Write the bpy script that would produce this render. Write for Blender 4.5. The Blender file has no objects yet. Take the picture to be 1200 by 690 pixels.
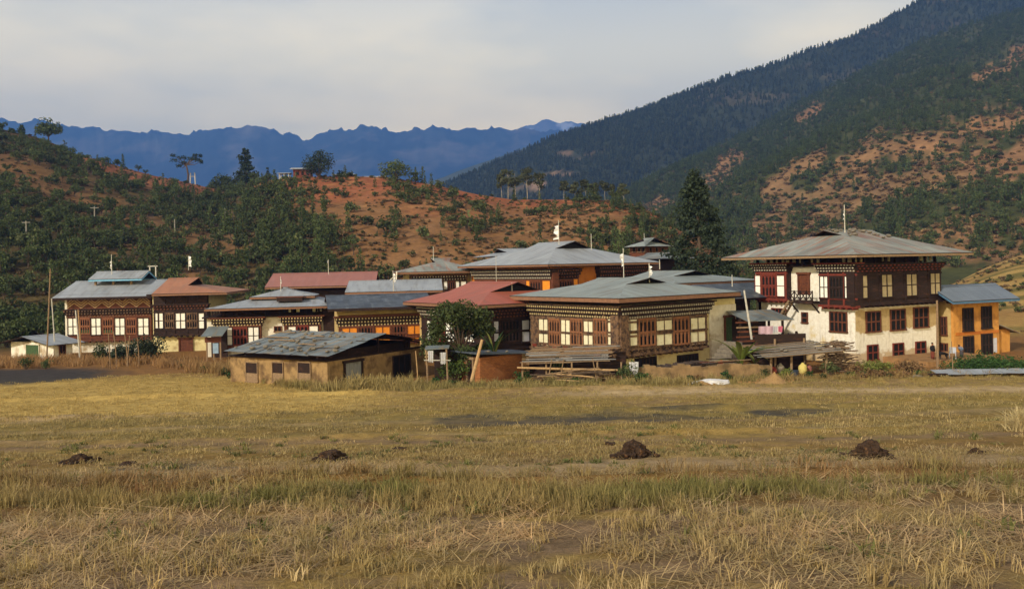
import bpy, bmesh, math, random
import numpy as np
from mathutils import Vector, Matrix, noise as mn, Euler
R = math.radians
scene = bpy.context.scene
COL = scene.collection

# ------------------------------------------------------------------ camera
F, HX, HY, ROLL, CZ = 1000.0, 600.0, 312.0, 0.021, 7.5     # focal length in photo pixels, principal point, roll, eye height
cam_d = bpy.data.cameras.new('camera')
cam = bpy.data.objects.new('camera', cam_d)
COL.objects.link(cam)
cam_d.sensor_width = 36.0
cam_d.lens = 36.0 * F / 1200.0
cam_d.shift_y = (HY - 345.0) / 1200.0
cam_d.clip_start = 0.1
cam_d.clip_end = 30000.0
cam.location = (0, 0, CZ)
cam.rotation_euler = (Matrix.Rotation(R(90), 3, 'X') @ Matrix.Rotation(-ROLL, 3, 'Z')).to_euler()
scene.camera = cam

# ------------------------------------------------------------------ light
SUN_TO = Vector((-0.56, -0.68, 0.50)).normalized()            # direction towards the sun
SUN_EL = math.asin(SUN_TO.z)
SUN_AZ = math.atan2(SUN_TO.x, SUN_TO.y)
SKY_RAMP = [(0.0, (30.0, 23.4, 10.2)), (0.13, (29.0, 22.4, 9.6)), (0.21, (19.5, 16.0, 8.6)), (0.32, (11.8, 10.8, 7.8)), (0.55, (5.4, 5.4, 5.2)), (1.0, (4.4, 4.7, 5.2))]
world = bpy.data.worlds.new('World')
scene.world = world
world.use_nodes = True
nt = world.node_tree
for n in list(nt.nodes):
    nt.nodes.remove(n)
N, L = nt.nodes.new, nt.links.new
w_out = N('ShaderNodeOutputWorld'); w_bg = N('ShaderNodeBackground'); w_bg.inputs['Strength'].default_value = 0.1
w_sky = N('ShaderNodeTexSky'); w_sky.sky_type = 'NISHITA'; w_sky.sun_disc = False
w_sky.sun_elevation = SUN_EL; w_sky.sun_rotation = SUN_AZ % (2 * math.pi); w_sky.altitude = 1300
w_co = N('ShaderNodeTexCoord'); w_map = N('ShaderNodeMapping'); w_map.inputs['Scale'].default_value = (1.0, 1.0, 3.2)
w_n1 = N('ShaderNodeTexNoise'); w_n1.inputs['Scale'].default_value = 3.0; w_n1.inputs['Detail'].default_value = 6; w_n1.inputs['Roughness'].default_value = 0.52
w_n2 = N('ShaderNodeTexNoise'); w_n2.inputs['Scale'].default_value = 1.2; w_n2.inputs['Detail'].default_value = 3
w_r1 = N('ShaderNodeValToRGB')
w_r1.color_ramp.elements[0].position = 0.40; w_r1.color_ramp.elements[0].color = (0.83, 0.87, 0.94, 1)
w_r1.color_ramp.elements[1].position = 0.60; w_r1.color_ramp.elements[1].color = (1.10, 1.08, 1.04, 1)
w_r2 = N('ShaderNodeMapRange'); w_r2.inputs[1].default_value = 0.3; w_r2.inputs[2].default_value = 0.7; w_r2.inputs[3].default_value = 0.84; w_r2.inputs[4].default_value = 0.98
w_mix = N('ShaderNodeMix'); w_mix.data_type = 'RGBA'
w_sep = N('ShaderNodeSeparateXYZ'); L(w_co.outputs['Generated'], w_sep.inputs[0])
w_el = N('ShaderNodeValToRGB')                                  # cloud layer: bright and warm low down, thinner and greyer higher up
w_el.color_ramp.interpolation = 'EASE'
for p_, c_ in SKY_RAMP:
    e_ = w_el.color_ramp.elements.new(p_); e_.color = c_ + (1,)
w_el.color_ramp.elements.remove(w_el.color_ramp.elements[0]); w_el.color_ramp.elements.remove(w_el.color_ramp.elements[-1])
L(w_sep.outputs[2], w_el.inputs[0])
w_mul = N('ShaderNodeMix'); w_mul.data_type = 'RGBA'; w_mul.blend_type = 'MULTIPLY'; w_mul.inputs[0].default_value = 1.0
L(w_co.outputs['Generated'], w_map.inputs[0]); L(w_map.outputs[0], w_n1.inputs[0]); L(w_map.outputs[0], w_n2.inputs[0])
L(w_n1.outputs[0], w_r1.inputs[0]); L(w_n2.outputs[0], w_r2.inputs[0])
L(w_r2.outputs[0], w_mix.inputs[0]); L(w_sky.outputs[0], w_mix.inputs[6]); L(w_r1.outputs[0], w_mul.inputs[6]); L(w_el.outputs[0], w_mul.inputs[7]); L(w_mul.outputs[2], w_mix.inputs[7])
L(w_mix.outputs[2], w_bg.inputs[0]); L(w_bg.outputs[0], w_out.inputs[0])

sun_d = bpy.data.lights.new('sun', 'SUN'); sun_d.energy = 3.0; sun_d.angle = R(3.0); sun_d.color = (1.0, 0.92, 0.79)
sun = bpy.data.objects.new('sun', sun_d); COL.objects.link(sun)
sun.rotation_euler = SUN_TO.to_track_quat('Z', 'Y').to_euler()
vs = scene.view_settings
vs.view_transform = 'Standard'; vs.look = 'None'; vs.exposure = 0.42; vs.gamma = 1.0; vs.use_curve_mapping = False
scene.cycles.max_bounces = 5; scene.cycles.diffuse_bounces = 3; scene.cycles.volume_bounces = 0
scene.cycles.transparent_max_bounces = 6
scene.cycles.use_denoising = True

# ------------------------------------------------------------------ pixel <-> world helpers (photo pixels, 1200 x 690)
CR, SR = math.cos(ROLL), math.sin(ROLL)
def kt(px, py):
    """photo pixel -> level (x/y, drop/y)"""
    dx, dy = px - HX, py - HY
    return (dx * CR - dy * SR) / F, (dx * SR + dy * CR) / F
def W(px, py, Y):
    k, t = kt(px, py)
    return Vector((k * Y, Y, CZ - t * Y))

# ------------------------------------------------------------------ object helpers
def tag(o, label=None, cat=None, group=None, kind=None):
    if label: o['label'] = label
    if cat: o['category'] = cat
    if group: o['group'] = group
    if kind: o['kind'] = kind
    return o
def empty(name, loc, rz=0.0, label=None, cat=None, group=None):
    o = bpy.data.objects.new(name, None); COL.objects.link(o)
    o.location = loc; o.rotation_euler = (0, 0, rz); o.empty_display_size = 0.3
    return tag(o, label, cat, group)
def copy_tree(o, parent=None, loc=None, rz=None, scale=None, label=None):
    c = o.copy(); COL.objects.link(c)
    if parent is not None: c.parent = parent
    if loc is not None: c.location = loc
    if rz is not None: c.rotation_euler = (0, 0, rz)
    if scale is not None: c.scale = scale if hasattr(scale, '__len__') else (scale,) * 3
    if label: c['label'] = label
    for ch in list(o.children):
        copy_tree(ch, c)
    return c

class MB:
    def __init__(s): s.v, s.f, s.m, s.uv = [], [], [], []
    def add(s, vs, fs, m=0, uvs=None):
        b = len(s.v); s.v.extend([tuple(p) for p in vs])
        for i, f in enumerate(fs):
            s.f.append([b + j for j in f]); s.m.append(m)
            s.uv.append(uvs[i] if uvs else None)
    def box(s, x0, x1, y0, y1, z0, z1, m=0):
        if x0 > x1: x0, x1 = x1, x0
        if y0 > y1: y0, y1 = y1, y0
        if z0 > z1: z0, z1 = z1, z0
        s.add([(x0,y0,z0),(x1,y0,z0),(x1,y1,z0),(x0,y1,z0),(x0,y0,z1),(x1,y0,z1),(x1,y1,z1),(x0,y1,z1)],
              [(3,2,1,0),(4,5,6,7),(0,1,5,4),(1,2,6,5),(2,3,7,6),(3,0,4,7)], m)
    def bar(s, p, q, w, h=None, m=0, up=(0, 0, 1)):
        p, q = Vector(p), Vector(q); h = h or w
        d = (q - p)
        if d.length < 1e-6: return
        d.normalize(); u = Vector(up)
        if abs(d.dot(u)) > 0.98: u = Vector((1, 0, 0))
        a = d.cross(u).normalized() * (w / 2); b = a.cross(d).normalized() * (h / 2)
        vs = [p - a - b, p + a - b, p + a + b, p - a + b, q - a - b, q + a - b, q + a + b, q - a + b]
        s.add(vs, [(0,1,2,3),(7,6,5,4),(0,4,5,1),(1,5,6,2),(2,6,7,3),(3,7,4,0)], m)
    def tube(s, pts, rad, n=7, m=0, cap=True):
        pts = [Vector(p) for p in pts]
        if not hasattr(rad, '__len__'): rad = [rad] * len(pts)
        b = len(s.v)
        for i, p in enumerate(pts):
            d = (pts[min(i + 1, len(pts) - 1)] - pts[max(i - 1, 0)])
            d = d.normalized() if d.length > 1e-9 else Vector((0, 0, 1))
            u = Vector((0, 0, 1)) if abs(d.z) < 0.9 else Vector((1, 0, 0))
            a = d.cross(u).normalized(); c = d.cross(a).normalized()
            for k in range(n):
                t = 2 * math.pi * k / n
                s.v.append(tuple(p + (a * math.cos(t) + c * math.sin(t)) * rad[i]))
        for i in range(len(pts) - 1):
            for k in range(n):
                k2 = (k + 1) % n
                s.f.append([b + i*n + k, b + i*n + k2, b + (i+1)*n + k2, b + (i+1)*n + k]); s.m.append(m); s.uv.append(None)
        if cap:
            s.f.append([b + k for k in range(n)][::-1]); s.m.append(m); s.uv.append(None)
            s.f.append([b + (len(pts)-1)*n + k for k in range(n)]); s.m.append(m); s.uv.append(None)
    def slab(s, poly, th, m=0, eave=None, mside=None):
        """thick sheet: poly on top (3-D, planar), thickness straight down; uv: u along the eave direction, v up the slope, metres"""
        P = [Vector(p) for p in poly]; n = len(P)
        nrm = Vector((0, 0, 0))
        for i in range(n):
            nrm += P[i].cross(P[(i + 1) % n])
        if nrm.z < 0:
            P.reverse(); nrm = -nrm
        nrm.normalize()
        e = Vector(eave).normalized() if eave is not None else (P[1] - P[0]).normalized()
        g = nrm.cross(e).normalized()
        uvs = [[(p.dot(e), p.dot(g)) for p in P]]
        s.add(P, [list(range(n))], m, uvs)
        Q = [p - Vector((0, 0, th)) for p in P]
        b = mside if mside is not None else m
        s.add(Q, [list(range(n))[::-1]], b, [[(p.dot(e), p.dot(g)) for p in reversed(Q)]])
        for i in range(n):
            j = (i + 1) % n
            s.add([P[i], Q[i], Q[j], P[j]], [(0, 1, 2, 3)], b, [[(0, 0), (0, th), (1, th), (1, 0)]])
    def build(s, name, mats, parent=None, smooth=False, loc=None, link=True):
        me = bpy.data.meshes.new(name)
        me.from_pydata(s.v, [], s.f)
        for mt in (mats if isinstance(mats, (list, tuple)) else [mats]):
            me.materials.append(mt)
        me.polygons.foreach_set('material_index', s.m)
        if any(u is not None for u in s.uv):
            lay = me.uv_layers.new(name='UVMap')
            flat = []
            for f, u in zip(s.f, s.uv):
                for i in range(len(f)):
                    flat.extend(u[i] if u else (0.0, 0.0))
            lay.data.foreach_set('uv', flat)
        if smooth: me.polygons.foreach_set('use_smooth', [True] * len(me.polygons))
        me.update()
        o = bpy.data.objects.new(name, me)
        if link: COL.objects.link(o)
        if parent is not None: o.parent = parent
        if loc is not None: o.location = loc
        return o

# ------------------------------------------------------------------ materials
def _nodes(name):
    m = bpy.data.materials.new(name); m.use_nodes = True
    t = m.node_tree
    b = t.nodes['Principled BSDF']
    b.inputs['Specular IOR Level'].default_value = 0.25
    return m, t, b
def _mix(t, f, a, b, blend='MIX'):
    x = t.nodes.new('ShaderNodeMix'); x.data_type = 'RGBA'; x.blend_type = blend
    for sock, v in ((0, f), (6, a), (7, b)):
        if isinstance(v, (int, float)): x.inputs[sock].default_value = v
        elif isinstance(v, tuple): x.inputs[sock].default_value = v if len(v) == 4 else v + (1,)
        else: t.links.new(v, x.inputs[sock])
    return x.outputs[2]
def _noise(t, vec, scale, detail=4, rough=0.55, lo=None, hi=None):
    n = t.nodes.new('ShaderNodeTexNoise'); n.inputs['Scale'].default_value = scale; n.inputs['Detail'].default_value = detail; n.inputs['Roughness'].default_value = rough
    if vec is not None: t.links.new(vec, n.inputs['Vector'])
    o = n.outputs[0]
    return _rng(t, o, lo, hi) if lo is not None else o
def _rng(t, o, lo, hi, a=0.0, b=1.0):
    r = t.nodes.new('ShaderNodeMapRange'); r.inputs[1].default_value = lo; r.inputs[2].default_value = hi
    r.inputs[3].default_value = a; r.inputs[4].default_value = b
    t.links.new(o, r.inputs[0]); return r.outputs[0]
def _math(t, op, a, b=None):
    n = t.nodes.new('ShaderNodeMath'); n.operation = op
    for i, v in enumerate((a, b)):
        if v is None: continue
        if isinstance(v, (int, float)): n.inputs[i].default_value = v
        else: t.links.new(v, n.inputs[i])
    return n.outputs[0]
def _map(t, vec, scale):
    m = t.nodes.new('ShaderNodeMapping'); m.inputs['Scale'].default_value = scale
    t.links.new(vec, m.inputs[0]); return m.outputs[0]
def _bump(t, b, h, strength, dist=0.02):
    n = t.nodes.new('ShaderNodeBump'); n.inputs['Strength'].default_value = strength; n.inputs['Distance'].default_value = dist
    t.links.new(h, n.inputs['Height']); t.links.new(n.outputs[0], b.inputs['Normal'])
def _coord(t, what='Object'):
    return t.nodes.new('ShaderNodeTexCoord').outputs[what]
def M(name, c1, c2=None, scale=6.0, rough=0.8, c3=None, s3=1.3, amt3=(0.55, 0.7), bump=0.0, stretch=(1, 1, 1), island=0.0, spec=0.2):
    """plain weathered surface: two tones by fine noise, optional third tone in larger patches"""
    m, t, b = _nodes(name)
    b.inputs['Roughness'].default_value = rough; b.inputs['Specular IOR Level'].default_value = spec
    co = _coord(t)
    if stretch != (1, 1, 1): co = _map(t, co, stretch)
    n1 = _noise(t, co, scale, 5, 0.6)
    col = _mix(t, _rng(t, n1, 0.3, 0.7), c1, c2 or tuple(x * 0.75 for x in c1))
    if c3: col = _mix(t, _noise(t, co, s3, 5, 0.6, *amt3), col, c3)
    if island:
        g = t.nodes.new('ShaderNodeNewGeometry')
        hv = t.nodes.new('ShaderNodeHueSaturation'); t.links.new(col, hv.inputs['Color'])
        t.links.new(_rng(t, g.outputs['Random Per Island'], 0, 1, 1 - island, 1 + island), hv.inputs['Value']); col = hv.outputs[0]
    t.links.new(col, b.inputs['Base Color'])
    if bump: _bump(t, b, n1, bump)
    return m
def M_roof(name, c1, c2, stain, sheet=0.82, rough=0.5, pitch=0.0762, stain_amt=(0.52, 0.72), vary=0.12, metallic=0.0, lap=2.4):
    """corrugated sheets: uv in metres (u along the eave, v up the slope)"""
    m, t, b = _nodes(name)
    b.inputs['Roughness'].default_value = rough; b.inputs['Metallic'].default_value = metallic
    uv = t.nodes.new('ShaderNodeUVMap').outputs[0]
    sp = t.nodes.new('ShaderNodeSeparateXYZ'); t.links.new(uv, sp.inputs[0])
    fu = _math(t, 'FLOOR', _math(t, 'DIVIDE', sp.outputs[0], sheet)); fv = _math(t, 'FLOOR', _math(t, 'DIVIDE', sp.outputs[1], lap))
    cb = t.nodes.new('ShaderNodeCombineXYZ'); t.links.new(fu, cb.inputs[0]); t.links.new(fv, cb.inputs[1])
    wn = t.nodes.new('ShaderNodeTexWhiteNoise'); wn.noise_dimensions = '3D'; t.links.new(cb.outputs[0], wn.inputs['Vector'])
    col = _mix(t, _noise(t, _map(t, uv, (1.5, 0.35, 1)), 1.2, 5, 0.6, 0.3, 0.7), c1, c2)
    col = _mix(t, _noise(t, _map(t, uv, (2.2, 0.3, 1)), 0.9, 6, 0.65, *stain_amt), col, stain)
    hv = t.nodes.new('ShaderNodeHueSaturation'); t.links.new(col, hv.inputs['Color'])
    t.links.new(_rng(t, wn.outputs['Value'], 0, 1, 1 - vary, 1 + vary), hv.inputs['Value'])
    col = hv.outputs[0]
    fr = _math(t, 'FRACT', _math(t, 'DIVIDE', sp.outputs[1], lap))
    col = _mix(t, _rng(t, fr, 0.02, 0.0, 0.0, 0.45), col, (0.05, 0.045, 0.04))
    t.links.new(col, b.inputs['Base Color'])
    wv = _math(t, 'SINE', _math(t, 'MULTIPLY', sp.outputs[0], 2 * math.pi / pitch))
    _bump(t, b, wv, 0.35, 0.01)
    return m
def M_leaf(name, c1, c2, vary=0.35, transl=0.25, obj_var=0.25, inst=None):
    m, t, b = _nodes(name)
    b.inputs['Roughness'].default_value = 0.65; b.inputs['Specular IOR Level'].default_value = 0.15
    g = t.nodes.new('ShaderNodeNewGeometry'); oi = t.nodes.new('ShaderNodeObjectInfo')
    col = _mix(t, g.outputs['Random Per Island'], c1, c2)
    if inst:
        at = t.nodes.new('ShaderNodeAttribute'); at.attribute_type = 'INSTANCER'; at.attribute_name = inst
        col = _mix(t, 1.0, col, at.outputs['Color'], 'MULTIPLY')
    hv = t.nodes.new('ShaderNodeHueSaturation'); t.links.new(col, hv.inputs['Color'])
    wn = t.nodes.new('ShaderNodeTexWhiteNoise'); wn.noise_dimensions = '1D'; t.links.new(g.outputs['Random Per Island'], wn.inputs['W'])
    v1 = _rng(t, wn.outputs['Value'], 0, 1, 1 - vary, 1 + vary); v2 = _rng(t, oi.outputs['Random'], 0, 1, 1 - obj_var, 1 + obj_var)
    t.links.new(_math(t, 'MULTIPLY', v1, v2), hv.inputs['Value'])
    t.links.new(hv.outputs[0], b.inputs['Base Color'])
    if transl:
        tr = t.nodes.new('ShaderNodeBsdfTranslucent'); t.links.new(hv.outputs[0], tr.inputs[0])
        mx = t.nodes.new('ShaderNodeMixShader'); mx.inputs[0].default_value = transl
        out = t.nodes['Material Output']
        t.links.new(b.outputs[0], mx.inputs[1]); t.links.new(tr.outputs[0], mx.inputs[2]); t.links.new(mx.outputs[0], out.inputs[0])
    return m
def M_attr(name, attr='tint', rough=0.95, scale=3.0, vary=0.25, bump=0.5, s2=25.0):
    """ground cover whose kind of soil or straw is stored per vertex, broken up by noise"""
    m, t, b = _nodes(name)
    b.inputs['Roughness'].default_value = rough; b.inputs['Specular IOR Level'].default_value = 0.08
    at = t.nodes.new('ShaderNodeAttribute'); at.attribute_name = attr
    co = _coord(t)
    n1 = _noise(t, co, scale, 8, 0.65); n2 = _noise(t, co, s2, 5, 0.7)
    hv = t.nodes.new('ShaderNodeHueSaturation'); t.links.new(at.outputs['Color'], hv.inputs['Color'])
    v = _math(t, 'MULTIPLY', _rng(t, n1, 0.3, 0.7, 1 - vary, 1 + vary), _rng(t, n2, 0.3, 0.7, 1 - vary, 1 + vary))
    t.links.new(v, hv.inputs['Value']); t.links.new(hv.outputs[0], b.inputs['Base Color'])
    if bump: _bump(t, b, n2, bump, 0.08)
    return m

def rgb(r, g, b):
    f = lambda c: ((c / 255 + 0.055) / 1.055) ** 2.4 if c > 10 else c / 255 / 12.92
    return (f(r), f(g), f(b))
def jit(rng, a): return rng.uniform(-a, a)
def sstep(a, b, x):
    t = np.clip((x - a) / (b - a), 0, 1); return t * t * (3 - 2 * t)
# ------------------------------------------------------------------ numpy value noise
def _h(ix, iy, seed):
    n = (ix.astype(np.int64) * 374761393 + iy.astype(np.int64) * 668265263 + seed * 1442695041) & 0xffffffff
    n = ((n ^ (n >> 13)) * 1274126177) & 0xffffffff
    return ((n ^ (n >> 16)) & 0xffff) / 65535.0
def vn(x, y, seed=0):
    x = np.asarray(x, float); y = np.asarray(y, float)
    ix, iy = np.floor(x), np.floor(y); fx, fy = x - ix, y - iy
    fx = fx * fx * (3 - 2 * fx); fy = fy * fy * (3 - 2 * fy)
    a = _h(ix, iy, seed); b = _h(ix + 1, iy, seed); c = _h(ix, iy + 1, seed); d = _h(ix + 1, iy + 1, seed)
    return (a * (1 - fx) + b * fx) * (1 - fy) + (c * (1 - fx) + d * fx) * fy
def fbm(x, y, seed=0, oct=4, gain=0.5, lac=2.03):
    s, a, t = 0.0, 1.0, 0.0
    for i in range(oct):
        s = s + a * vn(np.asarray(x) * lac ** i, np.asarray(y) * lac ** i, seed + i * 17); t += a; a *= gain
    return s / t
def ridged(x, y, seed=0, oct=5):
    s, a, t = 0.0, 1.0, 0.0
    for i in range(oct):
        n = 1 - np.abs(2 * vn(np.asarray(x) * 2.0 ** i, np.asarray(y) * 2.0 ** i, seed + i * 13) - 1)
        s = s + a * n * n; t += a; a *= 0.5
    return s / t

def grid_mesh(name, X, Y, Z, mat, col=None, smooth=True):
    nr, nc = X.shape
    me = bpy.data.meshes.new(name)
    co = np.stack([X, Y, Z], -1).reshape(-1, 3).astype(np.float32)
    idx = np.arange(nr * nc).reshape(nr, nc)
    q = np.stack([idx[:-1, :-1], idx[:-1, 1:], idx[1:, 1:], idx[1:, :-1]], -1).reshape(-1, 4)
    me.vertices.add(len(co)); me.vertices.foreach_set('co', co.ravel())
    me.loops.add(q.size); me.loops.foreach_set('vertex_index', q.ravel().astype(np.int32))
    me.polygons.add(len(q)); me.polygons.foreach_set('loop_start', (np.arange(len(q)) * 4).astype(np.int32))
    me.polygons.foreach_set('loop_total', np.full(len(q), 4, np.int32))
    me.polygons.foreach_set('use_smooth', np.full(len(q), smooth))
    me.update(calc_edges=True); me.validate()
    if col is not None:
        a = me.attributes.new('tint', 'FLOAT_COLOR', 'POINT')
        c4 = np.concatenate([col.reshape(-1, 3), np.ones((nr * nc, 1))], 1).astype(np.float32)
        a.data.foreach_set('color', c4.ravel())
    me.materials.append(mat)
    o = bpy.data.objects.new(name, me); COL.objects.link(o)
    return o

# ------------------------------------------------------------------ the field and the village ground
GY = [-60, 0, 8, 12, 16.6, 17.6, 21, 25, 29.5, 30.3, 32, 37.4, 38.3, 43, 47, 48, 52, 57, 64, 75, 90, 140, 400]
GZ = [5.0, 4.75, 4.30, 3.92, 3.42, 3.06, 2.55, 2.05, 1.72, 1.52, 1.45, 1.20, 1.00, 0.82, 0.68, 0.48, 0.30, 0.16, 0.05, 0.0, -0.2, -0.6, -2.0]
def ground_z(X, Y):
    X = np.asarray(X, float); Y = np.asarray(Y, float)
    Yw = Y + (1.6 * (vn(X * 0.09, X * 0 + 3.3, 5) - 0.5) + 0.5 * (vn(X * 0.6, Y * 0.05, 6) - 0.5)) * sstep(9, 14, Y) * sstep(62, 50, Y)
    z = np.interp(Yw, GY, GZ)
    # little earth bunds on the terrace lips
    for yb, hgt, wd in ((16.4, 0.13, 0.35), (29.3, 0.12, 0.35), (37.2, 0.14, 0.4), (46.9, 0.16, 0.45)):
        z = z + hgt * np.exp(-((Yw - yb) / wd) ** 2) * (0.5 + vn(X * 0.35, X * 0 + yb, 9))
    z = z - 0.3 * sstep(10, 26, X) * sstep(46, 60, Y)
    # terraces climbing on the right beyond the houses
    t = sstep(72, 230, Y) * sstep(0.46, 0.62, X / np.maximum(Y, 1.0)) * 9.5
    tq = np.floor(t / 0.9) * 0.9 + 0.9 * sstep(0.72, 1.0, (t / 0.9) % 1.0)
    z = z + t
    z = z + 0.10 * (fbm(X * 0.35, Y * 0.35, 2, 3) - 0.5) + 0.05 * (fbm(X * 2.2, Y * 2.2, 3, 2) - 0.5) * sstep(70, 40, Y)
    return z
C_SOIL = np.array(rgb(126, 102, 78)); C_PALE = np.array(rgb(170, 144, 106)); C_STRAW = np.array(rgb(153, 124, 70)); C_OLIVE = np.array(rgb(132, 110, 58))
C_BROWN = np.array(rgb(118, 86, 46)); C_ASH = np.array(rgb(57, 55, 54)); C_GOLD = np.array(rgb(174, 144, 80)); C_EARTH = np.array(rgb(150, 108, 62)); C_GREEN = np.array(rgb(92, 92, 40)); C_SCRUB_G = np.array(rgb(66, 60, 34))
def photo_k(X, Y): return X / np.maximum(Y, 1e-3)
def ash_mask(X, Y):
    w = 1.2 * (fbm(X * 0.5, Y * 0.9, 21, 4) - 0.5)
    m1 = sstep(0.0, 1.0, (1 - (np.maximum(0, X + 38) / 10.0) ** 2 - ((Y - 63.6) / 6.6) ** 2) * 1.8 + w)
    m2 = sstep(0.1, 0.8, 1 - ((X - 2.2) / 7.5) ** 2 - ((Y - 34.4) / 2.1) ** 2 + 3.6 * w + 0.02)
    m3 = sstep(0.0, 0.6, 1 - ((X - 11.6) / 2.3) ** 2 - ((Y - 35.0) / 1.15) ** 2 + 1.4 * w)
    m4 = sstep(0.1, 0.8, 1 - ((X - 7.6) / 3.0) ** 2 - ((Y - 37.0) / 1.1) ** 2 + 1.6 * w - 0.1)
    return m1, np.clip(np.maximum(np.maximum(m2 * 0.8, m3), m4 * 0.7), 0, 1)
def ground_col(X, Y):
    n = fbm(X * 0.25, Y * 0.5, 31, 5)[..., None]; n2 = fbm(X * 0.9, Y * 1.6, 32, 4)[..., None]
    c = C_STRAW * (1 - n) + C_OLIVE * n
    c = np.where(n2 > 0.56, c * 0.55 + C_SOIL * 0.45, c)
    def lay(c, m, col): return c * (1 - m[..., None]) + col * m[..., None]
    c = lay(c, sstep(18, 13, Y) * 0.8 * sstep(0.25, 0.55, n2[..., 0]), C_SOIL * 0.95)
    c = lay(c, sstep(12.6, 13.5, Y) * sstep(17.2, 16.4, Y) * 0.7, C_BROWN)
    c = lay(c, np.exp(-((Y - 20.8 + 3.0 * (n[..., 0] - .5)) / 1.7) ** 4) * (0.55 + 0.5 * n2[..., 0]), (C_PALE * 0.72 + C_SOIL * 0.3))
    c = lay(c, np.exp(-((Y - 24.8) / 1.4) ** 4) * 0.55 * sstep(0.35, 0.6, n[..., 0] + 0.1), C_BROWN * 0.95)
    c = lay(c, sstep(29.8, 31, Y) * sstep(39, 37, Y) * 0.5 * n2[..., 0], C_GREEN * 1.1)
    c = lay(c, np.exp(-((Y - 27.6 + 0.9 * np.sin(X * 0.13)) / 0.6) ** 2) * 0.7, C_SOIL)
    c = lay(c, np.exp(-((Y - 33.6 + 0.7 * np.sin(X * 0.2)) / 0.5) ** 2) * 0.5, C_PALE * 0.8)
    c = lay(c, np.exp(-((Y - 22.6 + 1.2 * np.sin(X * 0.3)) / 0.8) ** 2) * sstep(-3, -8, X) * sstep(0.4, 0.6, n2[..., 0]) * 0.8, C_ASH * 1.6)
    c = lay(c, np.exp(-((Y - 30.3) / 0.7) ** 2) * 0.6, C_PALE * 0.95)
    c = lay(c, sstep(38.5, 40.5, Y) * sstep(63, 58, Y) * sstep(-4, -10, X), C_GOLD)
    c = lay(c, np.exp(-((Y - 38.2 - 0.12 * (X + 12)) / 0.8) ** 2) * sstep(-6, -9, X) * 0.8, C_PALE)
    c = lay(c, np.exp(-((Y - 44.8 + 0.16 * np.maximum(0, X - 10)) / 1.5) ** 2) * sstep(-1, 6, X) * (0.65 + 0.6 * n2[..., 0]).clip(0, 1), C_PALE * 1.12)
    c = lay(c, np.exp(-((Y - 52) / 1.7) ** 2) * sstep(17, 24, X) * 0.7, C_EARTH)
    c = lay(c, np.exp(-((Y - 32.5) / 1.2) ** 2) * sstep(-14, -8, X) * 0.35, C_BROWN)
    c = lay(c, sstep(54, 60, Y + 8 * sstep(-0.25, -0.12, photo_k(X, Y)) - 5), C_EARTH * 0.72)
    c = lay(c, sstep(80, 95, Y) * sstep(-0.2, -0.3, photo_k(X, Y)), C_SCRUB_G)
    m1, m2 = ash_mask(X, Y)
    c = lay(c, m1 * 0.94, C_ASH); c = lay(c, m2 * (0.35 + 0.9 * np.clip(n2[..., 0], 0, 0.7)), C_ASH * 1.15)
    k = photo_k(X, Y)
    rt = sstep(0.46, 0.55, k) * sstep(80, 95, Y)
    tn = fbm(X * 0.05, Y * 0.05, 41, 4)[..., None]
    c = lay(c, rt, C_GOLD * 0.85) * (1 - rt[..., None]) + rt[..., None] * (C_GOLD * tn * 1.1 + C_EARTH * (1 - tn) * 0.85)
    ln = fbm(X * 0.02 + 7, (Y + 0.3 * X) * 0.16, 47, 3)
    return lay(c, rt * sstep(0.5, 0.62, ln) * 0.75, C_GREEN * 0.75)
m_ground = M_attr('field soil', scale=1.6, vary=0.3, bump=0.6, s2=14.0)
ys = np.concatenate([np.linspace(-60, 0, 13), np.arange(0.8, 7, 0.5), np.arange(7, 20, 0.09), np.arange(20, 34, 0.16), np.arange(34, 62, 0.28), np.geomspace(62.3, 420, 130)])
ks = np.linspace(-1.05, 1.05, 520)
GX = ks[None, :] * (np.maximum(ys, 0)[:, None] + 14.0); GYY = np.repeat(ys[:, None], len(ks), 1)
ground = grid_mesh('ground', GX, GYY, ground_z(GX, GYY), m_ground, ground_col(GX, GYY))
tag(ground, 'harvested rice field of dry stubble stepping down to the village', kind='structure')
mb = MB(); mb.box(-11900, 11900, -290, 11400, -9, -8)
m_valley = M('valley floor', rgb(96, 84, 52), rgb(74, 74, 44), 0.02)
tag(mb.build('valley_floor', m_valley), 'brown and green valley floor beyond the village', kind='structure')

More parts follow.
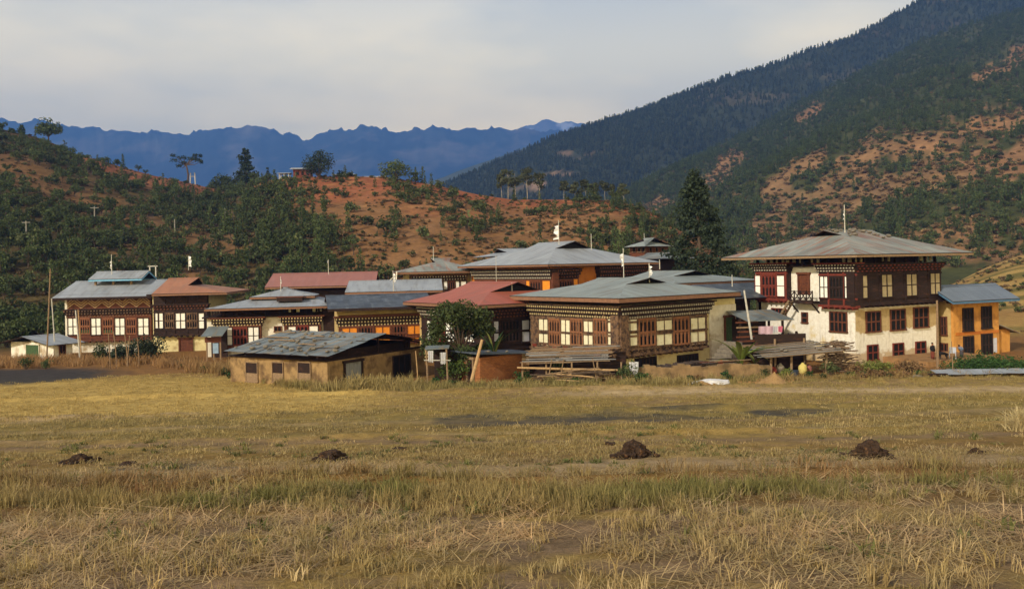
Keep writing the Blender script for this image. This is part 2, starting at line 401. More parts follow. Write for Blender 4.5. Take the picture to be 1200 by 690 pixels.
# ------------------------------------------------------------------ hills and mountains
def ridge_fn(pts):
    kk, tt = zip(*[kt(*p) for p in pts])
    return lambda k: np.interp(k, kk, tt)
class Hill:
    """a slope between a foot line and a ridge line; (k, s): k = bearing, s = 0 at the foot, 1 on the ridge"""
    def __init__(s, ridge, rdist, foot, zfoot, prof=1.0, amp=0.0, freq=0.02, seed=0, ramp=0.0, rfreq=0.01, jag=0.0, jfreq=30):
        s.t = ridge_fn(ridge); s.rd = (lambda k: np.interp(k, *zip(*[((p - HX) / F, d) for p, d in rdist]))); s.fd = (lambda k: np.interp(k, *zip(*[((p - HX) / F, d) for p, d in foot])))
        s.zf = (lambda k: np.interp(k, *zip(*[((p - HX) / F, d) for p, d in zfoot]))); s.prof, s.amp, s.freq, s.seed = prof, amp, freq, seed
        s.ramp, s.rfreq, s.jag, s.jfreq = ramp, rfreq, jag, jfreq
    def xyz(s, k, u):
        k = np.asarray(k, float); u = np.asarray(u, float)
        Yr, Yf, zf = s.rd(k), s.fd(k), s.zf(k)
        t = s.t(k)
        if s.jag: t = t - s.jag * np.clip(u, 0, 1) ** 3 * (ridged(k * s.jfreq, 0.5 + (1 - u) * 5.0, s.seed + 77, 5) - 0.45)
        zr = CZ - t * Yr
        Y = Yf + (Yr - Yf) * u
        uu = np.clip(u, 0, 1)
        z = zf + (zr - zf) * uu ** s.prof
        z = np.where(u > 1, zr - (zr - zf) * (u - 1) * 0.9, z); z = np.where(u < 0, zf + u * 150, z)
        X = k * Y
        wdw = np.clip(u, 0, 1) * np.clip(1 - u, 0, 1) * 4
        wdw = np.where(u > 1, np.clip((u - 1) * 3, 0, 1), wdw)
        if s.amp: z = z + s.amp * (fbm(X * s.freq, Y * s.freq, s.seed, 4) - 0.5) * 2 * wdw
        if s.ramp: z = z + s.ramp * (ridged(X * s.rfreq, Y * s.rfreq * 0.5, s.seed + 5, 5) - 0.5) * 2 * wdw
        return X, Y, z
    def mesh(s, name, mat, k0, k1, nk, us, colf=None, label=None):
        k = np.linspace(k0, k1, nk)[None, :].repeat(len(us), 0); u = np.asarray(us)[:, None].repeat(nk, 1)
        X, Y, Z = s.xyz(k, u)
        o = grid_mesh(name, X, Y, Z, mat, colf(k, u, X, Y, Z) if colf else None)
        return tag(o, label, kind='structure')

knoll = Hill(ridge=[(-700,125),(-300,128),(-60,142),(0,151),(40,160),(60,167),(90,181),(120,189),(150,198),(180,206),(215,213),(240,219),(262,221),(285,217),(310,212),(345,208),(380,207),(420,207),(455,208),(480,212),(510,217),(560,228),(600,234),(660,234),(700,234),(740,240),(770,252),(800,272),(840,298),(880,325),(950,345),(1100,350)],
             rdist=[(-700,330),(0,320),(250,330),(345,262),(450,255),(600,240),(760,222),(850,205),(1100,190)],
             foot=[(-700,150),(0,125),(250,130),(600,125),(1100,130)], zfoot=[(-700,-1),(600,-0.8),(1100,-1)], prof=0.95, amp=3.2, freq=0.022, seed=3)
C_RED = np.array(rgb(132, 78, 50)); C_DRY = np.array(rgb(134, 98, 64)); C_DRYD = np.array(rgb(112, 78, 44)); C_SCRUB = np.array(rgb(60, 58, 32)); C_SAND = np.array(rgb(168, 120, 72))
def knoll_woods(k, u):
    """how wooded: the left slope and the hollow between the two hills, 0..1"""
    px = HX + np.asarray(k) * F
    a = sstep(420, 330, px + 150 * (u - 0.45)) * sstep(1.08, 0.97, u + 0 * px)
    top = sstep(0.66, 0.80, u) * sstep(75, 115, px) * sstep(268, 245, px)            # bare red band under the crest
    a = a * (1 - 0.92 * top)
    n = fbm(k * 22, u * 7, 55, 4)
    strip = np.exp(-((u - 0.50 + (px - 110) * 0.0011) / 0.13) ** 2) * sstep(330, 240, px)
    a = a * (1 - 0.74 * strip)
    return np.clip(a * sstep(0.28, 0.5, n + 0.1 + 0.25 * sstep(0.3, 0.7, u)), 0, 1)
def knoll_col(k, u, X, Y, Z):
    px = HX + k * F
    n = fbm(X * 0.05, Y * 0.05, 61, 5); n2 = fbm(X * 0.25, Y * 0.25, 62, 4)
    red = np.clip(sstep(0.62, 0.92, u + 0.5 * (n - 0.5)) * sstep(0.35, 0.6, n2 + 0.18), 0, 1)
    n3 = fbm(X * 0.9, Y * 0.9, 63, 3)[..., None]; c = (C_DRYD * (1 - n2[..., None]) + C_DRY * n2[..., None]) * (0.7 + 0.6 * n3)
    c = c * (1 - red[..., None]) + (C_RED * (0.7 + 0.6 * n[..., None])) * red[..., None]
    sand = sstep(0.66, 0.74, n2) * sstep(0.5, 0.8, u)
    c = c * (1 - sand[..., None] * 0.6) + C_SAND * sand[..., None] * 0.6
    w = knoll_woods(k, u)[..., None] * 0.8
    return c * (1 - w) + C_SCRUB * w
m_hill = M_attr('hill grass and soil', scale=0.35, vary=0.25, bump=0.7, s2=1.6)
knoll.mesh('hill', m_hill, -1.35, 0.42, 420, np.concatenate([np.linspace(-0.03, 1.0, 110), np.linspace(1.03, 1.9, 14)]), knoll_col, 'dry red brown hill with woods behind the village')

righthill = Hill(ridge=[(520,300),(600,282),(640,266),(700,245),(740,224),(800,193),(850,168),(900,142),(950,114),(1000,89),(1050,63),(1100,40),(1150,25),(1200,11),(1300,-22),(1450,-60),(1900,-90)],
                 rdist=[(520,620),(700,760),(900,980),(1200,1050),(1900,1000)], foot=[(520,260),(800,250),(1100,215),(1250,225),(1900,200)], zfoot=[(520,-1.5),(900,-1.2),(1000,0),(1060,2.5),(1150,5),(1250,8),(1900,9)],
                 prof=1.12, amp=16, freq=0.006, seed=12, ramp=9, rfreq=0.004)
def rh_px(k, u):
    """approximate photo height of a point of the slope (used to lay out the bare spurs of this hill)"""
    X, Y, Z = righthill.xyz(k, u); return HX + k * F, HY + (CZ - Z) / Y * F - (k * F) * ROLL
_BARE = [((1240,128),(1190,142),(1110,160),(1060,180)), ((1210,190),(1080,205),(1010,228),(950,262),(905,300)), ((1040,172),(990,208),(940,240),(900,270),(880,300)), ((1240,270),(1120,268),(1060,282)),
         ((960,128),(940,138)), ((860,186),(850,205),(828,215)), ((775,238),(755,262)), ((1210,300),(1130,296),(1100,300)), ((1200,62),(1180,80),(1150,90)), ((960,190),(930,205),(905,222))]
_BW = [17, 26, 18, 12, 9, 17, 18, 12, 10, 13]
def rh_bare(k, u):
    px, py = rh_px(k, u); px = np.asarray(px); py = np.asarray(py)
    best = np.full(np.broadcast(px, py).shape, -9.0)
    for ln, w in zip(_BARE, _BW):
        for (ax, ay), (bx, by) in zip(ln[:-1], ln[1:]):
            dx, dy = bx - ax, by - ay
            tt = np.clip(((px - ax) * dx + (py - ay) * dy) / (dx * dx + dy * dy), 0, 1)
            d = np.hypot(px - ax - tt * dx, py - ay - tt * dy)
            best = np.maximum(best, 1 - d / w)
    n = fbm(k * 60, u * 24, 71, 4)
    return np.clip(sstep(-0.15, 0.5, best + (n - 0.5) * 2.2) , 0, 1)
def rh_col(k, u, X, Y, Z):
    n = fbm(X * 0.02, Y * 0.02, 81, 5)[..., None]; n2 = fbm(X * 0.09, Y * 0.09, 82, 3)[..., None]
    bare = (np.array(rgb(142, 102, 68)) * n + np.array(rgb(116, 94, 62)) * (1 - n)) * (0.75 + 0.5 * n2)
    wood = np.array(rgb(68, 68, 36)) * (0.7 + 0.6 * n2)
    b = rh_bare(k, u)[..., None]
    return bare * b + wood * (1 - b)
m_rhill = M_attr('wooded hillside soil', scale=0.08, vary=0.25, bump=0.6, s2=0.4)
righthill.mesh('hillside', m_rhill, -0.12, 1.35, 300, np.concatenate([np.linspace(-0.02, 1.0, 130), np.linspace(1.04, 1.6, 8)]), rh_col, 'pine wooded hillside with bare red spurs on the right')

darkmt = Hill(ridge=[(380,262),(470,238),(520,219),(545,208),(600,183),(650,161),(700,146),(750,131),(800,111),(850,93),(900,79),(950,59),(980,51),(1000,43),(1040,22),(1080,1),(1150,-32),(1250,-60),(1400,-85),(1800,-110)],
              rdist=[(380,1350),(600,1400),(1080,1500),(1800,1450)], foot=[(380,850),(700,850),(1200,1080),(1800,1080)], zfoot=[(380,-8),(1800,-8)], prof=1.05, amp=22, freq=0.003, seed=22, ramp=26, rfreq=0.0028, jag=0.004, jfreq=9)
def dm_col(k, u, X, Y, Z):
    n = fbm(X * 0.006, Y * 0.006, 91, 5)[..., None]; n2 = fbm(X * 0.03, Y * 0.03, 92, 3)[..., None]
    px = HX + k * F
    rock = (sstep(0.60, 0.68, fbm(X * 0.012, Z * 0.03, 95, 4)) * (np.exp(-((px - 640) / 40) ** 2) * 0.9 + 0.14))[..., None]
    c = np.array(rgb(56, 58, 38)) * (0.6 + 0.8 * n) * (0.7 + 0.6 * n2)
    return c * (1 - rock) + np.array(rgb(140, 112, 88)) * rock
m_dm = M_attr('forest mountain floor', scale=0.02, vary=0.25, bump=0.4, s2=0.1)
darkmt.mesh('forest_mountain', m_dm, -0.25, 1.25, 240, np.concatenate([np.linspace(-0.02, 1.0, 90), np.linspace(1.05, 1.6, 8)]), dm_col, 'dark forested mountain rising to the upper right')

mid = Hill(ridge=[(300,262),(420,240),(500,214),(520,208),(545,198),(580,186),(620,172),(680,160),(800,140),(1000,120)], rdist=[(300,2900),(1000,2900)], foot=[(300,2000),(1000,2000)], zfoot=[(300,-8),(1000,-8)], prof=1.0, amp=25, freq=0.002, seed=33, ramp=30, rfreq=0.002, jag=0.002, jfreq=20)
m_far = M('far forest', rgb(84, 86, 60), rgb(62, 68, 46), 0.01, c3=rgb(96, 86, 60), s3=0.004)
mid.mesh('far_hill', m_far, -0.4, 0.7, 120, np.concatenate([np.linspace(0, 1, 40), np.linspace(1.05, 1.5, 6)]), None, 'hazy blue green slope in the gap of the valley')

rng_pts = [(-700,128),(-400,140),(-150,132),(-40,148),(0,141),(25,143),(40,139),(60,144),(80,149),(105,151),(120,153),(150,153),(180,155),(200,154),(228,157),(250,154),(275,150),(300,149),(322,154),(340,159),(355,165),(372,159),(400,152),(424,147),(450,151),(470,154),(490,152),(515,150),(540,151),(560,150),(585,150),(610,152),(640,153),(680,156),(720,160),(900,175)]
brange = Hill(ridge=rng_pts, rdist=[(-700,7600),(900,7600)], foot=[(-700,5300),(900,5300)], zfoot=[(-700,-8),(900,-8)], prof=1.15, amp=90, freq=0.0008, seed=44, ramp=190, rfreq=0.00075, jag=0.011, jfreq=60)
m_rng = M('mountain forest and rock', rgb(70, 70, 58), rgb(36, 42, 34), 0.003, c3=rgb(120, 110, 92), s3=0.0016, amt3=(0.5, 0.66))
brange.mesh('mountain_range', m_rng, -1.35, 0.35, 620, np.concatenate([np.linspace(0, 1, 70), np.linspace(1.04, 1.5, 6)]), None, 'long blue mountain range along the horizon')
snow = Hill(ridge=[(440,200),(560,165),(590,156),(612,150),(626,147),(634,142),(641,139.5),(648,143),(656,144),(668,143),(690,146),(720,150),(900,170)], rdist=[(440,10200),(900,10200)], foot=[(440,8800),(900,8800)], zfoot=[(440,-8),(900,-8)], prof=1.1, ramp=190, rfreq=0.0007, seed=51, jag=0.005, jfreq=50)
m_snow = M('snowy rock', rgb(120, 118, 116), rgb(84, 84, 84), 0.004, c3=(0.5, 0.51, 0.54), s3=0.004, amt3=(0.54, 0.62))
snow.mesh('snow_peak', m_snow, -0.2, 0.35, 160, np.concatenate([np.linspace(0, 1, 40), np.linspace(1.05, 1.4, 5)]), None, 'pale distant peak with snow streaks')

# ------------------------------------------------------------------ haze
HAZE = 0.000165
mb = MB(); mb.box(-12000, 12000, -300, 11500, -10, 1960)
m_hz = bpy.data.materials.new('haze'); m_hz.use_nodes = True
t = m_hz.node_tree
for n in list(t.nodes): t.nodes.remove(n)
o_ = t.nodes.new('ShaderNodeOutputMaterial'); v_ = t.nodes.new('ShaderNodeVolumePrincipled')
v_.inputs['Color'].default_value = (0.12, 0.33, 1.0, 1); v_.inputs['Density'].default_value = HAZE; v_.inputs['Anisotropy'].default_value = 0.0
t.links.new(v_.outputs[0], o_.inputs['Volume'])
tag(mb.build('haze', m_hz), 'thin blue haze over the whole valley', kind='stuff')
# ------------------------------------------------------------------ building materials
m_white = M('lime plaster', rgb(226, 218, 200), rgb(204, 194, 172), 2.5, 0.9, c3=rgb(160, 138, 104), s3=0.9, amt3=(0.52, 0.7), bump=0.15)
m_cream = M('cream plaster', rgb(214, 200, 150), rgb(196, 178, 126), 2.5, 0.9, c3=rgb(164, 140, 96), s3=0.8, amt3=(0.58, 0.74), bump=0.15)
m_mud = M('rammed earth', rgb(158, 128, 86), rgb(132, 106, 70), 2.2, 0.95, c3=rgb(98, 76, 52), s3=1.1, amt3=(0.46, 0.64), bump=0.35)
m_mudpale = M('pale rammed earth', rgb(188, 164, 112), rgb(164, 138, 90), 2.2, 0.95, c3=rgb(132, 106, 70), s3=0.8, amt3=(0.55, 0.72), bump=0.3)
m_brick = M('mud brick', rgb(150, 96, 58), rgb(120, 74, 46), 6.0, 0.95, c3=rgb(96, 62, 42), s3=1.6, amt3=(0.5, 0.7), bump=0.5)
m_dark = M('smoke dark timber', rgb(50, 34, 27), rgb(34, 24, 20), 5.0, 0.8, c3=rgb(72, 46, 34), s3=1.5, stretch=(1, 1, 4))
m_brown = M('painted brown timber', rgb(108, 62, 40), rgb(82, 46, 32), 5.0, 0.7, c3=rgb(60, 38, 30), s3=1.6, stretch=(1, 1, 3))
m_red = M('red brown timber', rgb(120, 52, 38), rgb(92, 42, 32), 5.0, 0.7, c3=rgb(70, 40, 32), s3=1.6)
m_tan = M('patterned painted timber', rgb(128, 98, 70), rgb(92, 70, 52), 9.0, 0.75, c3=rgb(66, 50, 42), s3=4.0, amt3=(0.45, 0.6))
m_panel = M('white window panel', rgb(238, 234, 224), rgb(222, 216, 200), 4.0, 0.75, c3=rgb(196, 186, 160), s3=2.0, amt3=(0.62, 0.75))
m_panelc = M('cream window panel', rgb(226, 217, 184), rgb(208, 198, 162), 4.0, 0.75, c3=rgb(190, 172, 126), s3=2.0, amt3=(0.6, 0.75))
m_panelo = M('orange window panel', rgb(226, 142, 44), rgb(206, 122, 36), 4.0, 0.75)
m_panelb = M('bluish window panel', rgb(196, 196, 204), rgb(176, 176, 186), 4.0, 0.75)
m_panelsh = M('window panel with painted shade', rgb(168, 152, 118), rgb(146, 130, 98), 4.0, 0.75)  # shade of the right-hand face put into the panel colour
m_orange = M('orange wall paint', rgb(200, 144, 72), rgb(182, 126, 60), 1.8, 0.85, c3=rgb(150, 104, 58), s3=0.9, amt3=(0.5, 0.68), bump=0.1)
m_ochre = M('ochre wall', rgb(186, 112, 44), rgb(160, 92, 36), 2.0, 0.9)
m_dot = M('cornice paint', rgb(190, 168, 122), rgb(150, 130, 90), 9.0, 0.7)
m_dotw = M('white cornice paint', rgb(180, 170, 150), rgb(144, 134, 116), 9.0, 0.7)
m_shade = M('painted interior shade', (0.012, 0.010, 0.009), (0.006, 0.005, 0.005), 3.0, 0.9)  # near-black colour painted in for the shade of unlit interiors
m_green = M('green painted board', rgb(70, 92, 56), rgb(52, 70, 44), 6, 0.7)
m_purple = M('faded purple paint', rgb(120, 78, 96), rgb(96, 58, 78), 6, 0.7)
m_stone = M('grey stone', rgb(128, 118, 102), rgb(96, 88, 78), 4, 0.95, bump=0.4)
m_wood = M('weathered wood', rgb(148, 122, 92), rgb(112, 90, 68), 7, 0.85, stretch=(1, 1, 3), bump=0.2)
m_woodp = M('pale fresh wood', rgb(184, 150, 106), rgb(156, 124, 86), 7, 0.8)
m_post = M('pale post', rgb(196, 190, 176), rgb(164, 158, 146), 6, 0.8)
m_fascia = M('eave board', rgb(136, 98, 74), rgb(112, 80, 60), 5, 0.75)
m_rgrey = M_roof('grey roof sheets', rgb(156, 158, 160), rgb(138, 141, 144), rgb(118, 114, 108), vary=0.09, stain_amt=(0.5, 0.72))
m_rgreen = M_roof('green grey roof sheets', rgb(142, 148, 142), rgb(126, 132, 127), rgb(116, 106, 92), vary=0.10, stain_amt=(0.5, 0.7))
m_rold = M_roof('old roof sheets', rgb(146, 146, 134), rgb(116, 116, 106), rgb(140, 92, 66), vary=0.2, stain_amt=(0.5, 0.64))
m_rblue = M_roof('blue grey roof sheets', rgb(112, 120, 130), rgb(94, 102, 114), rgb(104, 112, 120), vary=0.06)
m_rred = M_roof('red painted roof sheets', rgb(164, 88, 66), rgb(146, 78, 58), rgb(128, 88, 70), vary=0.05)
m_rpink = M_roof('faded red roof sheets', rgb(156, 100, 84), rgb(142, 90, 76), rgb(150, 104, 94), vary=0.05)
m_rrust = M_roof('rusty roof sheets', rgb(168, 112, 76), rgb(150, 96, 64), rgb(130, 100, 80), vary=0.08)
m_rslate = M_roof('dark shingles', rgb(72, 78, 86), rgb(56, 61, 68), rgb(96, 100, 104), sheet=0.55, lap=0.55, vary=0.42)
m_rsheet = M_roof('patched dull sheets', rgb(118, 126, 126), rgb(96, 102, 102), rgb(132, 116, 92), sheet=0.8, vary=0.25, lap=1.9, stain_amt=(0.5, 0.62))

def gz(X, Y): return float(ground_z(np.array([X]), np.array([Y]))[0])

class House:
    """an Empty at the near corner; local +x runs along the right-hand face, +y along the left-hand face"""
    def __init__(s, name, label, cat, xc, Y, phi, yc=400, zb=None, group=None):
        p = W(xc, yc, Y)
        s.Y, s.X, s.ph = Y, p.x, R(phi)
        s.zb = gz(p.x, Y) if zb is None else zb
        s.o = empty(name, (p.x, Y, s.zb), s.ph, label, cat, group)
        s.c, s.sn = math.cos(s.ph), math.sin(s.ph)
    def s_(s, face, px, py, d=0.0):
        k, _ = kt(px, py)
        if face == 'R': return (k * (s.Y - d * s.c) - (s.X + d * s.sn)) / (s.c - k * s.sn)
        return ((s.X - d * s.c) - k * (s.Y - d * s.sn)) / (s.sn + k * s.c)
    def t_(s, face, px, py, d=0.0):
        _, t = kt(px, py); q = s.s_(face, px, py, d)
        y = s.Y + q * s.sn - d * s.c if face == 'R' else s.Y - d * s.sn + q * s.c
        return CZ - t * y - s.zb
    def rect(s, face, x0, y0, x1, y1, d=0.0):
        xm, ym = (x0 + x1) / 2, (y0 + y1) / 2
        a, b = s.s_(face, x0, ym, d), s.s_(face, x1, ym, d)
        return min(a, b), max(a, b), s.t_(face, xm, y1, d), s.t_(face, xm, y0, d)
    def fb(s, mb, face, s0, s1, t0, t1, d0, d1, m=0):
        if face == 'R': mb.box(s0, s1, -d1, -d0, t0, t1, m)
        else: mb.box(-d1, -d0, s0, s1, t0, t1, m)
    def pt(s, face, q, t, d): return (q, -d, t) if face == 'R' else (-d, q, t)
    # --- parts
    def walls(s, wr, wl, h, mat, x0=0, y0=0, z0=-1.2, name='wall'):
        mb = MB(); mb.box(x0, x0 + wr, y0, y0 + wl, z0, h); return mb.build(name, mat, s.o)
    def wallrect(s, face, x0, y0, x1, y1, mat, th=0.12, name='wall', d=0.0):
        a, b, t0, t1 = s.rect(face, x0, y0, x1, y1, d)
        mb = MB(); s.fb(mb, face, a, b, t0, t1, d - 0.3, d + th); return mb.build(name, mat, s.o)
    def bay(s, face, x0, y0, x1, y1, d, mat, rails=(), posts=(), mat2=None, name='timber_bay'):
        """projecting timber bay: body, sill and head beams, and posts (pixel columns)"""
        a, b, t0, t1 = s.rect(face, x0, y0, x1, y1, d)
        mb = MB(); s.fb(mb, face, a, b, t0, t1, -0.2, d)
        s.fb(mb, face, a - 0.06, b + 0.06, t0 - 0.02, t0 + 0.16, d - 0.3, d + 0.10, 1)
        for i in range(int((b - a) / 0.55)):                       # joist ends under the bay
            q = a + 0.25 + i * 0.55
            s.fb(mb, face, q, q + 0.14, t0 - 0.16, t0 - 0.02, 0, d + 0.06, 1)
        for py in rails:
            tt = s.t_(face, (x0 + x1) / 2, py, d)
            s.fb(mb, face, a - 0.02, b + 0.02, tt - 0.07, tt + 0.07, d - 0.1, d + 0.06, 1)
        for px in posts:
            q = s.s_(face, px, (y0 + y1) / 2, d)
            s.fb(mb, face, q - 0.08, q + 0.08, t0, t1, d - 0.1, d + 0.055, 1)
        return mb.build(name, [mat, mat2 or mat], s.o)
    def cornice(s, face, x0, y0, x1, y1, d, tiers=3, pitch=0.22, mats=None, step=0.11, zig=False):
        a, b, t0, t1 = s.rect(face, x0, y0, x1, y1, d)
        mb = MB(); hh = (t1 - t0) / tiers
        for i in range(tiers):
            dd = d + step * (i + 1); z0 = t0 + hh * i
            s.fb(mb, face, a - step * i, b + step * i, z0, z0 + hh * 0.98, -0.1, dd, 0)
            n = max(2, int((b - a + 2 * step * i) / pitch)); p = (b - a + 2 * step * i) / n
            for j in range(n):
                q = a - step * i + (j + (0.5 if i % 2 else 0.15)) * p
                s.fb(mb, face, q, q + p * 0.42, z0 + hh * 0.25, z0 + hh * 0.68, dd - 0.02, dd + 0.07, 1)
        s.fb(mb, face, a - step * tiers, b + step * tiers, t1 - 0.03, t1 + 0.06, -0.1, d + step * (tiers + 1), 2)
        return mb.build('cornice', mats or [m_dark, m_dot, m_brown], s.o)
    def win(s, face, x0, y0, x1, y1, d, pane=None, frame=None, cols=2, rows=2, bar=0.07, label=None, proud=0.07, name='window'):
        """frame with a grid of bars; pale panels or a dark pane behind"""
        a, b, t0, t1 = s.rect(face, x0, y0, x1, y1, d)
        fr = MB(); w = bar
        s.fb(fr, face, a - w, a, t0 - w, t1 + w, d - 0.1, d + proud); s.fb(fr, face, b, b + w, t0 - w, t1 + w, d - 0.1, d + proud)
        s.fb(fr, face, a, b, t1, t1 + w, d - 0.1, d + proud); s.fb(fr, face, a - w * 1.4, b + w * 1.4, t0 - w, t0, d - 0.1, d + proud + 0.05)
        for i in range(1, cols):
            q = a + (b - a) * i / cols; s.fb(fr, face, q - w / 2, q + w / 2, t0, t1, d - 0.1, d + proud * 0.8)
        for i in range(1, rows):
            q = t0 + (t1 - t0) * i / rows; s.fb(fr, face, a, b, q - w / 2, q + w / 2, d - 0.1, d + proud * 0.75)
        o = fr.build(name, frame or m_dark, s.o)
        pn = MB(); s.fb(pn, face, a - 0.01, b + 0.01, t0 - 0.01, t1 + 0.01, d - 0.12, d + 0.02)
        pn.build('pane', pane or m_panel, o)
        if label: o['label'] = label
        return o
    def lattice(s, face, x0, y0, x1, y1, d, n=4, frame=None, low=None, rows=2, pane=None):
        """tiers of narrow openings under little arches"""
        a, b, t0, t1 = s.rect(face, x0, y0, x1, y1, d)
        fr = MB(); cw = (b - a) / n; rh = (t1 - t0) / rows
        for i in range(n + 1):
            q = a + cw * i; s.fb(fr, face, q - cw * 0.16, q + cw * 0.16, t0, t1, d - 0.1, d + 0.08)
        for r in range(rows + 1):
            q = t0 + rh * r; s.fb(fr, face, a - 0.04, b + 0.04, q - 0.06, q + 0.06, d - 0.1, d + 0.09)
        for r in range(rows):
            for i in range(n):                                     # arch shoulders at the head of every opening
                q0, q1, zt = a + cw * i, a + cw * (i + 1), t0 + rh * (r + 1) - 0.05
                for (u0, u1, hh) in ((0.1, 0.34, rh * 0.2), (0.66, 0.9, rh * 0.2), (0.0, 1.0, rh * 0.09)):
                    s.fb(fr, face, q0 + cw * u0, q0 + cw * u1, zt - hh, zt, d - 0.05, d + 0.06)
        o = fr.build('window', frame or m_brown, s.o)
        pn = MB(); s.fb(pn, face, a, b, t0, t1, d - 0.12, d + 0.012, 0)
        if low:
            s.fb(pn, face, a + 0.02, b - 0.02, t0 + 0.03, t0 + rh * 0.5, d - 0.02, d + 0.03, 1)
        pn.build('pane', [pane or m_shade, low or m_shade], o)
        return o
    def door(s, face, x0, y0, x1, y1, mat=None, frame=None, d=0.0):
        a, b, t0, t1 = s.rect(face, x0, y0, x1, y1, d)
        mb = MB()
        s.fb(mb, face, a - 0.12, a, t0, t1 + 0.12, d - 0.1, d + 0.12); s.fb(mb, face, b, b + 0.12, t0, t1 + 0.12, d - 0.1, d + 0.12)
        s.fb(mb, face, a - 0.2, b + 0.2, t1, t1 + 0.16, d - 0.1, d + 0.16)
        o = mb.build('door_frame', frame or m_brown, s.o)
        mb = MB(); s.fb(mb, face, a, b, t0, t1, d - 0.1, d + 0.03)
        for i in range(1, 4):
            q = a + (b - a) * i / 4; s.fb(mb, face, q - 0.012, q + 0.012, t0, t1, d, d + 0.045)
        mb.build('door_leaf', mat or m_dark, o)
        return o
    def railing(s, face, x0, y0, x1, y1, d, mat, nx=3):
        a, b, t0, t1 = s.rect(face, x0, y0, x1, y1, d)
        mb = MB(); P = lambda q, t: s.pt(face, q, t, d)
        for t in (t0 + 0.05, t1): mb.bar(P(a, t), P(b, t), 0.07)
        for i in range(nx + 1):
            q = a + (b - a) * i / nx; mb.bar(P(q, t0), P(q, t1 + 0.08), 0.07)
            if i < nx:
                q2 = a + (b - a) * (i + 1) / nx
                mb.bar(P(q, t0 + 0.05), P(q2, t1), 0.05); mb.bar(P(q, t1), P(q2, t0 + 0.05), 0.048)
        return mb.build('railing', mat, s.o)
    def attic(s, x0, x1, y0, y1, zw, ze, mat=None, pitch=1.5, floor=True, boards=0.0, bits=None, seed=1):
        """open loft between wall head and eaves: floor, posts, eave beams"""
        rr = random.Random(seed)
        mb = MB()
        if floor: mb.box(x0 - 0.45, x1 + 0.45, y0 - 0.45, y1 + 0.45, zw, zw + 0.14)
        top = ze - 0.05
        for (ax, a0, a1, fx) in (('x', x0, x1, y0 + 0.1), ('x', x0, x1, y1 - 0.1), ('y', y0, y1, x0 + 0.1), ('y', y0, y1, x1 - 0.1)):
            n = max(1, int((a1 - a0) / pitch))
            for i in range(n + 1):
                q = a0 + 0.1 + (a1 - a0 - 0.2) * i / n
                if ax == 'x': mb.box(q - 0.08, q + 0.08, fx - 0.08, fx + 0.08, zw + 0.14, top)
                else: mb.box(fx - 0.08, fx + 0.08, q - 0.08, q + 0.08, zw + 0.14, top)
            if ax == 'x': mb.box(a0 - 0.5, a1 + 0.5, fx - 0.09, fx + 0.09, top - 0.17, top)
            else: mb.box(fx - 0.085, fx + 0.085, a0 - 0.48, a1 + 0.48, top - 0.175, top - 0.005)
        mb.box(x0 + 0.9, x1 - 0.9, y0 + 0.9, y1 - 0.9, zw + 0.13, zw + 0.13 + (top - zw) * 0.85)   # dark block put in to stand for the loft's shade
        return mb.build('attic_frame', mat or m_dark, s.o)
    def roof(s, x0, x1, y0, y1, ze, zr, axis='y', lo=0.0, hi=0.0, zb=0.55, mat=None, th=0.05, ov=0.35, fascia=None, gab=True, cap=True, name='roof', fh=0.16, xm=None, zlow2=None):
        """sheet roof with a ridge along one axis; lo / hi = run of the hipped part at either end (0 = plain gable), zb = height of the gablet foot as a share of the rise"""
        sw = (lambda p: p) if axis == 'y' else (lambda p: (p[1], p[0], p[2]))
        if axis == 'x': x0, x1, y0, y1 = y0, y1, x0, x1
        xm = (x0 + x1) / 2 if xm is None else xm
        zB = ze + (zr - ze) * zb; ze2 = ze if zlow2 is None else zlow2
        A = x0 + (zB - ze) / (zr - ze) * (xm - x0); B = x1 - (zB - ze2) / (zr - ze2) * (x1 - xm)
        E = Vector(sw((0, 1, 0))); G = Vector(sw((1, 0, 0)))
        mb = MB(); mats = [mat, m_dark]
        for (xe, xb, zz) in ((x0, A, ze), (x1, B, ze2)):
            poly = [(xe, y0, zz), (xe, y1, zz)]
            poly += [(xb, y1 - hi, zB), (xm, y1 - hi + ov, zr)] if hi else [(xm, y1, zr)]
            poly += [(xm, y0 + lo - ov, zr), (xb, y0 + lo, zB)] if lo else [(xm, y0, zr)]
            mb.slab([sw(p) for p in poly], th, 0, eave=E, mside=1)
        if lo: mb.slab([sw(p) for p in [(x0, y0, ze), (x1, y0, ze2), (B, y0 + lo, zB), (A, y0 + lo, zB)]], th, 0, eave=G, mside=1)
        if hi: mb.slab([sw(p) for p in [(x0, y1, ze), (x1, y1, ze2), (B, y1 - hi, zB), (A, y1 - hi, zB)]], th, 0, eave=G, mside=1)
        o = mb.build(name, mats, s.o)
        if cap:
            mb = MB()
            ya, yb = (y0 + lo - ov if lo else y0), (y1 - hi + ov if hi else y1)
            for sg in (-1, 1):
                mb.slab([sw(p) for p in [(xm, ya, zr + 0.035), (xm, yb, zr + 0.035), (xm + sg * 0.28, yb, zr + 0.03 - 0.28 * (zr - ze) / max(0.5, xm - x0)), (xm + sg * 0.28, ya, zr + 0.03 - 0.28 * (zr - ze) / max(0.5, xm - x0))]], 0.02, 0, eave=E)
            mb.build('ridge_cap', [mat], o)
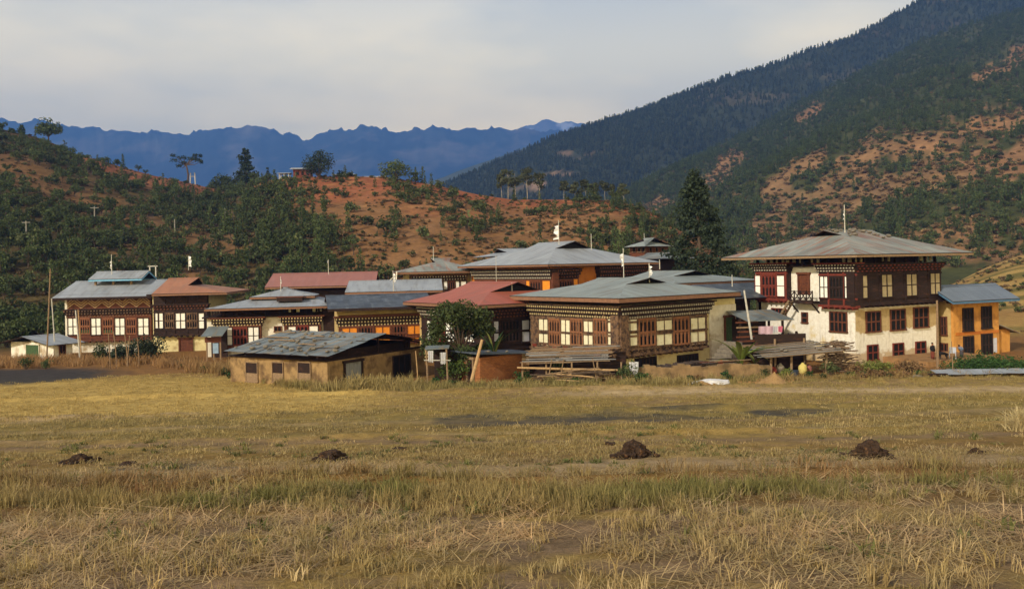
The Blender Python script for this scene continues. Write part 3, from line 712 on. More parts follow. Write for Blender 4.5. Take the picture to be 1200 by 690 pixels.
        if gab and (lo or hi):
            for (yy, on) in ((y0 + lo + 0.25, lo), (y1 - hi - 0.25, hi)):
                if not on: continue
                mb = MB()
                tri = [sw(p) for p in [(A + 0.15, yy, zB - 0.03), (B - 0.15, yy, zB - 0.03), (xm, yy, zr - 0.12)]]
                tri2 = [sw((p[0], yy + 0.05, p[2])) for p in [(A + 0.15, yy, zB - 0.03), (B - 0.15, yy, zB - 0.03), (xm, yy, zr - 0.12)]]
                mb.add(tri + tri2, [(0, 1, 2), (5, 4, 3), (0, 3, 4, 1), (1, 4, 5, 2), (2, 5, 3, 0)])
                mb.build('gablet', m_shade, o)  # near-black board painted as the shade of the open gable
        if fascia:
            mb = MB(); e = 0.03
            P = lambda x, y, z: Vector(sw((x, y, z)))
            segs = [((x0 + e, y0, ze), (x0 + e, y1, ze)), ((x1 - e, y0, ze2), (x1 - e, y1, ze2))]
            if lo: segs.append(((x0, y0 + e, ze), (x1, y0 + e, ze2)))
            else: segs += [((x0, y0 + e, ze), (xm, y0 + e, zr)), ((x1, y0 + e, ze2), (xm, y0 + e, zr))]
            if hi: segs.append(((x0, y1 - e, ze), (x1, y1 - e, ze2)))
            else: segs += [((x0, y1 - e, ze), (xm, y1 - e, zr)), ((x1, y1 - e, ze2), (xm, y1 - e, zr))]
            for a, b in segs:
                dz = Vector((0, 0, th + fh / 2 + 0.004)); mb.bar(P(*a) - dz, P(*b) - dz, 0.035, fh)
            mb.build('fascia', fascia, o)
        return o
    def zpx(s, px, py, Y): return CZ - kt(px, py)[1] * Y - s.zb
# ------------------------------------------------------------------ the village
def fit_roof(h, tipL, corner, tipR, apex, gy, o, axis, mat, fascia=None, both=True, rear=None, fh=0.16, th=0.05, hi=None):
    """gableted hip roof over a house from where its eave corners, gablet apex and gablet foot are"""
    Yd = h.Y - o * h.sn - o * h.c
    ze = CZ - kt(*corner)[1] * Yd - h.zb
    x1 = h.s_('R', *tipR, o) if tipR else rear
    y1 = h.s_('L', *tipL, o) if tipL else rear
    if axis == 'y':
        m = (x1 - o) / 2; a = h.s_('L', apex[0], apex[1], -m); zr = h.t_('L', apex[0], apex[1], -m); zB = h.t_('L', apex[0], gy, -m)
    else:
        m = (y1 - o) / 2; a = h.s_('R', apex[0], apex[1], -m); zr = h.t_('R', apex[0], apex[1], -m); zB = h.t_('R', apex[0], gy, -m)
    lo = max(1.0, a + o + 0.35); frac = min(0.9, max(0.3, (zB - ze) / (zr - ze)))
    ln = (y1 if axis == 'y' else x1) + o
    lo = min(lo, ln * 0.7)
    h2 = min(lo, ln - lo - 0.8) if hi is None else hi
    h.ze, h.zr, h.ext = ze, zr, (-o, x1, -o, y1)
    return h.roof(-o, x1, -o, y1, ze, zr, axis, lo, max(0.6, h2), frac, mat, th, 0.35, fascia, fh=fh)

# ---- tall white house on the right
h = House('farmhouse', 'tall white and tan three storey farmhouse with dark timber top floor, at the right', 'house', 1003, 62, 28, 428)
wr, wl = h.s_('R', 1100, 390), h.s_('L', 887, 390)
zf = h.t_('R', 1003, 360); zt = h.t_('R', 1003, 312)
m_lwall = None
def M_bigwall():
    """lime wash: white on the left-hand face, tan mud above a ragged white dado on the right-hand one"""
    m, t, b = _nodes('worn lime wash'); b.inputs['Roughness'].default_value = 0.9
    co = _coord(t); sp = t.nodes.new('ShaderNodeSeparateXYZ'); t.links.new(co, sp.inputs[0])
    n = _noise(t, co, 1.1, 6, 0.6); nf = _noise(t, co, 4.0, 5, 0.65); st = _noise(t, _map(t, co, (3, 3, 0.25)), 1.2, 5, 0.6)
    white = _mix(t, _rng(t, nf, 0.3, 0.7), rgb(232, 226, 212), rgb(208, 198, 178)); tan = _mix(t, _rng(t, nf, 0.3, 0.7), rgb(190, 166, 120), rgb(160, 134, 92))
    z = _math(t, 'ADD', sp.outputs[2], _math(t, 'MULTIPLY', _math(t, 'SUBTRACT', n, 0.5), 1.6))
    dado = _rng(t, z, 2.35, 2.5); inr = _rng(t, sp.outputs[0], 0.02, 0.10)
    base = _rng(t, z, 0.75, 0.95)
    right = _mix(t, dado, white, tan)
    topw = _rng(t, _math(t, 'ADD', sp.outputs[2], _math(t, 'MULTIPLY', n, 0.5)), 4.15, 4.35); right = _mix(t, topw, right, white)
    left = _mix(t, _rng(t, _math(t, 'ADD', n, _math(t, 'MULTIPLY', sp.outputs[2], -0.06)), 0.40, 0.56), white, rgb(206, 184, 132))
    col = _mix(t, inr, left, right)
    col = _mix(t, _math(t, 'MULTIPLY', _math(t, 'SUBTRACT', 1.0, base), 0.75), col, rgb(170, 140, 96))
    col = _mix(t, _rng(t, st, 0.58, 0.75, 0, 0.5), col, rgb(120, 98, 72))
    t.links.new(col, b.inputs['Base Color']); _bump(t, b, nf, 0.3, 0.03)
    return m
h.walls(wr, wl, zt, M_bigwall())
o_ = 1.9
# timber bays of the upper floor
b1 = h.bay('L', 886, 310, 922, 352, 0.5, m_dark, rails=(320, 350), posts=(892, 910, 921), mat2=m_red)
b2 = h.bay('L', 960, 312, 1003.5, 360, 0.5, m_dark, rails=(322, 350), posts=(971, 989), mat2=m_red)
b3 = h.bay('R', 1001, 310, 1103, 356, 0.5, m_dark, rails=(321, 349), posts=(1018, 1031, 1047, 1060, 1076, 1088), mat2=m_dark)
h.cornice('L', 884, 309, 923, 318, 0.5, 3, 0.26, [m_dark, m_dotw, m_red], 0.09); h.cornice('L', 958, 309, 1003, 319, 0.5, 3, 0.26, [m_dark, m_dotw, m_red], 0.09)
h.cornice('R', 1002, 309, 1102, 318, 0.52, 3, 0.42, [m_dark, m_red, m_dark], 0.09)
for x0, x1 in ((885.5, 892), (911, 919.5)): h.win('L', x0, 323, x1, 347, 0.52, m_panel, m_red, 1, 2, 0.05)
h.lattice('L', 893.5, 322, 909.5, 347, 0.52, 4, m_red)
for x0, x1 in ((961.5, 970.5), (990.5, 1000.5)): h.win('L', x0, 324, x1, 349, 0.52, m_panel, m_dark, 2, 2, 0.06)
h.lattice('L', 973, 324, 988, 349, 0.52, 4, m_dark)
for x0, x1, y0, y1 in ((1005, 1016, 323, 349), (1033, 1045, 322, 347.5), (1062, 1074, 321, 346), (1090, 1101, 319.5, 344)): h.win('R', x0, y0, x1, y1, 0.54, m_panelsh, m_dark, 2, 2, 0.07)
# windows of the plastered storeys
for x0, x1, y0, y1 in ((1015.5, 1031, 366, 388), (1044, 1060, 363.5, 386), (1071, 1087, 361, 383)): h.win('R', x0, y0, x1, y1, 0.02, m_shade, m_brown, 3, 2, 0.1)
for x0, x1, y0, y1 in ((1017, 1028, 405, 421), (1047, 1058, 403, 420), (1073.5, 1084, 401, 417)): h.win('R', x0, y0, x1, y1, 0.02, m_shade, m_red, 2, 2, 0.09)
h.win('L', 973.5, 366.5, 992, 388, 0.02, m_shade, m_brown, 4, 2, 0.1); h.win('L', 905, 362, 921, 369, 0.02, m_shade, m_red, 4, 1, 0.07); h.win('L', 940.5, 367, 946, 377.5, 0.02, m_shade, m_brown, 1, 2, 0.09)
h.door('L', 937, 321.5, 948, 345, m_brown, m_brown, 0.02)
# balcony in front of the door
a, b, t0, t1 = h.rect('L', 924, 341, 952, 354, 0.9)
mb = MB(); h.fb(mb, 'L', a, b, t0 - 0.1, t0 + 0.08, 0.0, 0.95)
for q in (a + 0.15, b - 0.15): mb.bar(h.pt('L', q, t0 - 0.8, 0.05), h.pt('L', q, t0 - 0.1, 0.8), 0.09)
bal = mb.build('balcony', m_dark, h.o)
rl = h.railing('L', 924, 341.5, 952, 352.5, 0.9, m_dark, 4); rl.parent = bal
fit_roof(h, (845, 301), (1001, 298), (1141, 291.5), (965, 270), 276.5, o_, 'x', m_rold, m_wood, hi=3.2)
h.attic(0.05, wr, 0.05, wl, zt, h.ze, pitch=1.1)
mb = MB()                                                            # pale bundles and boards between the loft posts
rr = random.Random(4)
for i in range(int(wr / 0.6)):
    q = 0.4 + i * 0.6
    if rr.random() < 0.75: mb = MB(); mb.box(q, q + rr.uniform(0.15, 0.34), 0.2, 0.3, zt + 0.3, zt + rr.uniform(0.55, 0.95)); mb.build('loft_panel', m_panelsh, h.o)
for i in range(int(wl / 0.6)):
    q = 0.4 + i * 0.6
    if rr.random() < 0.55: mb = MB(); mb.box(0.2, 0.3, q, q + rr.uniform(0.15, 0.34), zt + 0.3, zt + rr.uniform(0.5, 0.85)); mb.build('loft_panel', m_panelsh, h.o)
mb = MB(); q = h.s_('L', 922, 330, 0.3)                              # diagonal stair at the left bay
p0 = Vector(h.pt('L', h.s_('L', 917, 372, 0.9), h.t_('L', 917, 374, 0.9), 0.9)); p1 = Vector(h.pt('L', h.s_('L', 930, 352, 0.9), h.t_('L', 930, 352, 0.9), 0.9))
for dd in (0, 0.5):
    mb.bar(p0 + Vector((-dd, 0, 0)), p1 + Vector((-dd, 0, 0)), 0.08, 0.16)
for i in range(7): mb.bar(p0.lerp(p1, (i + .5) / 7) + Vector((0.04, 0, 0)), p0.lerp(p1, (i + .5) / 7) + Vector((-0.54, 0, 0)), 0.16, 0.05)
mb.build('ladder', m_wood, h.o)
big = h
# lean-to annex wall between this house and the middle one
# ---- orange house
h = House('annex_house', 'small two storey orange house with blue grey roof, at the far right', 'house', 1118.5, 66, 24, 425)
wr, wl = h.s_('R', 1171, 400), h.s_('L', 1099, 400)
ht = h.t_('R', 1118.5, 352)
h.walls(wr, wl, ht, m_orange); 
mb = MB(); mb.box(-0.04, 0.1, -0.03 + 0.25, wl, -1.0, ht - 0.02); mb.build('side_wall', m_mudpale, h.o)
for x0, y0, x1, y1 in ((1129, 362, 1139.5, 387), (1151, 360, 1161, 384), (1130, 395, 1140, 419.5), (1151, 392, 1162, 416)): h.win('R', x0, y0, x1, y1, 0.03, m_shade, m_dark, 3, 2, 0.1)
for x0, y0, x1, y1 in ((1103.5, 372, 1109, 392), (1103.5, 403, 1110, 420)): h.win('L', x0, y0, x1, y1, 0.06, m_shade, m_brown, 2, 2, 0.09)
a, b, t0, t1 = h.rect('R', 1120, 388, 1170, 391.5)
mb = MB(); h.fb(mb, 'R', a, b, t0, t1, 0, 0.05); mb.build('string_course', m_ochre, h.o)
mb = MB(); aw = h.s_('R', 1189, 405); mb.box(wr + 0.004, aw, 0.4, wl, -1, h.t_('R', 1180, 386)); an = mb.build('lean_to', m_orange, h.o)
mb = MB(); zz = h.t_('R', 1171, 380)
mb.slab([(wr + 0.01, -0.1, zz), (aw + 0.5, -0.1, zz - 0.75), (aw + 0.5, wl + 0.3, zz - 0.75), (wr + 0.01, wl + 0.3, zz)], 0.06, 0, eave=(0, 1, 0)); mb.build('lean_to_roof', m_rold, an)
mb = MB(); h.fb(mb, 'R', *h.rect('R', 1163.5, 396, 1168, 413), 0, 0.03); mb.build('wall_poster', m_panelb, h.o)
Yd = h.Y - 1.2 * (h.c + h.sn); ze = CZ - kt(1126, 353)[1] * Yd - h.zb
h.roof(-1.5, h.s_('R', 1195, 345, 1.2), -1.2, wl + 1.5, ze, ze + 1.15, 'x', mat=m_rblue, fascia=M('blue eave board', rgb(82, 116, 142), rgb(70, 98, 124), 4, 0.6), xm=None)
h.attic(0.1, wr, 0.1, wl, ht, ze, pitch=1.4)

m_lat = M('orange brown lattice', rgb(142, 94, 62), rgb(114, 74, 50), 6)
# ---- middle house with cornices (nearest of the village)
h = House('farmhouse', 'low farmhouse with two rows of cream panels under a wide green grey roof, centre', 'house', 727, 58, 38, 430)
wr, wl = h.s_('R', 862, 390), h.s_('L', 626, 390)
zt = h.t_('R', 727, 357)
h.walls(wr, wl, zt, m_cream)
d = 0.55
h.bay('L', 622, 360, 728, 413, d, m_tan, rails=(374.5, 390.5, 405.5), posts=(643, 653, 669, 678, 699, 708), mat2=m_tan)
h.bay('R', 724.5, 360, 829, 413, d, m_tan, rails=(374.5, 390.5, 405.5), posts=(747, 768, 789, 808), mat2=m_tan)
for x0, x1 in ((632, 643), (658, 668.5), (684.5, 695), (713, 724)):
    h.win('L', x0, 374, x1, 388.5, d, m_panelc, m_tan, 2, 1, 0.06); h.win('L', x0, 391, x1, 404, d, m_panelc, m_tan, 2, 1, 0.06)
for x0, x1 in ((644.5, 656.5), (669.5, 683), (697, 711)):
    h.lattice('L', x0, 374, x1, 404, d, 4, m_lat)
for i, (x0, x1) in enumerate(((729, 746.5), (769, 787), (809, 826))):
    y = 374 - i * 1.2
    h.win('R', x0, y, x1, y + 13.5, d, m_panelc, m_tan, 2, 1, 0.07); h.win('R', x0, y + 17, x1, y + 31, d, m_panelc, m_tan, 2, 1, 0.07)
for x0, x1, y in ((748.5, 767, 373.5), (789, 806.5, 372)):
    h.lattice('R', x0, y, x1, y + 31, d, 4, m_lat)
h.cornice('L', 622, 357.5, 727, 372, d - 0.1, 3, 0.24, [m_dark, m_dot, m_tan], 0.13); h.cornice('R', 726, 356, 830, 371.5, d - 0.1, 3, 0.24, [m_dark, m_dotw, m_dark], 0.13)
a, b, t0, t1 = h.rect('R', 729, 405.5, 829, 412, d)
mb = MB()
for i in range(14):                                                  # crossed lattice band under the windows
    q0, q1 = a + (b - a) * i / 14, a + (b - a) * (i + 1) / 14
    mb.bar((q0, -d - 0.03, t0), (q1, -d - 0.03, t1), 0.05); mb.bar((q0, -d - 0.034, t1), (q1, -d - 0.034, t0), 0.05)
mb.build('lattice_band', m_dark, h.o)
a, b, t0, t1 = h.rect('L', 624, 406, 727, 412, d); mb = MB()
for i in range(16):
    q0, q1 = a + (b - a) * i / 16, a + (b - a) * (i + 1) / 16
    h.fb(mb, 'L', q0 + 0.06, q1 - 0.06, t0 + 0.08, t1 - 0.04, d, d + 0.035, i % 2)
mb.build('painted_band', [m_dark, m_red], h.o)
for x0, y0, x1, y1 in ((745, 420, 768, 436), (794.5, 416.5, 817, 432)):
    h.win('R', x0, y0, x1, y1, 0.02, m_shade, m_dark, 6, 1, 0.1)
h.wallrect('R', 831, 357, 862.5, 440, m_white, 0.05)
h.door('R', 849.5, 371.5, 859.5, 399.5, m_green, m_brown, 0.06)
fit_roof(h, (597, 346.5), (725, 349.5), (868, 337.5), (762, 325.5), 332, 1.5, 'y', m_rgreen, m_fascia, fh=0.26)
h.attic(0.05, wr, 0.05, wl, zt, h.ze, pitch=1.3)
mid_h = h
# second roof just behind it
h = House('farmhouse', 'house mostly hidden behind the middle farmhouse, only its grey gableted roof showing', 'house', 790, 72, 38, 360)
h.walls(9, 8, 4.3, m_mudpale)
h.roof(-1.4, 10.2, -1.4, 9.5, h.zpx(790, 332, 70), h.zpx(790, 317.5, 77), 'y', 3.0, 3.0, 0.55, m_rgreen, fascia=m_fascia)
h.attic(0, 9, 0, 8, 4.3, h.zpx(790, 332, 70), pitch=1.5)
h = House('shed', 'low shed with dark grey sheet roof between the middle and tall white houses', 'shed', 846, 68, 30, 400)
h.walls(4.5, 4, 2.9, m_brick)
h.win('R', 878, 368, 888, 379, 0.02, m_shade, m_red, 2, 1, 0.08)
h.roof(-1.2, 6.2, -1.2, 5.5, h.zpx(846, 351, 66), h.zpx(850, 333, 69), 'x', mat=m_rslate, cap=False)
h.attic(0, 4.5, 0, 4, 2.9, h.zpx(846, 351, 66), pitch=1.2)

# ---- red roofed house left of it
h = House('farmhouse', 'dark timber farmhouse under a bright red sheet roof, behind the leafy tree', 'house', 569, 64, 36, 420)
wr, wl = h.s_('R', 640, 390), h.s_('L', 492, 390)
zt = h.t_('R', 569, 361)
h.walls(wr, wl, zt, m_mudpale)
d = 0.5
h.bay('R', 568, 364, 637, 410, d, m_dark, rails=(374, 388, 402)); h.bay('L', 494, 364, 570, 410, d, m_dark, rails=(374, 388, 402))
for x0, x1 in ((571, 584), (611.5, 629)): h.win('R', x0, 375, x1, 400, d, m_panelb, m_dark, 2, 2, 0.07)
h.lattice('R', 588, 374, 608, 400, d, 5, m_dark)
for x0, x1 in ((501, 512), (523, 534), (545, 556)): h.win('L', x0, 376, x1, 400, d, m_panel, m_dark, 2, 2, 0.07)
for x0, x1 in ((513.5, 521.5), (535.5, 543.5)): h.lattice('L', x0, 376, x1, 400, d, 3, m_red)
h.cornice('L', 494, 360, 570, 372, d - 0.1, 3, 0.24, [m_dark, m_dotw, m_dark], 0.12); h.cornice('R', 568, 361, 637, 372, d - 0.1, 3, 0.3, [m_dark, m_brown, m_dark], 0.12)
fit_roof(h, (472, 352), (567, 357.5), (690, 347), (607, 330.5), 341, 1.5, 'y', m_rred, m_fascia, fh=0.2)
h.attic(0.05, wr, 0.05, wl, zt, h.ze, pitch=1.3)

# ---- orange panelled house with the dark shingle roof
h = House('farmhouse', 'farmhouse with orange window panels under a dark shingle roof, behind the mud shed', 'house', 396, 71, 14, 410)
wr = h.s_('R', 506, 390); wl = 8.0; zt = h.t_('R', 396, 362)
h.walls(wr, wl, zt, m_mudpale)
d = 0.45
h.bay('R', 397, 368, 505, 402, d, m_brown, rails=(382, 396), posts=(420, 437, 459, 475))
h.cornice('R', 396, 370, 505, 381.5, d - 0.1, 3, 0.26, [m_dark, m_dot, m_brown], 0.12)
for x0, x1, y in ((401, 418, 382.5), (440, 456.5, 381.5), (477.5, 493.5, 380)): h.win('R', x0, y, x1, y + 11, d, m_panelo, m_brown, 2, 1, 0.06); h.win('R', x0, y + 13, x1, y + 19, d, m_panelo, m_brown, 2, 1, 0.06)
for x0, x1, y in ((419.5, 438, 382.5), (458, 476, 381)): h.lattice('R', x0, y, x1, y + 18, d, 5, m_brown, m_purple)
ze = h.zpx(384, 362, h.Y - 1.6); x0 = h.s_('R', 384, 362, 1.7); x1 = h.s_('R', 512, 357, 1.7)
h.roof(x0, x1, -1.7, wl + 1.4, ze, h.zpx(388, 346.5, h.Y + 3.0), 'x', mat=m_rslate, fascia=m_dark)
h.attic(0, wr, 0, wl, zt, ze, pitch=1.6)
# blue grey roof behind it
h = House('farmhouse', 'house with a plain light grey sheet roof just behind the dark shingle roof', 'house', 412, 81, 6, 390)
wr = h.s_('R', 497, 360); h.walls(wr, 7, 4.6, m_mudpale)
ze = h.zpx(404, 342.5, h.Y - 1.2)
h.roof(h.s_('R', 404, 342, 1.3), h.s_('R', 519, 339, 1.3), -1.3, 8.4, ze, h.zpx(450, 328.5, h.Y + 3.5), 'x', mat=m_rgrey, fascia=m_fascia)
h.attic(0, wr, 0, 7, 4.6, ze, pitch=1.8)

# ---- white and brown double house with the small raised roof (centre left)
h = House('farmhouse', 'long farmhouse with white wall between two cornices and a small raised grey roof', 'house', 243, 76, 8, 405)
wr = h.s_('R', 391, 385); wl = 9.0; zt = h.t_('R', 250, 373)
h.walls(wr, wl, zt, m_white)
d = 0.5
h.bay('R', 254, 374, 306, 407, d, m_brown, rails=(382, 405)); h.cornice('R', 250, 372.5, 307, 382.5, d - 0.1, 3, 0.25, [m_dark, m_dot, m_brown], 0.12)
h.bay('R', 333, 374, 376, 404, d, m_brown, rails=(381.5,)); h.cornice('R', 331, 370.5, 376, 381, d - 0.1, 3, 0.25, [m_dark, m_dot, m_brown], 0.12)
h.win('R', 260.5, 384, 272, 404, d, m_panel, m_dark, 2, 2, 0.06); h.win('R', 291, 383.5, 303, 403, d, m_panel, m_dark, 2, 2, 0.06); h.lattice('R', 273.5, 384, 289.5, 404, d, 4, m_red)
h.win('R', 338, 381.5, 346.5, 400, d, m_panel, m_dark, 1, 2, 0.06); h.win('R', 362.5, 381, 372.5, 399, d, m_panel, m_dark, 1, 2, 0.06); h.lattice('R', 348, 381.5, 361, 400, d, 3, m_red)
h.bay('R', 379, 362, 400, 404, 0.3, m_dark)
h.win('R', 322, 383, 329, 388, 0.02, m_shade, m_brown, 2, 1, 0.08)
ze = h.zpx(242, 362, h.Y - 1.6)
x0 = h.s_('R', 239, 362, 1.6); x1 = h.s_('R', 392, 359, 1.6)
h.roof(x0, x1, -1.6, wl + 1.6, ze, h.zpx(300, 346.5, h.Y + 4.3), 'x', 4.5, 3.0, 0.98, m_rgrey, gab=False, ov=0.05, fascia=m_fascia)
h.attic(0.1, wr, 0.1, wl, zt, ze, pitch=1.2)
mb = MB(); rr = random.Random(9)
for px in (338, 347, 366, 372, 379): mb = MB(); mb.box(h.s_('R', px, 366) , h.s_('R', px + rr.uniform(3, 5), 366), 0.25, 0.35, zt + 0.35, zt + 0.9); mb.build('loft_panel', m_panelc, h.o)
zr2 = h.zpx(325, 337.5, h.Y + 3); ze2 = h.zpx(293, 348.3, h.Y + 1.6)
mb = MB(); xa, xb = h.s_('R', 326, 352, -2.4), h.s_('R', 356, 352, -2.4); mb.box(xa, xb, 2.4, 5.6, ze + 0.4, ze2 - 0.02); up = mb.build('raised_loft', m_dark, h.o)
rf = h.roof(h.s_('R', 292, 348, -1.6), h.s_('R', 369, 345, -1.6), 1.6, 6.6, ze2, zr2, 'x', 3.2, 3.2, 0.98, m_rgrey, gab=False, ov=0.05, fascia=m_fascia, name='upper_roof')
h.cornice('R', 328, 347.5, 357, 352, -2.35, 1, 0.22, [m_dark, m_dot, m_brown], 0.06)

# ---- long red roof behind
h = House('farmhouse', 'house under a long faded red sheet roof, at the foot of the hill', 'house', 325, 90, 6, 380)
wr = h.s_('R', 432, 350); h.walls(wr, 8, 5.0, m_dark)
ze = h.zpx(311, 336.5, h.Y - 1.2)
h.roof(h.s_('R', 310, 336, 1.4), h.s_('R', 440, 331, 1.4), -1.4, 9.2, ze, h.zpx(400, 319, h.Y + 3.9), 'x', mat=m_rpink, fascia=m_fascia)
h.bay('R', 330, 340, 432, 356, 0.4, m_dark, rails=(346,))
h.attic(0, wr, 0, 8, 5.0, ze, pitch=1.8)

# ---- greenish roof with a cornice behind
h = House('farmhouse', 'house with an old green grey roof, cornice and white window panels, behind the red roof', 'house', 478, 88, 10, 380)
wr = h.s_('R', 552, 340); wl = 9; zt = h.t_('R', 478, 321)
h.walls(wr, wl, zt, m_mudpale)
h.bay('R', 480, 322, 548, 346, 0.45, m_tan); h.cornice('R', 484, 322.5, 545, 329, 0.4, 2, 0.28, [m_dark, m_dotw, m_brown], 0.12)
for x0, x1 in ((520, 524), (534, 538), (540, 546)): h.win('R', x0, 329.5, x1, 339, 0.45, m_panel, m_dark, 1, 1, 0.06)
h.lattice('R', 525, 329.5, 533, 339, 0.45, 3, m_brown, rows=1)
for x0, x1 in ((488, 494), (504, 510)): h.win('R', x0, 330, x1, 340, 0.45, m_panel, m_dark, 1, 1, 0.06)
ze = h.zpx(466, 319, h.Y - 1.5)
h.roof(h.s_('R', 466, 319, 1.6), h.s_('R', 566, 317, 1.6), -1.6, wl + 1.6, ze, h.zpx(520, 302.5, h.Y + 4.5), 'x', 4.2, 3.0, 0.7, m_rold, fascia=m_fascia)
h.attic(0, wr, 0, wl, zt, ze, pitch=1.6)

# ---- large grey roof in the centre
h = House('farmhouse', 'large farmhouse under a broad light grey roof with a raised gable, orange wall below', 'house', 647, 78, 36, 400)
wr, wl = h.s_('R', 762, 330), h.s_('L', 553, 330)
zt = h.t_('R', 647, 313)
h.walls(wr, wl, zt, m_ochre)
d = 0.5
h.bay('L', 556, 316, 648, 345, d, m_brown); h.bay('R', 646, 316, 678, 345, d, m_dark); h.bay('R', 703, 313, 760, 342, d, m_dark)
h.cornice('L', 556, 316, 647, 327.5, d - 0.1, 3, 0.26, [m_dark, m_dotw, m_dark], 0.12)
h.cornice('R', 702, 311, 760, 324, d - 0.1, 3, 0.3, [m_dark, m_brown, m_dark], 0.1); h.cornice('R', 646, 315, 678, 326, d - 0.1, 3, 0.3, [m_dark, m_brown, m_dark], 0.1)
for x0, x1 in ((617, 621), (636, 645)): h.win('L', x0, 329, x1, 340, d, m_panelo, m_brown, 1, 1, 0.06)
for x0, x1 in ((622, 634),): h.lattice('L', x0, 329, x1, 340, d, 4, m_brown, rows=1)
h.win('R', 648, 328, 653, 340, d, m_panelo, m_brown, 1, 1, 0.06); h.lattice('R', 655, 328, 670, 340, d, 5, m_brown, rows=1); h.win('R', 672, 327, 677, 339, d, m_panelo, m_brown, 1, 1, 0.06)
fit_roof(h, (536, 311), (644, 309.5), (774, 303.5), (674, 282.5), 291, 1.6, 'y', m_rgrey, m_fascia)
h.attic(0.05, wr, 0.05, wl, zt, h.ze, pitch=1.2)
# small gable roof behind it
h = House('house', 'house with only a small grey gable end peeping over the large grey roof', 'house', 592, 94, 20, 380)
h.walls(6, 7, h.zpx(592, 301, 94) - 0.3, m_dark)
h.roof(-1.2, 7.2, -1.2, 8, h.zpx(590, 300, 93), h.zpx(590, 291, 95), 'x', 2.0, 2.0, 0.5, m_rgrey)
# ---- small square house with a pyramid roof behind
h = House('watch_house', 'small square house with a pyramid roof standing behind the large grey roof', 'house', 757, 104, 40, 380)
wr, wl = h.s_('R', 783, 290), h.s_('L', 738, 290); ht = h.zpx(757, 288.5, 104)
h.walls(wr, wl, ht, m_brown)
for face, xs in (('L', (742, 748, 753)), ('R', (761, 768, 775))):
    for x in xs: h.win(face, x, 290.5, x + 2.5, 295, 0.02, m_shade, m_tan, 1, 1, 0.1)
Yd = 104 - 1.0 * (h.c + h.sn)
h.roof(-1.0, h.s_('R', 791, 286.5, 1.0), -1.0, h.s_('L', 731, 287, 1.0), h.zpx(757, 288.5, Yd), h.zpx(757, 279.5, 107), 'y', 2.6, 2.6, 0.97, m_rgreen, gab=False, ov=0.05)
h = House('shed', 'low roof of dull grey sheets right of the pyramid roof, partly behind the tall conifer', 'shed', 776, 96, 40, 380)
h.walls(4, 4, h.zpx(776, 303, 96), m_dark)
h.roof(-1, 5.4, -1, 5, h.zpx(776, 303, 95), h.zpx(776, 296, 98), 'y', 1.5, 1.5, 0.6, m_rsheet)

m_lat2 = M('worn brown lattice', rgb(140, 90, 62), rgb(112, 72, 52), 6)
# ---- left farmhouse with the diamond band
h = House('farmhouse', 'farmhouse with a woven diamond band under grey gable roof and small raised roof, left', 'house', 77, 84, 6, 408)
wr = h.s_('R', 178, 380); wl = 9.0; zt = h.t_('R', 120, 346)
h.walls(wr, wl, zt, m_white)
d = 0.45
h.bay('R', 79, 345.5, 177, 399, d, m_brown, rails=(371, 395), posts=(92, 106, 119, 133, 147, 160))
a, b, t0, t1 = h.rect('R', 79, 347, 176, 361, d)
mb = MB(); h.fb(mb, 'R', a, b, t0, t1, d - 0.05, d + 0.03, 0)
n = 6
for k in range(3):
    off = k * (t1 - t0) * 0.22
    for i in range(n):
        q0 = a + (b - a) * i / n; q1 = a + (b - a) * (i + 0.5) / n; q2 = a + (b - a) * (i + 1) / n
        lo, hi_ = t0 + 0.08 + off * 0.9, min(t1 - 0.06, t0 + (t1 - t0) * 0.5 + off)
        mb.bar((q0, -d - 0.05 - k * .003, lo), (q1, -d - 0.05 - k * .003, hi_), 0.07, 0.11, 1); mb.bar((q1, -d - 0.05 - k * .003, hi_), (q2, -d - 0.05 - k * .003, lo), 0.07, 0.11, 1)
mb.build('woven_band', [m_brown, M('band paint', rgb(176, 146, 108), rgb(140, 110, 80), 6)], h.o)
h.cornice('R', 78, 362, 178, 371.5, d - 0.1, 3, 0.28, [m_dark, m_tan, m_dark], 0.1)
for x0, x1 in ((80, 91), (107, 118), (135, 146), (162, 174)): h.win('R', x0, 373, x1, 392, d, m_panel, m_dark, 2, 2, 0.07)
for x0, x1, lw in ((94.5, 105, m_green), (121, 132, m_green), (149, 159, None)): h.lattice('R', x0, 373, x1, 391, d, 4, m_lat2, lw)
ze = h.zpx(60, 349.5, h.Y - 1.5)
h.roof(h.s_('R', 60, 349, 1.5), h.s_('R', 178.5, 345, 1.5), -1.5, wl + 1.5, ze, h.zpx(100, 329.5, h.Y + 4.5), 'x', mat=m_rgrey, fascia=m_dark)
h.attic(0, wr, 0, wl, zt, ze, pitch=1.8)
z2 = h.zpx(103, 327.5, h.Y + 2)
rf = h.roof(h.s_('R', 103, 327, -2.2), h.s_('R', 166, 325, -2.2), 2.2, 7.2, z2, h.zpx(130, 318, h.Y + 4.7), 'x', mat=m_rgrey, fascia=M('pale blue eave board', rgb(120, 170, 196), rgb(100, 150, 180), 4, 0.6), name='upper_roof')
mb = MB()
for q in (0.15, 0.5, 0.85):
    for yy in (3.0, 6.4):
        x = h.s_('R', 103 + 60 * q, 328, -yy); mb.box(x - 0.1, x + 0.1, yy - 0.1, yy + 0.1, ze + 0.8, z2 + 0.15)
mb.build('roof_post', m_wood, rf)
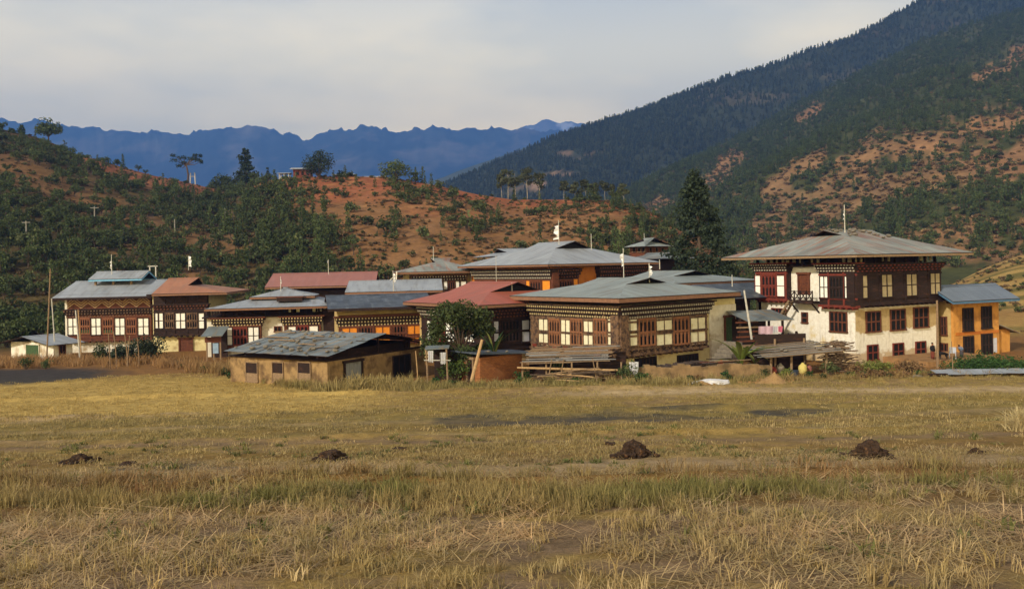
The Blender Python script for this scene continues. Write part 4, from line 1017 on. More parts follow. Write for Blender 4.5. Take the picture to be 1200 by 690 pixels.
# ---- rust roofed neighbour
h = House('farmhouse', 'dark timber farmhouse with an orange brown rusty roof and white base, second from the left', 'house', 180, 83, 6, 410)
wr = h.s_('R', 243, 390); wl = 8.5; zt = h.t_('R', 200, 346)
h.walls(wr, wl, zt, m_cream)
d = 0.45
h.bay('R', 180, 346, 243, 393, d, m_dark, rails=(357, 365, 386), posts=(193, 204, 219, 231)); h.cornice('R', 180, 357, 243, 363, d - 0.1, 2, 0.3, [m_dark, m_brown, m_dark], 0.12)
for x0, x1, c in ((182, 185, 1), (186.5, 191, 1), (206, 217, 2), (233, 239, 1)): h.win('R', x0, 367, x1, 384.5, d, m_panel, m_dark, c, 2, 0.07)
for x0, x1 in ((194, 203.5), (219.5, 231)): h.lattice('R', x0, 367, x1, 384, d, 4, m_tan)
h.door('R', 211, 397, 225, 416, m_brown, m_brown, 0.02)
ze = h.zpx(178, 344.5, h.Y - 1.5)
h.roof(h.s_('R', 177.5, 344, 1.5), h.s_('R', 266, 337.5, 1.5), -1.5, wl + 1.5, ze, h.zpx(200, 326, h.Y + 4.2), 'x', 0, 4.4, 0.5, m_rrust, fascia=m_fascia)
h.attic(0, wr, 0, wl, zt, ze, pitch=1.6)
mb = MB(); h.fb(mb, 'R', *h.rect('R', 184, 417, 237, 421), -0.2, 1.4); mb.build('plinth', m_stone, h.o)
# ---- little porch between the two
h = House('porch', 'small grey roofed porch with blue door curtain left of the double house', 'porch', 241, 73, 6, 420)
mb = MB()
for px in (242, 250, 258): q = h.s_('R', px, 400); mb.box(q - 0.06, q + 0.06, 0, 0.12, -0.5, h.t_('R', px, 392))
mb.build('post', m_wood, h.o)
mb = MB(); q0, q1 = h.s_('R', 237, 390), h.s_('R', 262, 389); zz = h.t_('R', 250, 391)
mb.slab([(q0, -0.6, zz - 0.15), (q1, -0.6, zz - 0.15), (q1, 2.2, zz + 0.5), (q0, 2.2, zz + 0.5)], 0.05, 0, eave=(1, 0, 0)); mb.build('roof', m_rsheet, h.o)
mb = MB(); h.fb(mb, 'R', *h.rect('R', 249.5, 402, 256, 414), 0.0, 0.03); mb.build('curtain', M('blue cloth', rgb(150, 170, 186), rgb(120, 140, 160), 3), h.o)
mb = MB(); h.fb(mb, 'R', *h.rect('R', 240, 395, 259, 401), -0.1, 0.05, 1); mb.build('rail', [m_red, m_brown], h.o)
mb = MB(); mb.box(q0 + 0.2, q1 - 0.2, 2.2, 2.3, -0.6, zz + 0.4); mb.build('back_wall', m_dark, h.o)

# ---- white hut at the far left
h = House('hut', 'low white hut with a grey sheet roof at the left edge of the village', 'hut', 63, 75.5, 62, 420)
wr, wl = h.s_('R', 85, 408), h.s_('L', 13, 408); ht = h.t_('L', 40, 401)
h.walls(wr, wl, ht, m_white)
h.win('L', 31, 404, 46, 419, 0.02, m_green, m_white, 1, 1, 0.08); h.win('R', 70, 405, 76, 418, 0.02, m_shade, m_brown, 2, 1, 0.08)
zz = h.t_('L', 37, 393.5)
h.roof(-0.9, wr + 0.8, -0.7, wl + 0.8, ht - 0.12, zz, 'x', mat=m_rgrey)
mb = MB(); mb.box(0.05, 0.25, wl / 2 - 0.25, wl / 2 + 0.25, ht, zz - 0.25); mb.build('gable_post', m_white, h.o)
# ------------------------------------------------------------------ foliage
m_bark = M('bark', rgb(92, 76, 60), rgb(66, 54, 44), 8, 0.9)
m_barkp = M('pale bark', rgb(160, 150, 134), rgb(120, 110, 98), 5, 0.9)
m_pine = M_leaf('pine needles', (0.044, 0.066, 0.020), (0.076, 0.092, 0.030), 0.4, 0.15, 0.3)
m_bush = M_leaf('bush leaves', (0.052, 0.070, 0.022), (0.094, 0.098, 0.036), 0.4, 0.2, 0.35)
m_oak = M_leaf('broad leaves', (0.046, 0.066, 0.021), (0.078, 0.092, 0.030), 0.4, 0.2, 0.3)
m_darkcon = M_leaf('dark conifer', (0.022, 0.032, 0.018), (0.036, 0.048, 0.024), 0.4, 0.12, 0.1)
m_euca = M_leaf('dry grey green leaves', (0.055, 0.064, 0.030), (0.08, 0.08, 0.04), 0.35, 0.2, 0.2)
m_lush = M_leaf('bright leaves', (0.13, 0.20, 0.032), (0.22, 0.25, 0.05), 0.35, 0.3, 0.1)
m_vine = M_leaf('vine leaves', (0.030, 0.066, 0.018), (0.050, 0.095, 0.024), 0.4, 0.25, 0.1)
m_weed = M_leaf('dry weeds', (0.16, 0.085, 0.04), (0.22, 0.14, 0.06), 0.4, 0.2, 0.1)
m_yel = M_leaf('yellow green leaves', (0.13, 0.16, 0.03), (0.20, 0.19, 0.05), 0.35, 0.25, 0.1)
m_far_t = M_leaf('far forest leaves', (0.042, 0.052, 0.022), (0.062, 0.066, 0.03), 0.3, 0.0, 0.35)

def leaves(mb, rng, c, r, n, size, m=0, out=0.5, shell=0.45, squash=1.0, low=0.0, aspect=0.6):
    """n leaf tufts inside an ellipsoid (centre c, radii r), mostly in its outer part"""
    c = np.array(c, float); r = np.array(r if hasattr(r, '__len__') else (r, r, r), float)
    d = rng.normal(size=(n, 3)); d /= np.linalg.norm(d, axis=1)[:, None]
    if low: d[:, 2] = np.where(d[:, 2] < -low, -d[:, 2] * 0.5, d[:, 2])
    rad = (shell + (1 - shell) * rng.random(n)) ** 0.8
    p = c + d * rad[:, None] * r
    nr = d * out + rng.normal(size=(n, 3)) * (1 - out) + np.array([0, 0, 0.25]); nr /= np.linalg.norm(nr, axis=1)[:, None]
    a = np.cross(nr, rng.normal(size=(n, 3))); a /= np.linalg.norm(a, axis=1)[:, None] + 1e-9
    b = np.cross(nr, a)
    s = size * (0.6 + 0.8 * rng.random(n))[:, None]
    A, B = a * s * 0.5, b * s * aspect * 0.5
    bend = nr * s * 0.12
    V = np.stack([p - A, p - B * (0.8 + 0.4 * rng.random((n, 1))) + bend, p + A, p + B * (0.8 + 0.4 * rng.random((n, 1))) + bend], 1).reshape(-1, 3)
    o = len(mb.v); mb.v.extend(map(tuple, V)); mb.f.extend([[o + 4*i, o + 4*i + 1, o + 4*i + 2, o + 4*i + 3] for i in range(n)])
    mb.m.extend([m] * n); mb.uv.extend([None] * n)

def pine_parts(seed, h=7.0, w=2.2, n=260, size=0.55, droop=0.25, bare=0.12, irreg=0.3):
    """trunk and crown builders of a conifer: boughs in loose tiers"""
    rng = np.random.default_rng(seed)
    tr = MB(); lean = rng.normal(size=2) * 0.02 * h
    tr.tube([(0, 0, -0.4), (lean[0] * .4, lean[1] * .4, h * 0.45), (lean[0], lean[1], h * 0.97)], [h * 0.022, h * 0.015, h * 0.003], 6)
    cr = MB(); tiers = max(5, int(h / 0.9)); per = n / tiers
    for i in range(tiers):
        f = (i + 0.3) / tiers; z = h * (bare + (1 - bare) * f)
        rr = w * (1 - f) ** 0.75 * (0.75 + irreg * (rng.random() * 2 - 1)) + 0.12 * w
        nb = max(3, int(3 + 5 * (1 - f)))
        a0 = rng.random() * 6.28
        for j in range(nb):
            a = a0 + 6.283 * j / nb + rng.normal() * 0.25; ln = rr * (0.55 + 0.6 * rng.random())
            c = (lean[0] * f + math.cos(a) * ln * 0.62, lean[1] * f + math.sin(a) * ln * 0.62, z - droop * ln + rng.normal() * 0.12 * h / tiers)
            leaves(cr, rng, c, (ln * 0.48 + 0.1, ln * 0.48 + 0.1, 0.5 * h / tiers + 0.12), max(2, int(per * (0.5 + (1 - f)) / nb)), size, 0, 0.4, 0.2)
            if h > 9: tr.tube([(lean[0] * f, lean[1] * f, z), (lean[0] * f + math.cos(a) * ln * 0.8, lean[1] * f + math.sin(a) * ln * 0.8, z - droop * ln * 0.9)], [0.05, 0.015], 4)
    return tr, cr
def broad_parts(seed, h=6.0, w=2.6, n=300, size=0.5, bare=0.3, lobes=9, flat=0.75, clump=0.42):
    rng = np.random.default_rng(seed)
    tr = MB(); cr = MB(); zt = h * bare
    tr.tube([(0, 0, -0.4), (rng.normal() * .05, rng.normal() * .05, zt * 0.6), (0, 0, zt)], [h * 0.035, h * 0.028, h * 0.022], 7)
    for i in range(lobes):
        a = 6.283 * i / lobes + rng.normal() * 0.4; q = math.sqrt(rng.random()) * 0.72 if i else 0
        f = rng.random(); z = zt + (h - zt) * (0.25 + 0.6 * f) * (1 - 0.25 * q)
        c = np.array((math.cos(a) * q * w, math.sin(a) * q * w, z)); rad = w * clump * (0.7 + 0.6 * rng.random())
        tr.tube([(0, 0, zt * 0.95), tuple(c * np.array((0.5, 0.5, 0.6)) + np.array((0, 0, zt * 0.4))), tuple(c)], [h * 0.016, h * 0.01, h * 0.004], 5)
        leaves(cr, rng, c, (rad, rad, rad * flat), int(n / lobes), size, 0, 0.45, 0.4)
    return tr, cr
def bush_parts(seed, r=1.4, n=170, size=0.42, h=1.0, lobes=6):
    rng = np.random.default_rng(seed); tr = MB(); cr = MB()
    for i in range(lobes):
        a = rng.random() * 6.28; q = rng.random() * 0.6 * r; s = r * (0.4 + 0.3 * rng.random())
        z = s * h * (0.75 + 0.7 * rng.random())
        tr.tube([(0, 0, -0.3), (math.cos(a) * q, math.sin(a) * q, z)], [0.05 * r, 0.02 * r], 4)
        leaves(cr, rng, (math.cos(a) * q, math.sin(a) * q, z), (s, s, s * h), int(n / lobes), size, 0, 0.45, 0.4, low=0.5)
    return tr, cr
def merged(tr, cr):
    mb = MB(); mb.add(cr.v, cr.f, 0); mb.add(tr.v, tr.f, 1); return mb
def single(name, parts, mats):
    """small tree as one mesh, not linked: template to copy"""
    return merged(*parts).build(name, mats, link=False)
def tree_thing(name, parts, mleaf, mbark, loc, label, cat='tree', group=None, rz=0.0, crown='crown'):
    o = empty(name, loc, rz, label, cat, group)
    parts[0].build('trunk' if crown == 'crown' else 'stems', mbark, o); parts[1].build(crown, mleaf, o)
    return o

_gn = {}
def scatter(name, pts, rots, scls, idxs, templates, label=None, tints=None):
    """one object of stuff: templates instanced on points by geometry nodes"""
    pts = np.asarray(pts, np.float32); n = len(pts)
    me = bpy.data.meshes.new(name); me.vertices.add(n); me.vertices.foreach_set('co', pts.ravel())
    a = me.attributes.new('rot', 'FLOAT_VECTOR', 'POINT'); a.data.foreach_set('vector', np.asarray(rots, np.float32).ravel())
    a = me.attributes.new('scl', 'FLOAT_VECTOR', 'POINT'); a.data.foreach_set('vector', np.asarray(scls, np.float32).ravel())
    a = me.attributes.new('pick', 'INT', 'POINT'); a.data.foreach_set('value', np.asarray(idxs, np.int32))
    if tints is not None:
        a = me.attributes.new('tint', 'FLOAT_COLOR', 'POINT')
        a.data.foreach_set('color', np.concatenate([np.asarray(tints, np.float32), np.ones((n, 1), np.float32)], 1).ravel())
    o = bpy.data.objects.new(name, me); COL.objects.link(o)
    coll = bpy.data.collections.new(name + ' templates')
    for i, tp in enumerate(templates):
        tp.name = '%s template %03d' % (name, i); coll.objects.link(tp)
    g = bpy.data.node_groups.new(name, 'GeometryNodeTree')
    g.interface.new_socket('Geometry', in_out='INPUT', socket_type='NodeSocketGeometry'); g.interface.new_socket('Geometry', in_out='OUTPUT', socket_type='NodeSocketGeometry')
    gi, go = g.nodes.new('NodeGroupInput'), g.nodes.new('NodeGroupOutput')
    iop = g.nodes.new('GeometryNodeInstanceOnPoints'); ci = g.nodes.new('GeometryNodeCollectionInfo')
    ci.inputs['Collection'].default_value = coll; ci.inputs['Separate Children'].default_value = True; ci.inputs['Reset Children'].default_value = True
    def attr(nm, tp):
        x = g.nodes.new('GeometryNodeInputNamedAttribute'); x.data_type = tp; x.inputs['Name'].default_value = nm
        return [s for s in x.outputs if s.enabled and s.name == 'Attribute'][0]
    e2r = g.nodes.new('FunctionNodeEulerToRotation')
    lk = g.links.new
    lk(attr('rot', 'FLOAT_VECTOR'), e2r.inputs[0]); lk(e2r.outputs[0], iop.inputs['Rotation'])
    lk(attr('scl', 'FLOAT_VECTOR'), iop.inputs['Scale']); lk(attr('pick', 'INT'), iop.inputs['Instance Index'])
    iop.inputs['Pick Instance'].default_value = True
    lk(gi.outputs[0], iop.inputs['Points']); lk(ci.outputs[0], iop.inputs['Instance']); lk(iop.outputs[0], go.inputs[0])
    md = o.modifiers.new('scatter', 'NODES'); md.node_group = g
    return tag(o, label, kind='stuff')

# ------------------------------------------------------------------ trees and bushes on the hills
rng = np.random.default_rng(7)
T_pine = [single('pine_tree', pine_parts(100 + i, 6.5 + i % 3, 1.9 + 0.25 * (i % 2), 230, 0.62), [m_pine, m_bark]) for i in range(5)]
T_broad = [single('broadleaf_tree', broad_parts(200 + i, 5.5 + 0.6 * (i % 3), 2.4, 260, 0.6, 0.2), [m_oak, m_bark]) for i in range(4)]
T_bush = [single('bush', bush_parts(300 + i, 1.5, 150, 0.5), [m_bush, m_bark]) for i in range(4)]
KIND = {'pine_tree': T_pine, 'broadleaf_tree': T_broad, 'bush': T_bush}
cand = []                                                            # (apparent size, kind, template, location, scale, rotation, zone)
def plant(hill, k, u, kind, sc, zone):
    X, Y, Z = hill.xyz(np.array([k]), np.array([u]))
    X, Y, Z = float(X[0]), float(Y[0]), float(Z[0])
    hgt = {'pine_tree': 7, 'broadleaf_tree': 6, 'bush': 2.2}[kind] * sc
    cand.append((hgt / Y, kind, int(rng.integers(len(KIND[kind]))), (X, Y, Z - 0.15 * sc), sc * (0.85 + 0.3 * rng.random()), rng.random() * 6.28, zone))
n = 7500
kk = rng.uniform(-1.0, -0.14, n); uu = rng.random(n) ** 0.85 * 1.03
ww = knoll_woods(kk, uu)
for k, u, w in zip(kk, uu, ww):
    if u > 0.9 and -0.60 < k < -0.47: continue                        # the crest around the single trees stays open
    if rng.random() < w * 0.68:
        r = rng.random(); kd = 'pine_tree' if r < 0.22 else ('broadleaf_tree' if r < 0.58 else 'bush')
        plant(knoll, k, u, kd, rng.uniform(0.4, 0.8) if kd != 'bush' else rng.uniform(0.7, 1.4), 'left')
n = 2600
kk = rng.uniform(-0.34, 0.3, n); uu = rng.random(n) * 1.01
cl = fbm(kk * 26, uu * 9, 401, 3)
px_ = HX + kk * F
dens = sstep(0.50, 0.70, cl) * 0.30 + 0.02
dens = dens + 0.45 * sstep(0.62, 0.8, uu) * sstep(440, 470, px_) * sstep(545, 510, px_) * sstep(1.0, 0.9, uu)         # wooded gully under the round tree
dens = dens + 0.35 * sstep(640, 740, px_) * sstep(0.42, 0.55, cl)
dens = dens * (1 - knoll_woods(kk, uu))
for k, u, w in zip(kk, uu, dens):
    if rng.random() < w:
        r = rng.random(); kd = 'pine_tree' if r < 0.38 else 'bush'
        plant(knoll, k, u, kd, rng.uniform(0.25, 0.72) if kd != 'bush' else rng.uniform(0.5, 1.35), 'knoll')
for px, py_u, kd, sc in ((372, 0.78, 'pine_tree', 0.85), (381, 0.62, 'pine_tree', 0.7), (409, 0.4, 'pine_tree', 0.8), (433, 0.45, 'bush', 1.5), (455, 0.42, 'bush', 1.7), (462, 0.38, 'pine_tree', 0.7), (548, 0.5, 'bush', 1.9), (560, 0.44, 'pine_tree', 0.7), (585, 0.62, 'pine_tree', 0.6),
                      (684, 0.30, 'broadleaf_tree', 0.85), (694, 0.34, 'pine_tree', 0.75), (722, 0.4, 'pine_tree', 0.8), (742, 0.42, 'broadleaf_tree', 0.7), (497, 0.42, 'bush', 1.4), (520, 0.5, 'pine_tree', 0.6), (612, 0.4, 'bush', 1.5)):
    plant(knoll, (px - HX) / F, py_u, kd, sc, 'knoll')
n = 46000
kk = rng.uniform(0.0, 0.85, n); uu = rng.random(n) ** 0.8
bare = rh_bare(kk, uu); cl = fbm(kk * 40, uu * 14, 431, 3)
Yn = righthill.xyz(kk, uu)[1]
for k, u, b, c, yy in zip(kk, uu, bare, cl, Yn):
    if rng.random() < ((1 - b) * (0.34 + 0.44 * sstep(0.4, 0.55, c)) + b * 0.09) * (0.22 + 0.9 * yy / 1000.0):
        r = rng.random(); kd = 'pine_tree' if r < 0.42 - 0.3 * b else ('broadleaf_tree' if r < 0.75 - 0.35 * b else 'bush')
        plant(righthill, k, u, kd, rng.uniform(0.55, 1.0) * (1.0 if kd != 'bush' else 1.5), 'right')
LBL = {('broadleaf_tree', 'foot'): ('low leafy tree in the thicket between the village and the left hill', 'leafy trees of the thicket behind the left houses'), ('bush', 'foot'): ('dark bush in the thicket between the village and the left hill', 'bushes of the thicket behind the left houses'),
       ('pine_tree', 'left'): ('dark pine standing in the wood on the left hill', 'pine trees of the wood on the left hill'),
       ('broadleaf_tree', 'left'): ('round crowned dark tree in the wood on the left hill', 'leafy trees of the wood on the left hill'),
       ('bush', 'left'): ('low dark bush in the wood on the left hill', 'bushes of the wood on the left hill'),
       ('pine_tree', 'knoll'): ('small young pine on the open red brown hill behind the roofs', 'young pines on the open red brown hill'),
       ('broadleaf_tree', 'knoll'): ('leafy tree low on the open red brown hill behind the roofs', 'leafy trees on the open red brown hill'),
       ('bush', 'knoll'): ('dark green bush on the open red brown hill behind the roofs', 'bushes on the open red brown hill'),
       ('pine_tree', 'right'): ('pine on the lower part of the large hillside at the right', 'pines low on the right hillside'),
       ('broadleaf_tree', 'right'): ('leafy tree on the lower part of the large hillside at the right', 'leafy trees low on the right hillside'),
       ('bush', 'right'): ('bush on the lower part of the large hillside at the right', 'bushes low on the right hillside')}
for i in range(190):
    k = rng.uniform(0.22, 0.64); u = rng.uniform(0.0, 0.13); r = rng.random()
    plant(righthill, k, u, 'pine_tree' if r < 0.35 else ('broadleaf_tree' if r < 0.6 else 'bush'), rng.uniform(0.5, 0.9) * (1.4 if r >= 0.6 else 1), 'right')
for i in range(330):                                                  # thicket between the village and the foot of the left hill
    k = rng.uniform(-0.80, -0.30); Y = rng.uniform(93, 132)
    if rng.random() > sstep(-0.25, -0.42, k) + 0.25: continue
    r = rng.random(); kd = 'broadleaf_tree' if r < 0.35 else 'bush'; sc = rng.uniform(0.4, 0.75) if kd != 'bush' else rng.uniform(0.7, 1.3)
    cand.append(((6 if kd != 'bush' else 2.2) * sc / Y, kd, int(rng.integers(4)), (k * Y, Y, gz(k * Y, Y) - 0.1), sc, rng.random() * 6.28, 'foot'))
cand.sort(key=lambda c: -c[0])
count = {}; rest = []
for c in cand:
    kd = c[1]; xk = c[3][0] / c[3][1]
    if count.get(kd, 0) < 300 and -0.64 < xk < 0.64:
        count[kd] = count.get(kd, 0) + 1
        o = KIND[kd][c[2]].copy(); o.name = kd; COL.objects.link(o)
        o.location = c[3]; o.scale = (c[4],) * 3; o.rotation_euler = (0, 0, c[5])
        tag(o, LBL[(kd, c[6])][0], 'tree' if kd != 'bush' else 'bush', LBL[(kd, c[6])][1])
    else: rest.append(c)
off = {'pine_tree': 0, 'broadleaf_tree': 5, 'bush': 9}
scatter('woodland', [c[3] for c in rest], [(0, 0, c[5]) for c in rest], [(c[4],) * 3 for c in rest], [off[c[1]] + c[2] for c in rest],
        [o.copy() for o in T_pine + T_broad + T_bush], 'pines, leafy trees and scrub covering the left hill and the right hillside')
T_far = [single('far_tree', pine_parts(600 + i, 13 + 2 * i, 3.6, 46, 2.4, 0.2, 0.15), [m_far_t, m_bark]) for i in range(3)]
n = 40000
kk = rng.uniform(-0.14, 0.72, n); uu = 1 - rng.random(n) ** 1.1
X, Y, Z = darkmt.xyz(kk, uu)
fx = fbm(X * 0.008, Y * 0.008, 97, 3); rock = (np.exp(-((HX + kk * F - 640) / 40) ** 2) > 0.3) & (fbm(X * 0.012, Z * 0.03, 95, 4) > 0.6)
keep = (rng.random(n) < 0.35 + 0.6 * sstep(0.3, 0.6, fx)) & ~rock
X, Y, Z = X[keep], Y[keep], Z[keep]; n = len(X)
# a fringe of taller trees along the crest
kc = rng.uniform(-0.1, 0.62, 900); Xc, Yc, Zc = darkmt.xyz(kc, np.full(900, 0.995) + rng.normal(size=900) * 0.004)
X = np.concatenate([X, Xc]); Y = np.concatenate([Y, Yc]); Z = np.concatenate([Z, Zc]); s = np.concatenate([rng.uniform(0.3, 0.6, n), rng.uniform(0.25, 0.62, 900)])
n = len(X)
scatter('mountain_forest', np.stack([X, Y, Z - 0.5], 1), np.stack([np.zeros(n), np.zeros(n), rng.random(n) * 6.28], 1), np.stack([s, s, s], 1), rng.integers(0, 3, n), T_far, 'dark conifer forest covering the steep mountain at the right')

# dry scrub and tussocks over the open slopes
m_tus = M_leaf('dry tussock', (0.11, 0.075, 0.036), (0.19, 0.12, 0.055), 0.45, 0.1, 0.45)
T_tus = [single('tussock', bush_parts(700 + i, 0.8, 46, 0.5, 0.6, 4), [m_tus, m_bark]) for i in range(3)] + [single('scrub', bush_parts(710 + i, 0.9, 60, 0.45, 0.8, 4), [m_bush, m_bark]) for i in range(2)]
n = 15000; kk = rng.uniform(-1.0, 0.34, n); uu = rng.random(n) ** 0.9; cl = fbm(kk * 45, uu * 16, 451, 4)
kp = rng.random(n) < sstep(0.36, 0.66, cl) * 0.9; kk, uu = kk[kp], uu[kp]; X, Y, Z = knoll.xyz(kk, uu)
n2_ = 16000; k2 = rng.uniform(0.1, 0.8, n2_); u2 = rng.random(n2_); b2 = rh_bare(k2, u2); kp = rng.random(n2_) < b2 * 0.85 + 0.05; k2, u2 = k2[kp], u2[kp]; X2, Y2, Z2 = righthill.xyz(k2, u2)
k3 = rng.uniform(0.44, 0.66, 900); Y3 = rng.uniform(78, 225, 900); X3 = k3 * Y3; Z3 = ground_z(X3, Y3); kp = fbm(X3 * 0.05, Y3 * 0.12, 471, 3) > 0.47
X2, Y2, Z2 = np.concatenate([X2, X3[kp]]), np.concatenate([Y2, Y3[kp]]), np.concatenate([Z2, Z3[kp]])
nA, nB = len(X), len(X2); n = nA + nB; s = np.concatenate([rng.uniform(0.35, 1.1, nA), np.concatenate([rng.uniform(1.0, 2.6, nB - int(kp.sum())), rng.uniform(0.3, 1.0, int(kp.sum()))])])
scatter('hill_scrub', np.stack([np.concatenate([X, X2]), np.concatenate([Y, Y2]), np.concatenate([Z, Z2])], 1), np.stack([np.zeros(n), np.zeros(n), rng.random(n) * 6.28], 1), np.stack([s, s, s * 0.8], 1),
        np.where(rng.random(n) < 0.74, rng.integers(0, 3, n), rng.integers(3, 5, n)), T_tus, 'dry tussocks and scrub over the open hill slopes')

# ------------------------------------------------------------------ single trees on the skyline of the hill
def on_knoll(px, u=0.985):
    X, Y, Z = knoll.xyz(np.array([(px - HX) / F]), np.array([u])); return (float(X[0]), float(Y[0]), float(Z[0]) - 0.1)
def hpx(px, top, base=None, u=0.985):
    x, y, z = on_knoll(px, u); return CZ - kt(px, top)[1] * y - z
tree_thing('broadleaf_tree', broad_parts(21, hpx(60, 139), 5.0, 1500, 0.75, 0.25, 14), m_oak, m_bark, on_knoll(60), 'tall dark tree with a broad crown on the crest of the left hill')
tree_thing('pine_tree', pine_parts(22, hpx(29, 146), 2.4, 380, 0.7), m_pine, m_bark, on_knoll(29), 'pointed conifer left of the broad crowned tree on the left crest')
tree_thing('broadleaf_tree', broad_parts(23, hpx(2, 142), 3.2, 400, 0.8, 0.2), m_oak, m_bark, on_knoll(2), 'dark tree cut by the left edge of the photo, on the crest')
tree_thing('pine_tree', pine_parts(24, hpx(18, 150), 2.4, 300, 0.7), m_pine, m_bark, on_knoll(17), 'small conifer between the edge tree and the pointed conifer on the left crest')
for i, (px, top, w) in enumerate(((122, 186, 2.6), (140, 186, 2.0), (104, 182, 1.8))):
    tree_thing('broadleaf_tree', broad_parts(30 + i, hpx(px, top), w, 220, 0.6, 0.15), m_oak, m_bark, on_knoll(px),
               ('wider low round tree on the bare red crest of the left hill', 'smaller round tree right of the wider one on the bare red crest', 'little tree at the upper end of the bare red crest')[i])
# flat topped tree
rg = np.random.default_rng(40); hh = hpx(221, 180); tr, cr = MB(), MB()
tr.tube([(0, 0, -0.4), (0.3, 0, hh * 0.3), (-0.2, 0, hh * 0.55), (-0.6, 0, hh * 0.7)], [0.42, 0.36, 0.3, 0.22], 7)
for (x, z, rx) in ((-4.6, 0.78, 2.4), (-2.4, 0.88, 2.2), (-5.4, 0.94, 1.6), (0.4, 0.84, 2.4), (2.6, 0.84, 2.0), (4.6, 0.78, 1.6), (3.6, 0.95, 1.7), (5.6, 0.92, 0.9), (-1.6, 0.68, 1.8), (-3.2, 0.6, 1.3), (6.2, 0.72, 1.0)):
    y = rg.normal() * 1.0; c = (x * 0.92, y, z * hh)
    tr.tube([(-0.5, 0, hh * 0.62), (x * 0.5, y * .5, z * hh * 0.9 - 0.2), c], [0.2, 0.12, 0.04], 5)
    leaves(cr, rg, c, (rx, rx * 0.8, 0.8), 75, 0.62, 0, 0.4, 0.2)
tree_thing('broadleaf_tree', (tr, cr), m_darkcon, m_bark, on_knoll(222), 'flat topped spreading tree standing alone on the hill crest')
tree_thing('cedar_tree', pine_parts(41, hpx(291, 174), 6.6, 1900, 0.8, 0.1, 0.1, 0.35), m_darkcon, m_bark, on_knoll(291), 'tall tiered dark conifer on the saddle of the hill crest')
tree_thing('broadleaf_tree', broad_parts(42, hpx(264, 203, u=0.96), 5.2, 1000, 0.7, 0.12, 12), m_oak, m_bark, on_knoll(264, 0.96), 'wide low tree left of the tall tiered conifer')
tree_thing('cypress_tree', pine_parts(43, hpx(316, 195), 1.5, 260, 0.5, 0.1, 0.05), m_darkcon, m_bark, on_knoll(316), 'small pointed conifer between the tiered conifer and the hill hut')
tree_thing('broadleaf_tree', broad_parts(44, hpx(376, 176, u=0.96), 4.7, 1900, 0.55, 0.1, 20, 0.95, 0.5), m_darkcon, m_bark, on_knoll(376, 0.96), 'dense round dark tree beside the red hut on the hilltop')
tree_thing('broadleaf_tree', broad_parts(45, hpx(466, 187, u=0.96), 5.0, 1400, 0.55, 0.12, 14), m_oak, m_bark, on_knoll(466, 0.96), 'broad tree on the hilltop right of the low hill roofs')
tree_thing('broadleaf_tree', broad_parts(46, hpx(489, 200), 1.9, 260, 0.5, 0.1), m_oak, m_bark, on_knoll(489), 'small tree just right of the broad hilltop tree')
tree_thing('broadleaf_tree', broad_parts(47, hpx(405, 204), 1.3, 160, 0.45, 0.2), m_oak, m_bark, on_knoll(401), 'tiny tree among the low roofs on the hilltop')
# pale trunked trees on the right end of the crest, further back
def euca(seed, h, w):
    rg = np.random.default_rng(seed); tr, cr = MB(), MB(); lx = rg.normal() * 0.3
    tr.tube([(0, 0, -0.5), (lx * .5, 0, h * 0.4), (lx, 0, h * 0.92)], [h * 0.015, h * 0.011, h * 0.004], 6)
    for i in range(9):
        f = rg.random(); a = rg.random() * 6.28; q = w * (0.3 + 0.5 * rg.random()) * (1.1 - 0.6 * f); z = h * (0.5 + 0.45 * f)
        tr.tube([(lx * .7, 0, z - h * 0.12), (lx + math.cos(a) * q, math.sin(a) * q, z)], [h * 0.007, h * 0.003], 4)
        leaves(cr, rg, (lx + math.cos(a) * q, math.sin(a) * q, z), (w * 0.5, w * 0.5, h * 0.1), 60, 0.62, 0, 0.4, 0.2)
    return tr, cr
for i, (px, top, w) in enumerate(((597, 197, 2.0), (606, 200, 2.0), (620, 196, 2.1), (634, 201, 2.0), (590, 204, 1.5), (662, 212, 1.7), (676, 214, 1.5), (688, 210, 1.8), (700, 214, 1.3), (711, 213, 1.4), (722, 216, 1.2), (733, 216, 1.3))):
    p = on_knoll(px, 1.02); tree_thing('pale_trunked_tree', euca(50 + i, CZ - kt(px, top)[1] * p[1] - p[2], w * 1.25), m_euca, m_barkp, p,
        'tall pale trunked tree in the clump on the hill crest' if i < 5 else 'slender pale trunked tree in the thin row further right on the crest', 'tree', 'pale trunked trees in the clump on the crest' if i < 5 else 'pale trunked trees in the thin row on the crest')

# ------------------------------------------------------------------ trees and plants in the village
p = W(822, 400, 92); p.z = -0.5
hh = CZ - kt(818, 209)[1] * 92 + 0.5
def tall_conifer():
    rg = np.random.default_rng(61); tr, cr = MB(), MB()
    tr.tube([(0, 0, -0.5), (0.1, 0, hh * 0.5), (-0.35, 0, hh)], [0.35, 0.24, 0.03], 8)
    prof = [(0.08, 4.0), (0.25, 4.1), (0.42, 3.5), (0.58, 2.8), (0.72, 2.2), (0.84, 1.5), (0.93, 0.95), (1.0, 0.2)]
    for i in range(50):
        f = 0.1 + 0.9 * (i / 49); r = np.interp(f, *zip(*prof)); nb = 5
        for j in range(nb):
            a = rg.random() * 6.28; q = r * (0.3 + 0.8 * rg.random() ** 0.8)
            c = (-0.35 * f + math.cos(a) * q, math.sin(a) * q, hh * f + rg.normal() * 0.3)
            leaves(cr, rg, c, (0.6 + 0.14 * r, 0.6 + 0.14 * r, 0.48), 48, 0.36, 0, 0.45, 0.25)
            if j == 0: tr.tube([(-0.35 * f, 0, hh * f + 0.2), c], [0.05, 0.02], 4)
    return tr, cr
tree_thing('conifer_tree', tall_conifer(), m_darkcon, m_bark, p, 'very tall dark conifer rising between the middle roofs and the tall white house')
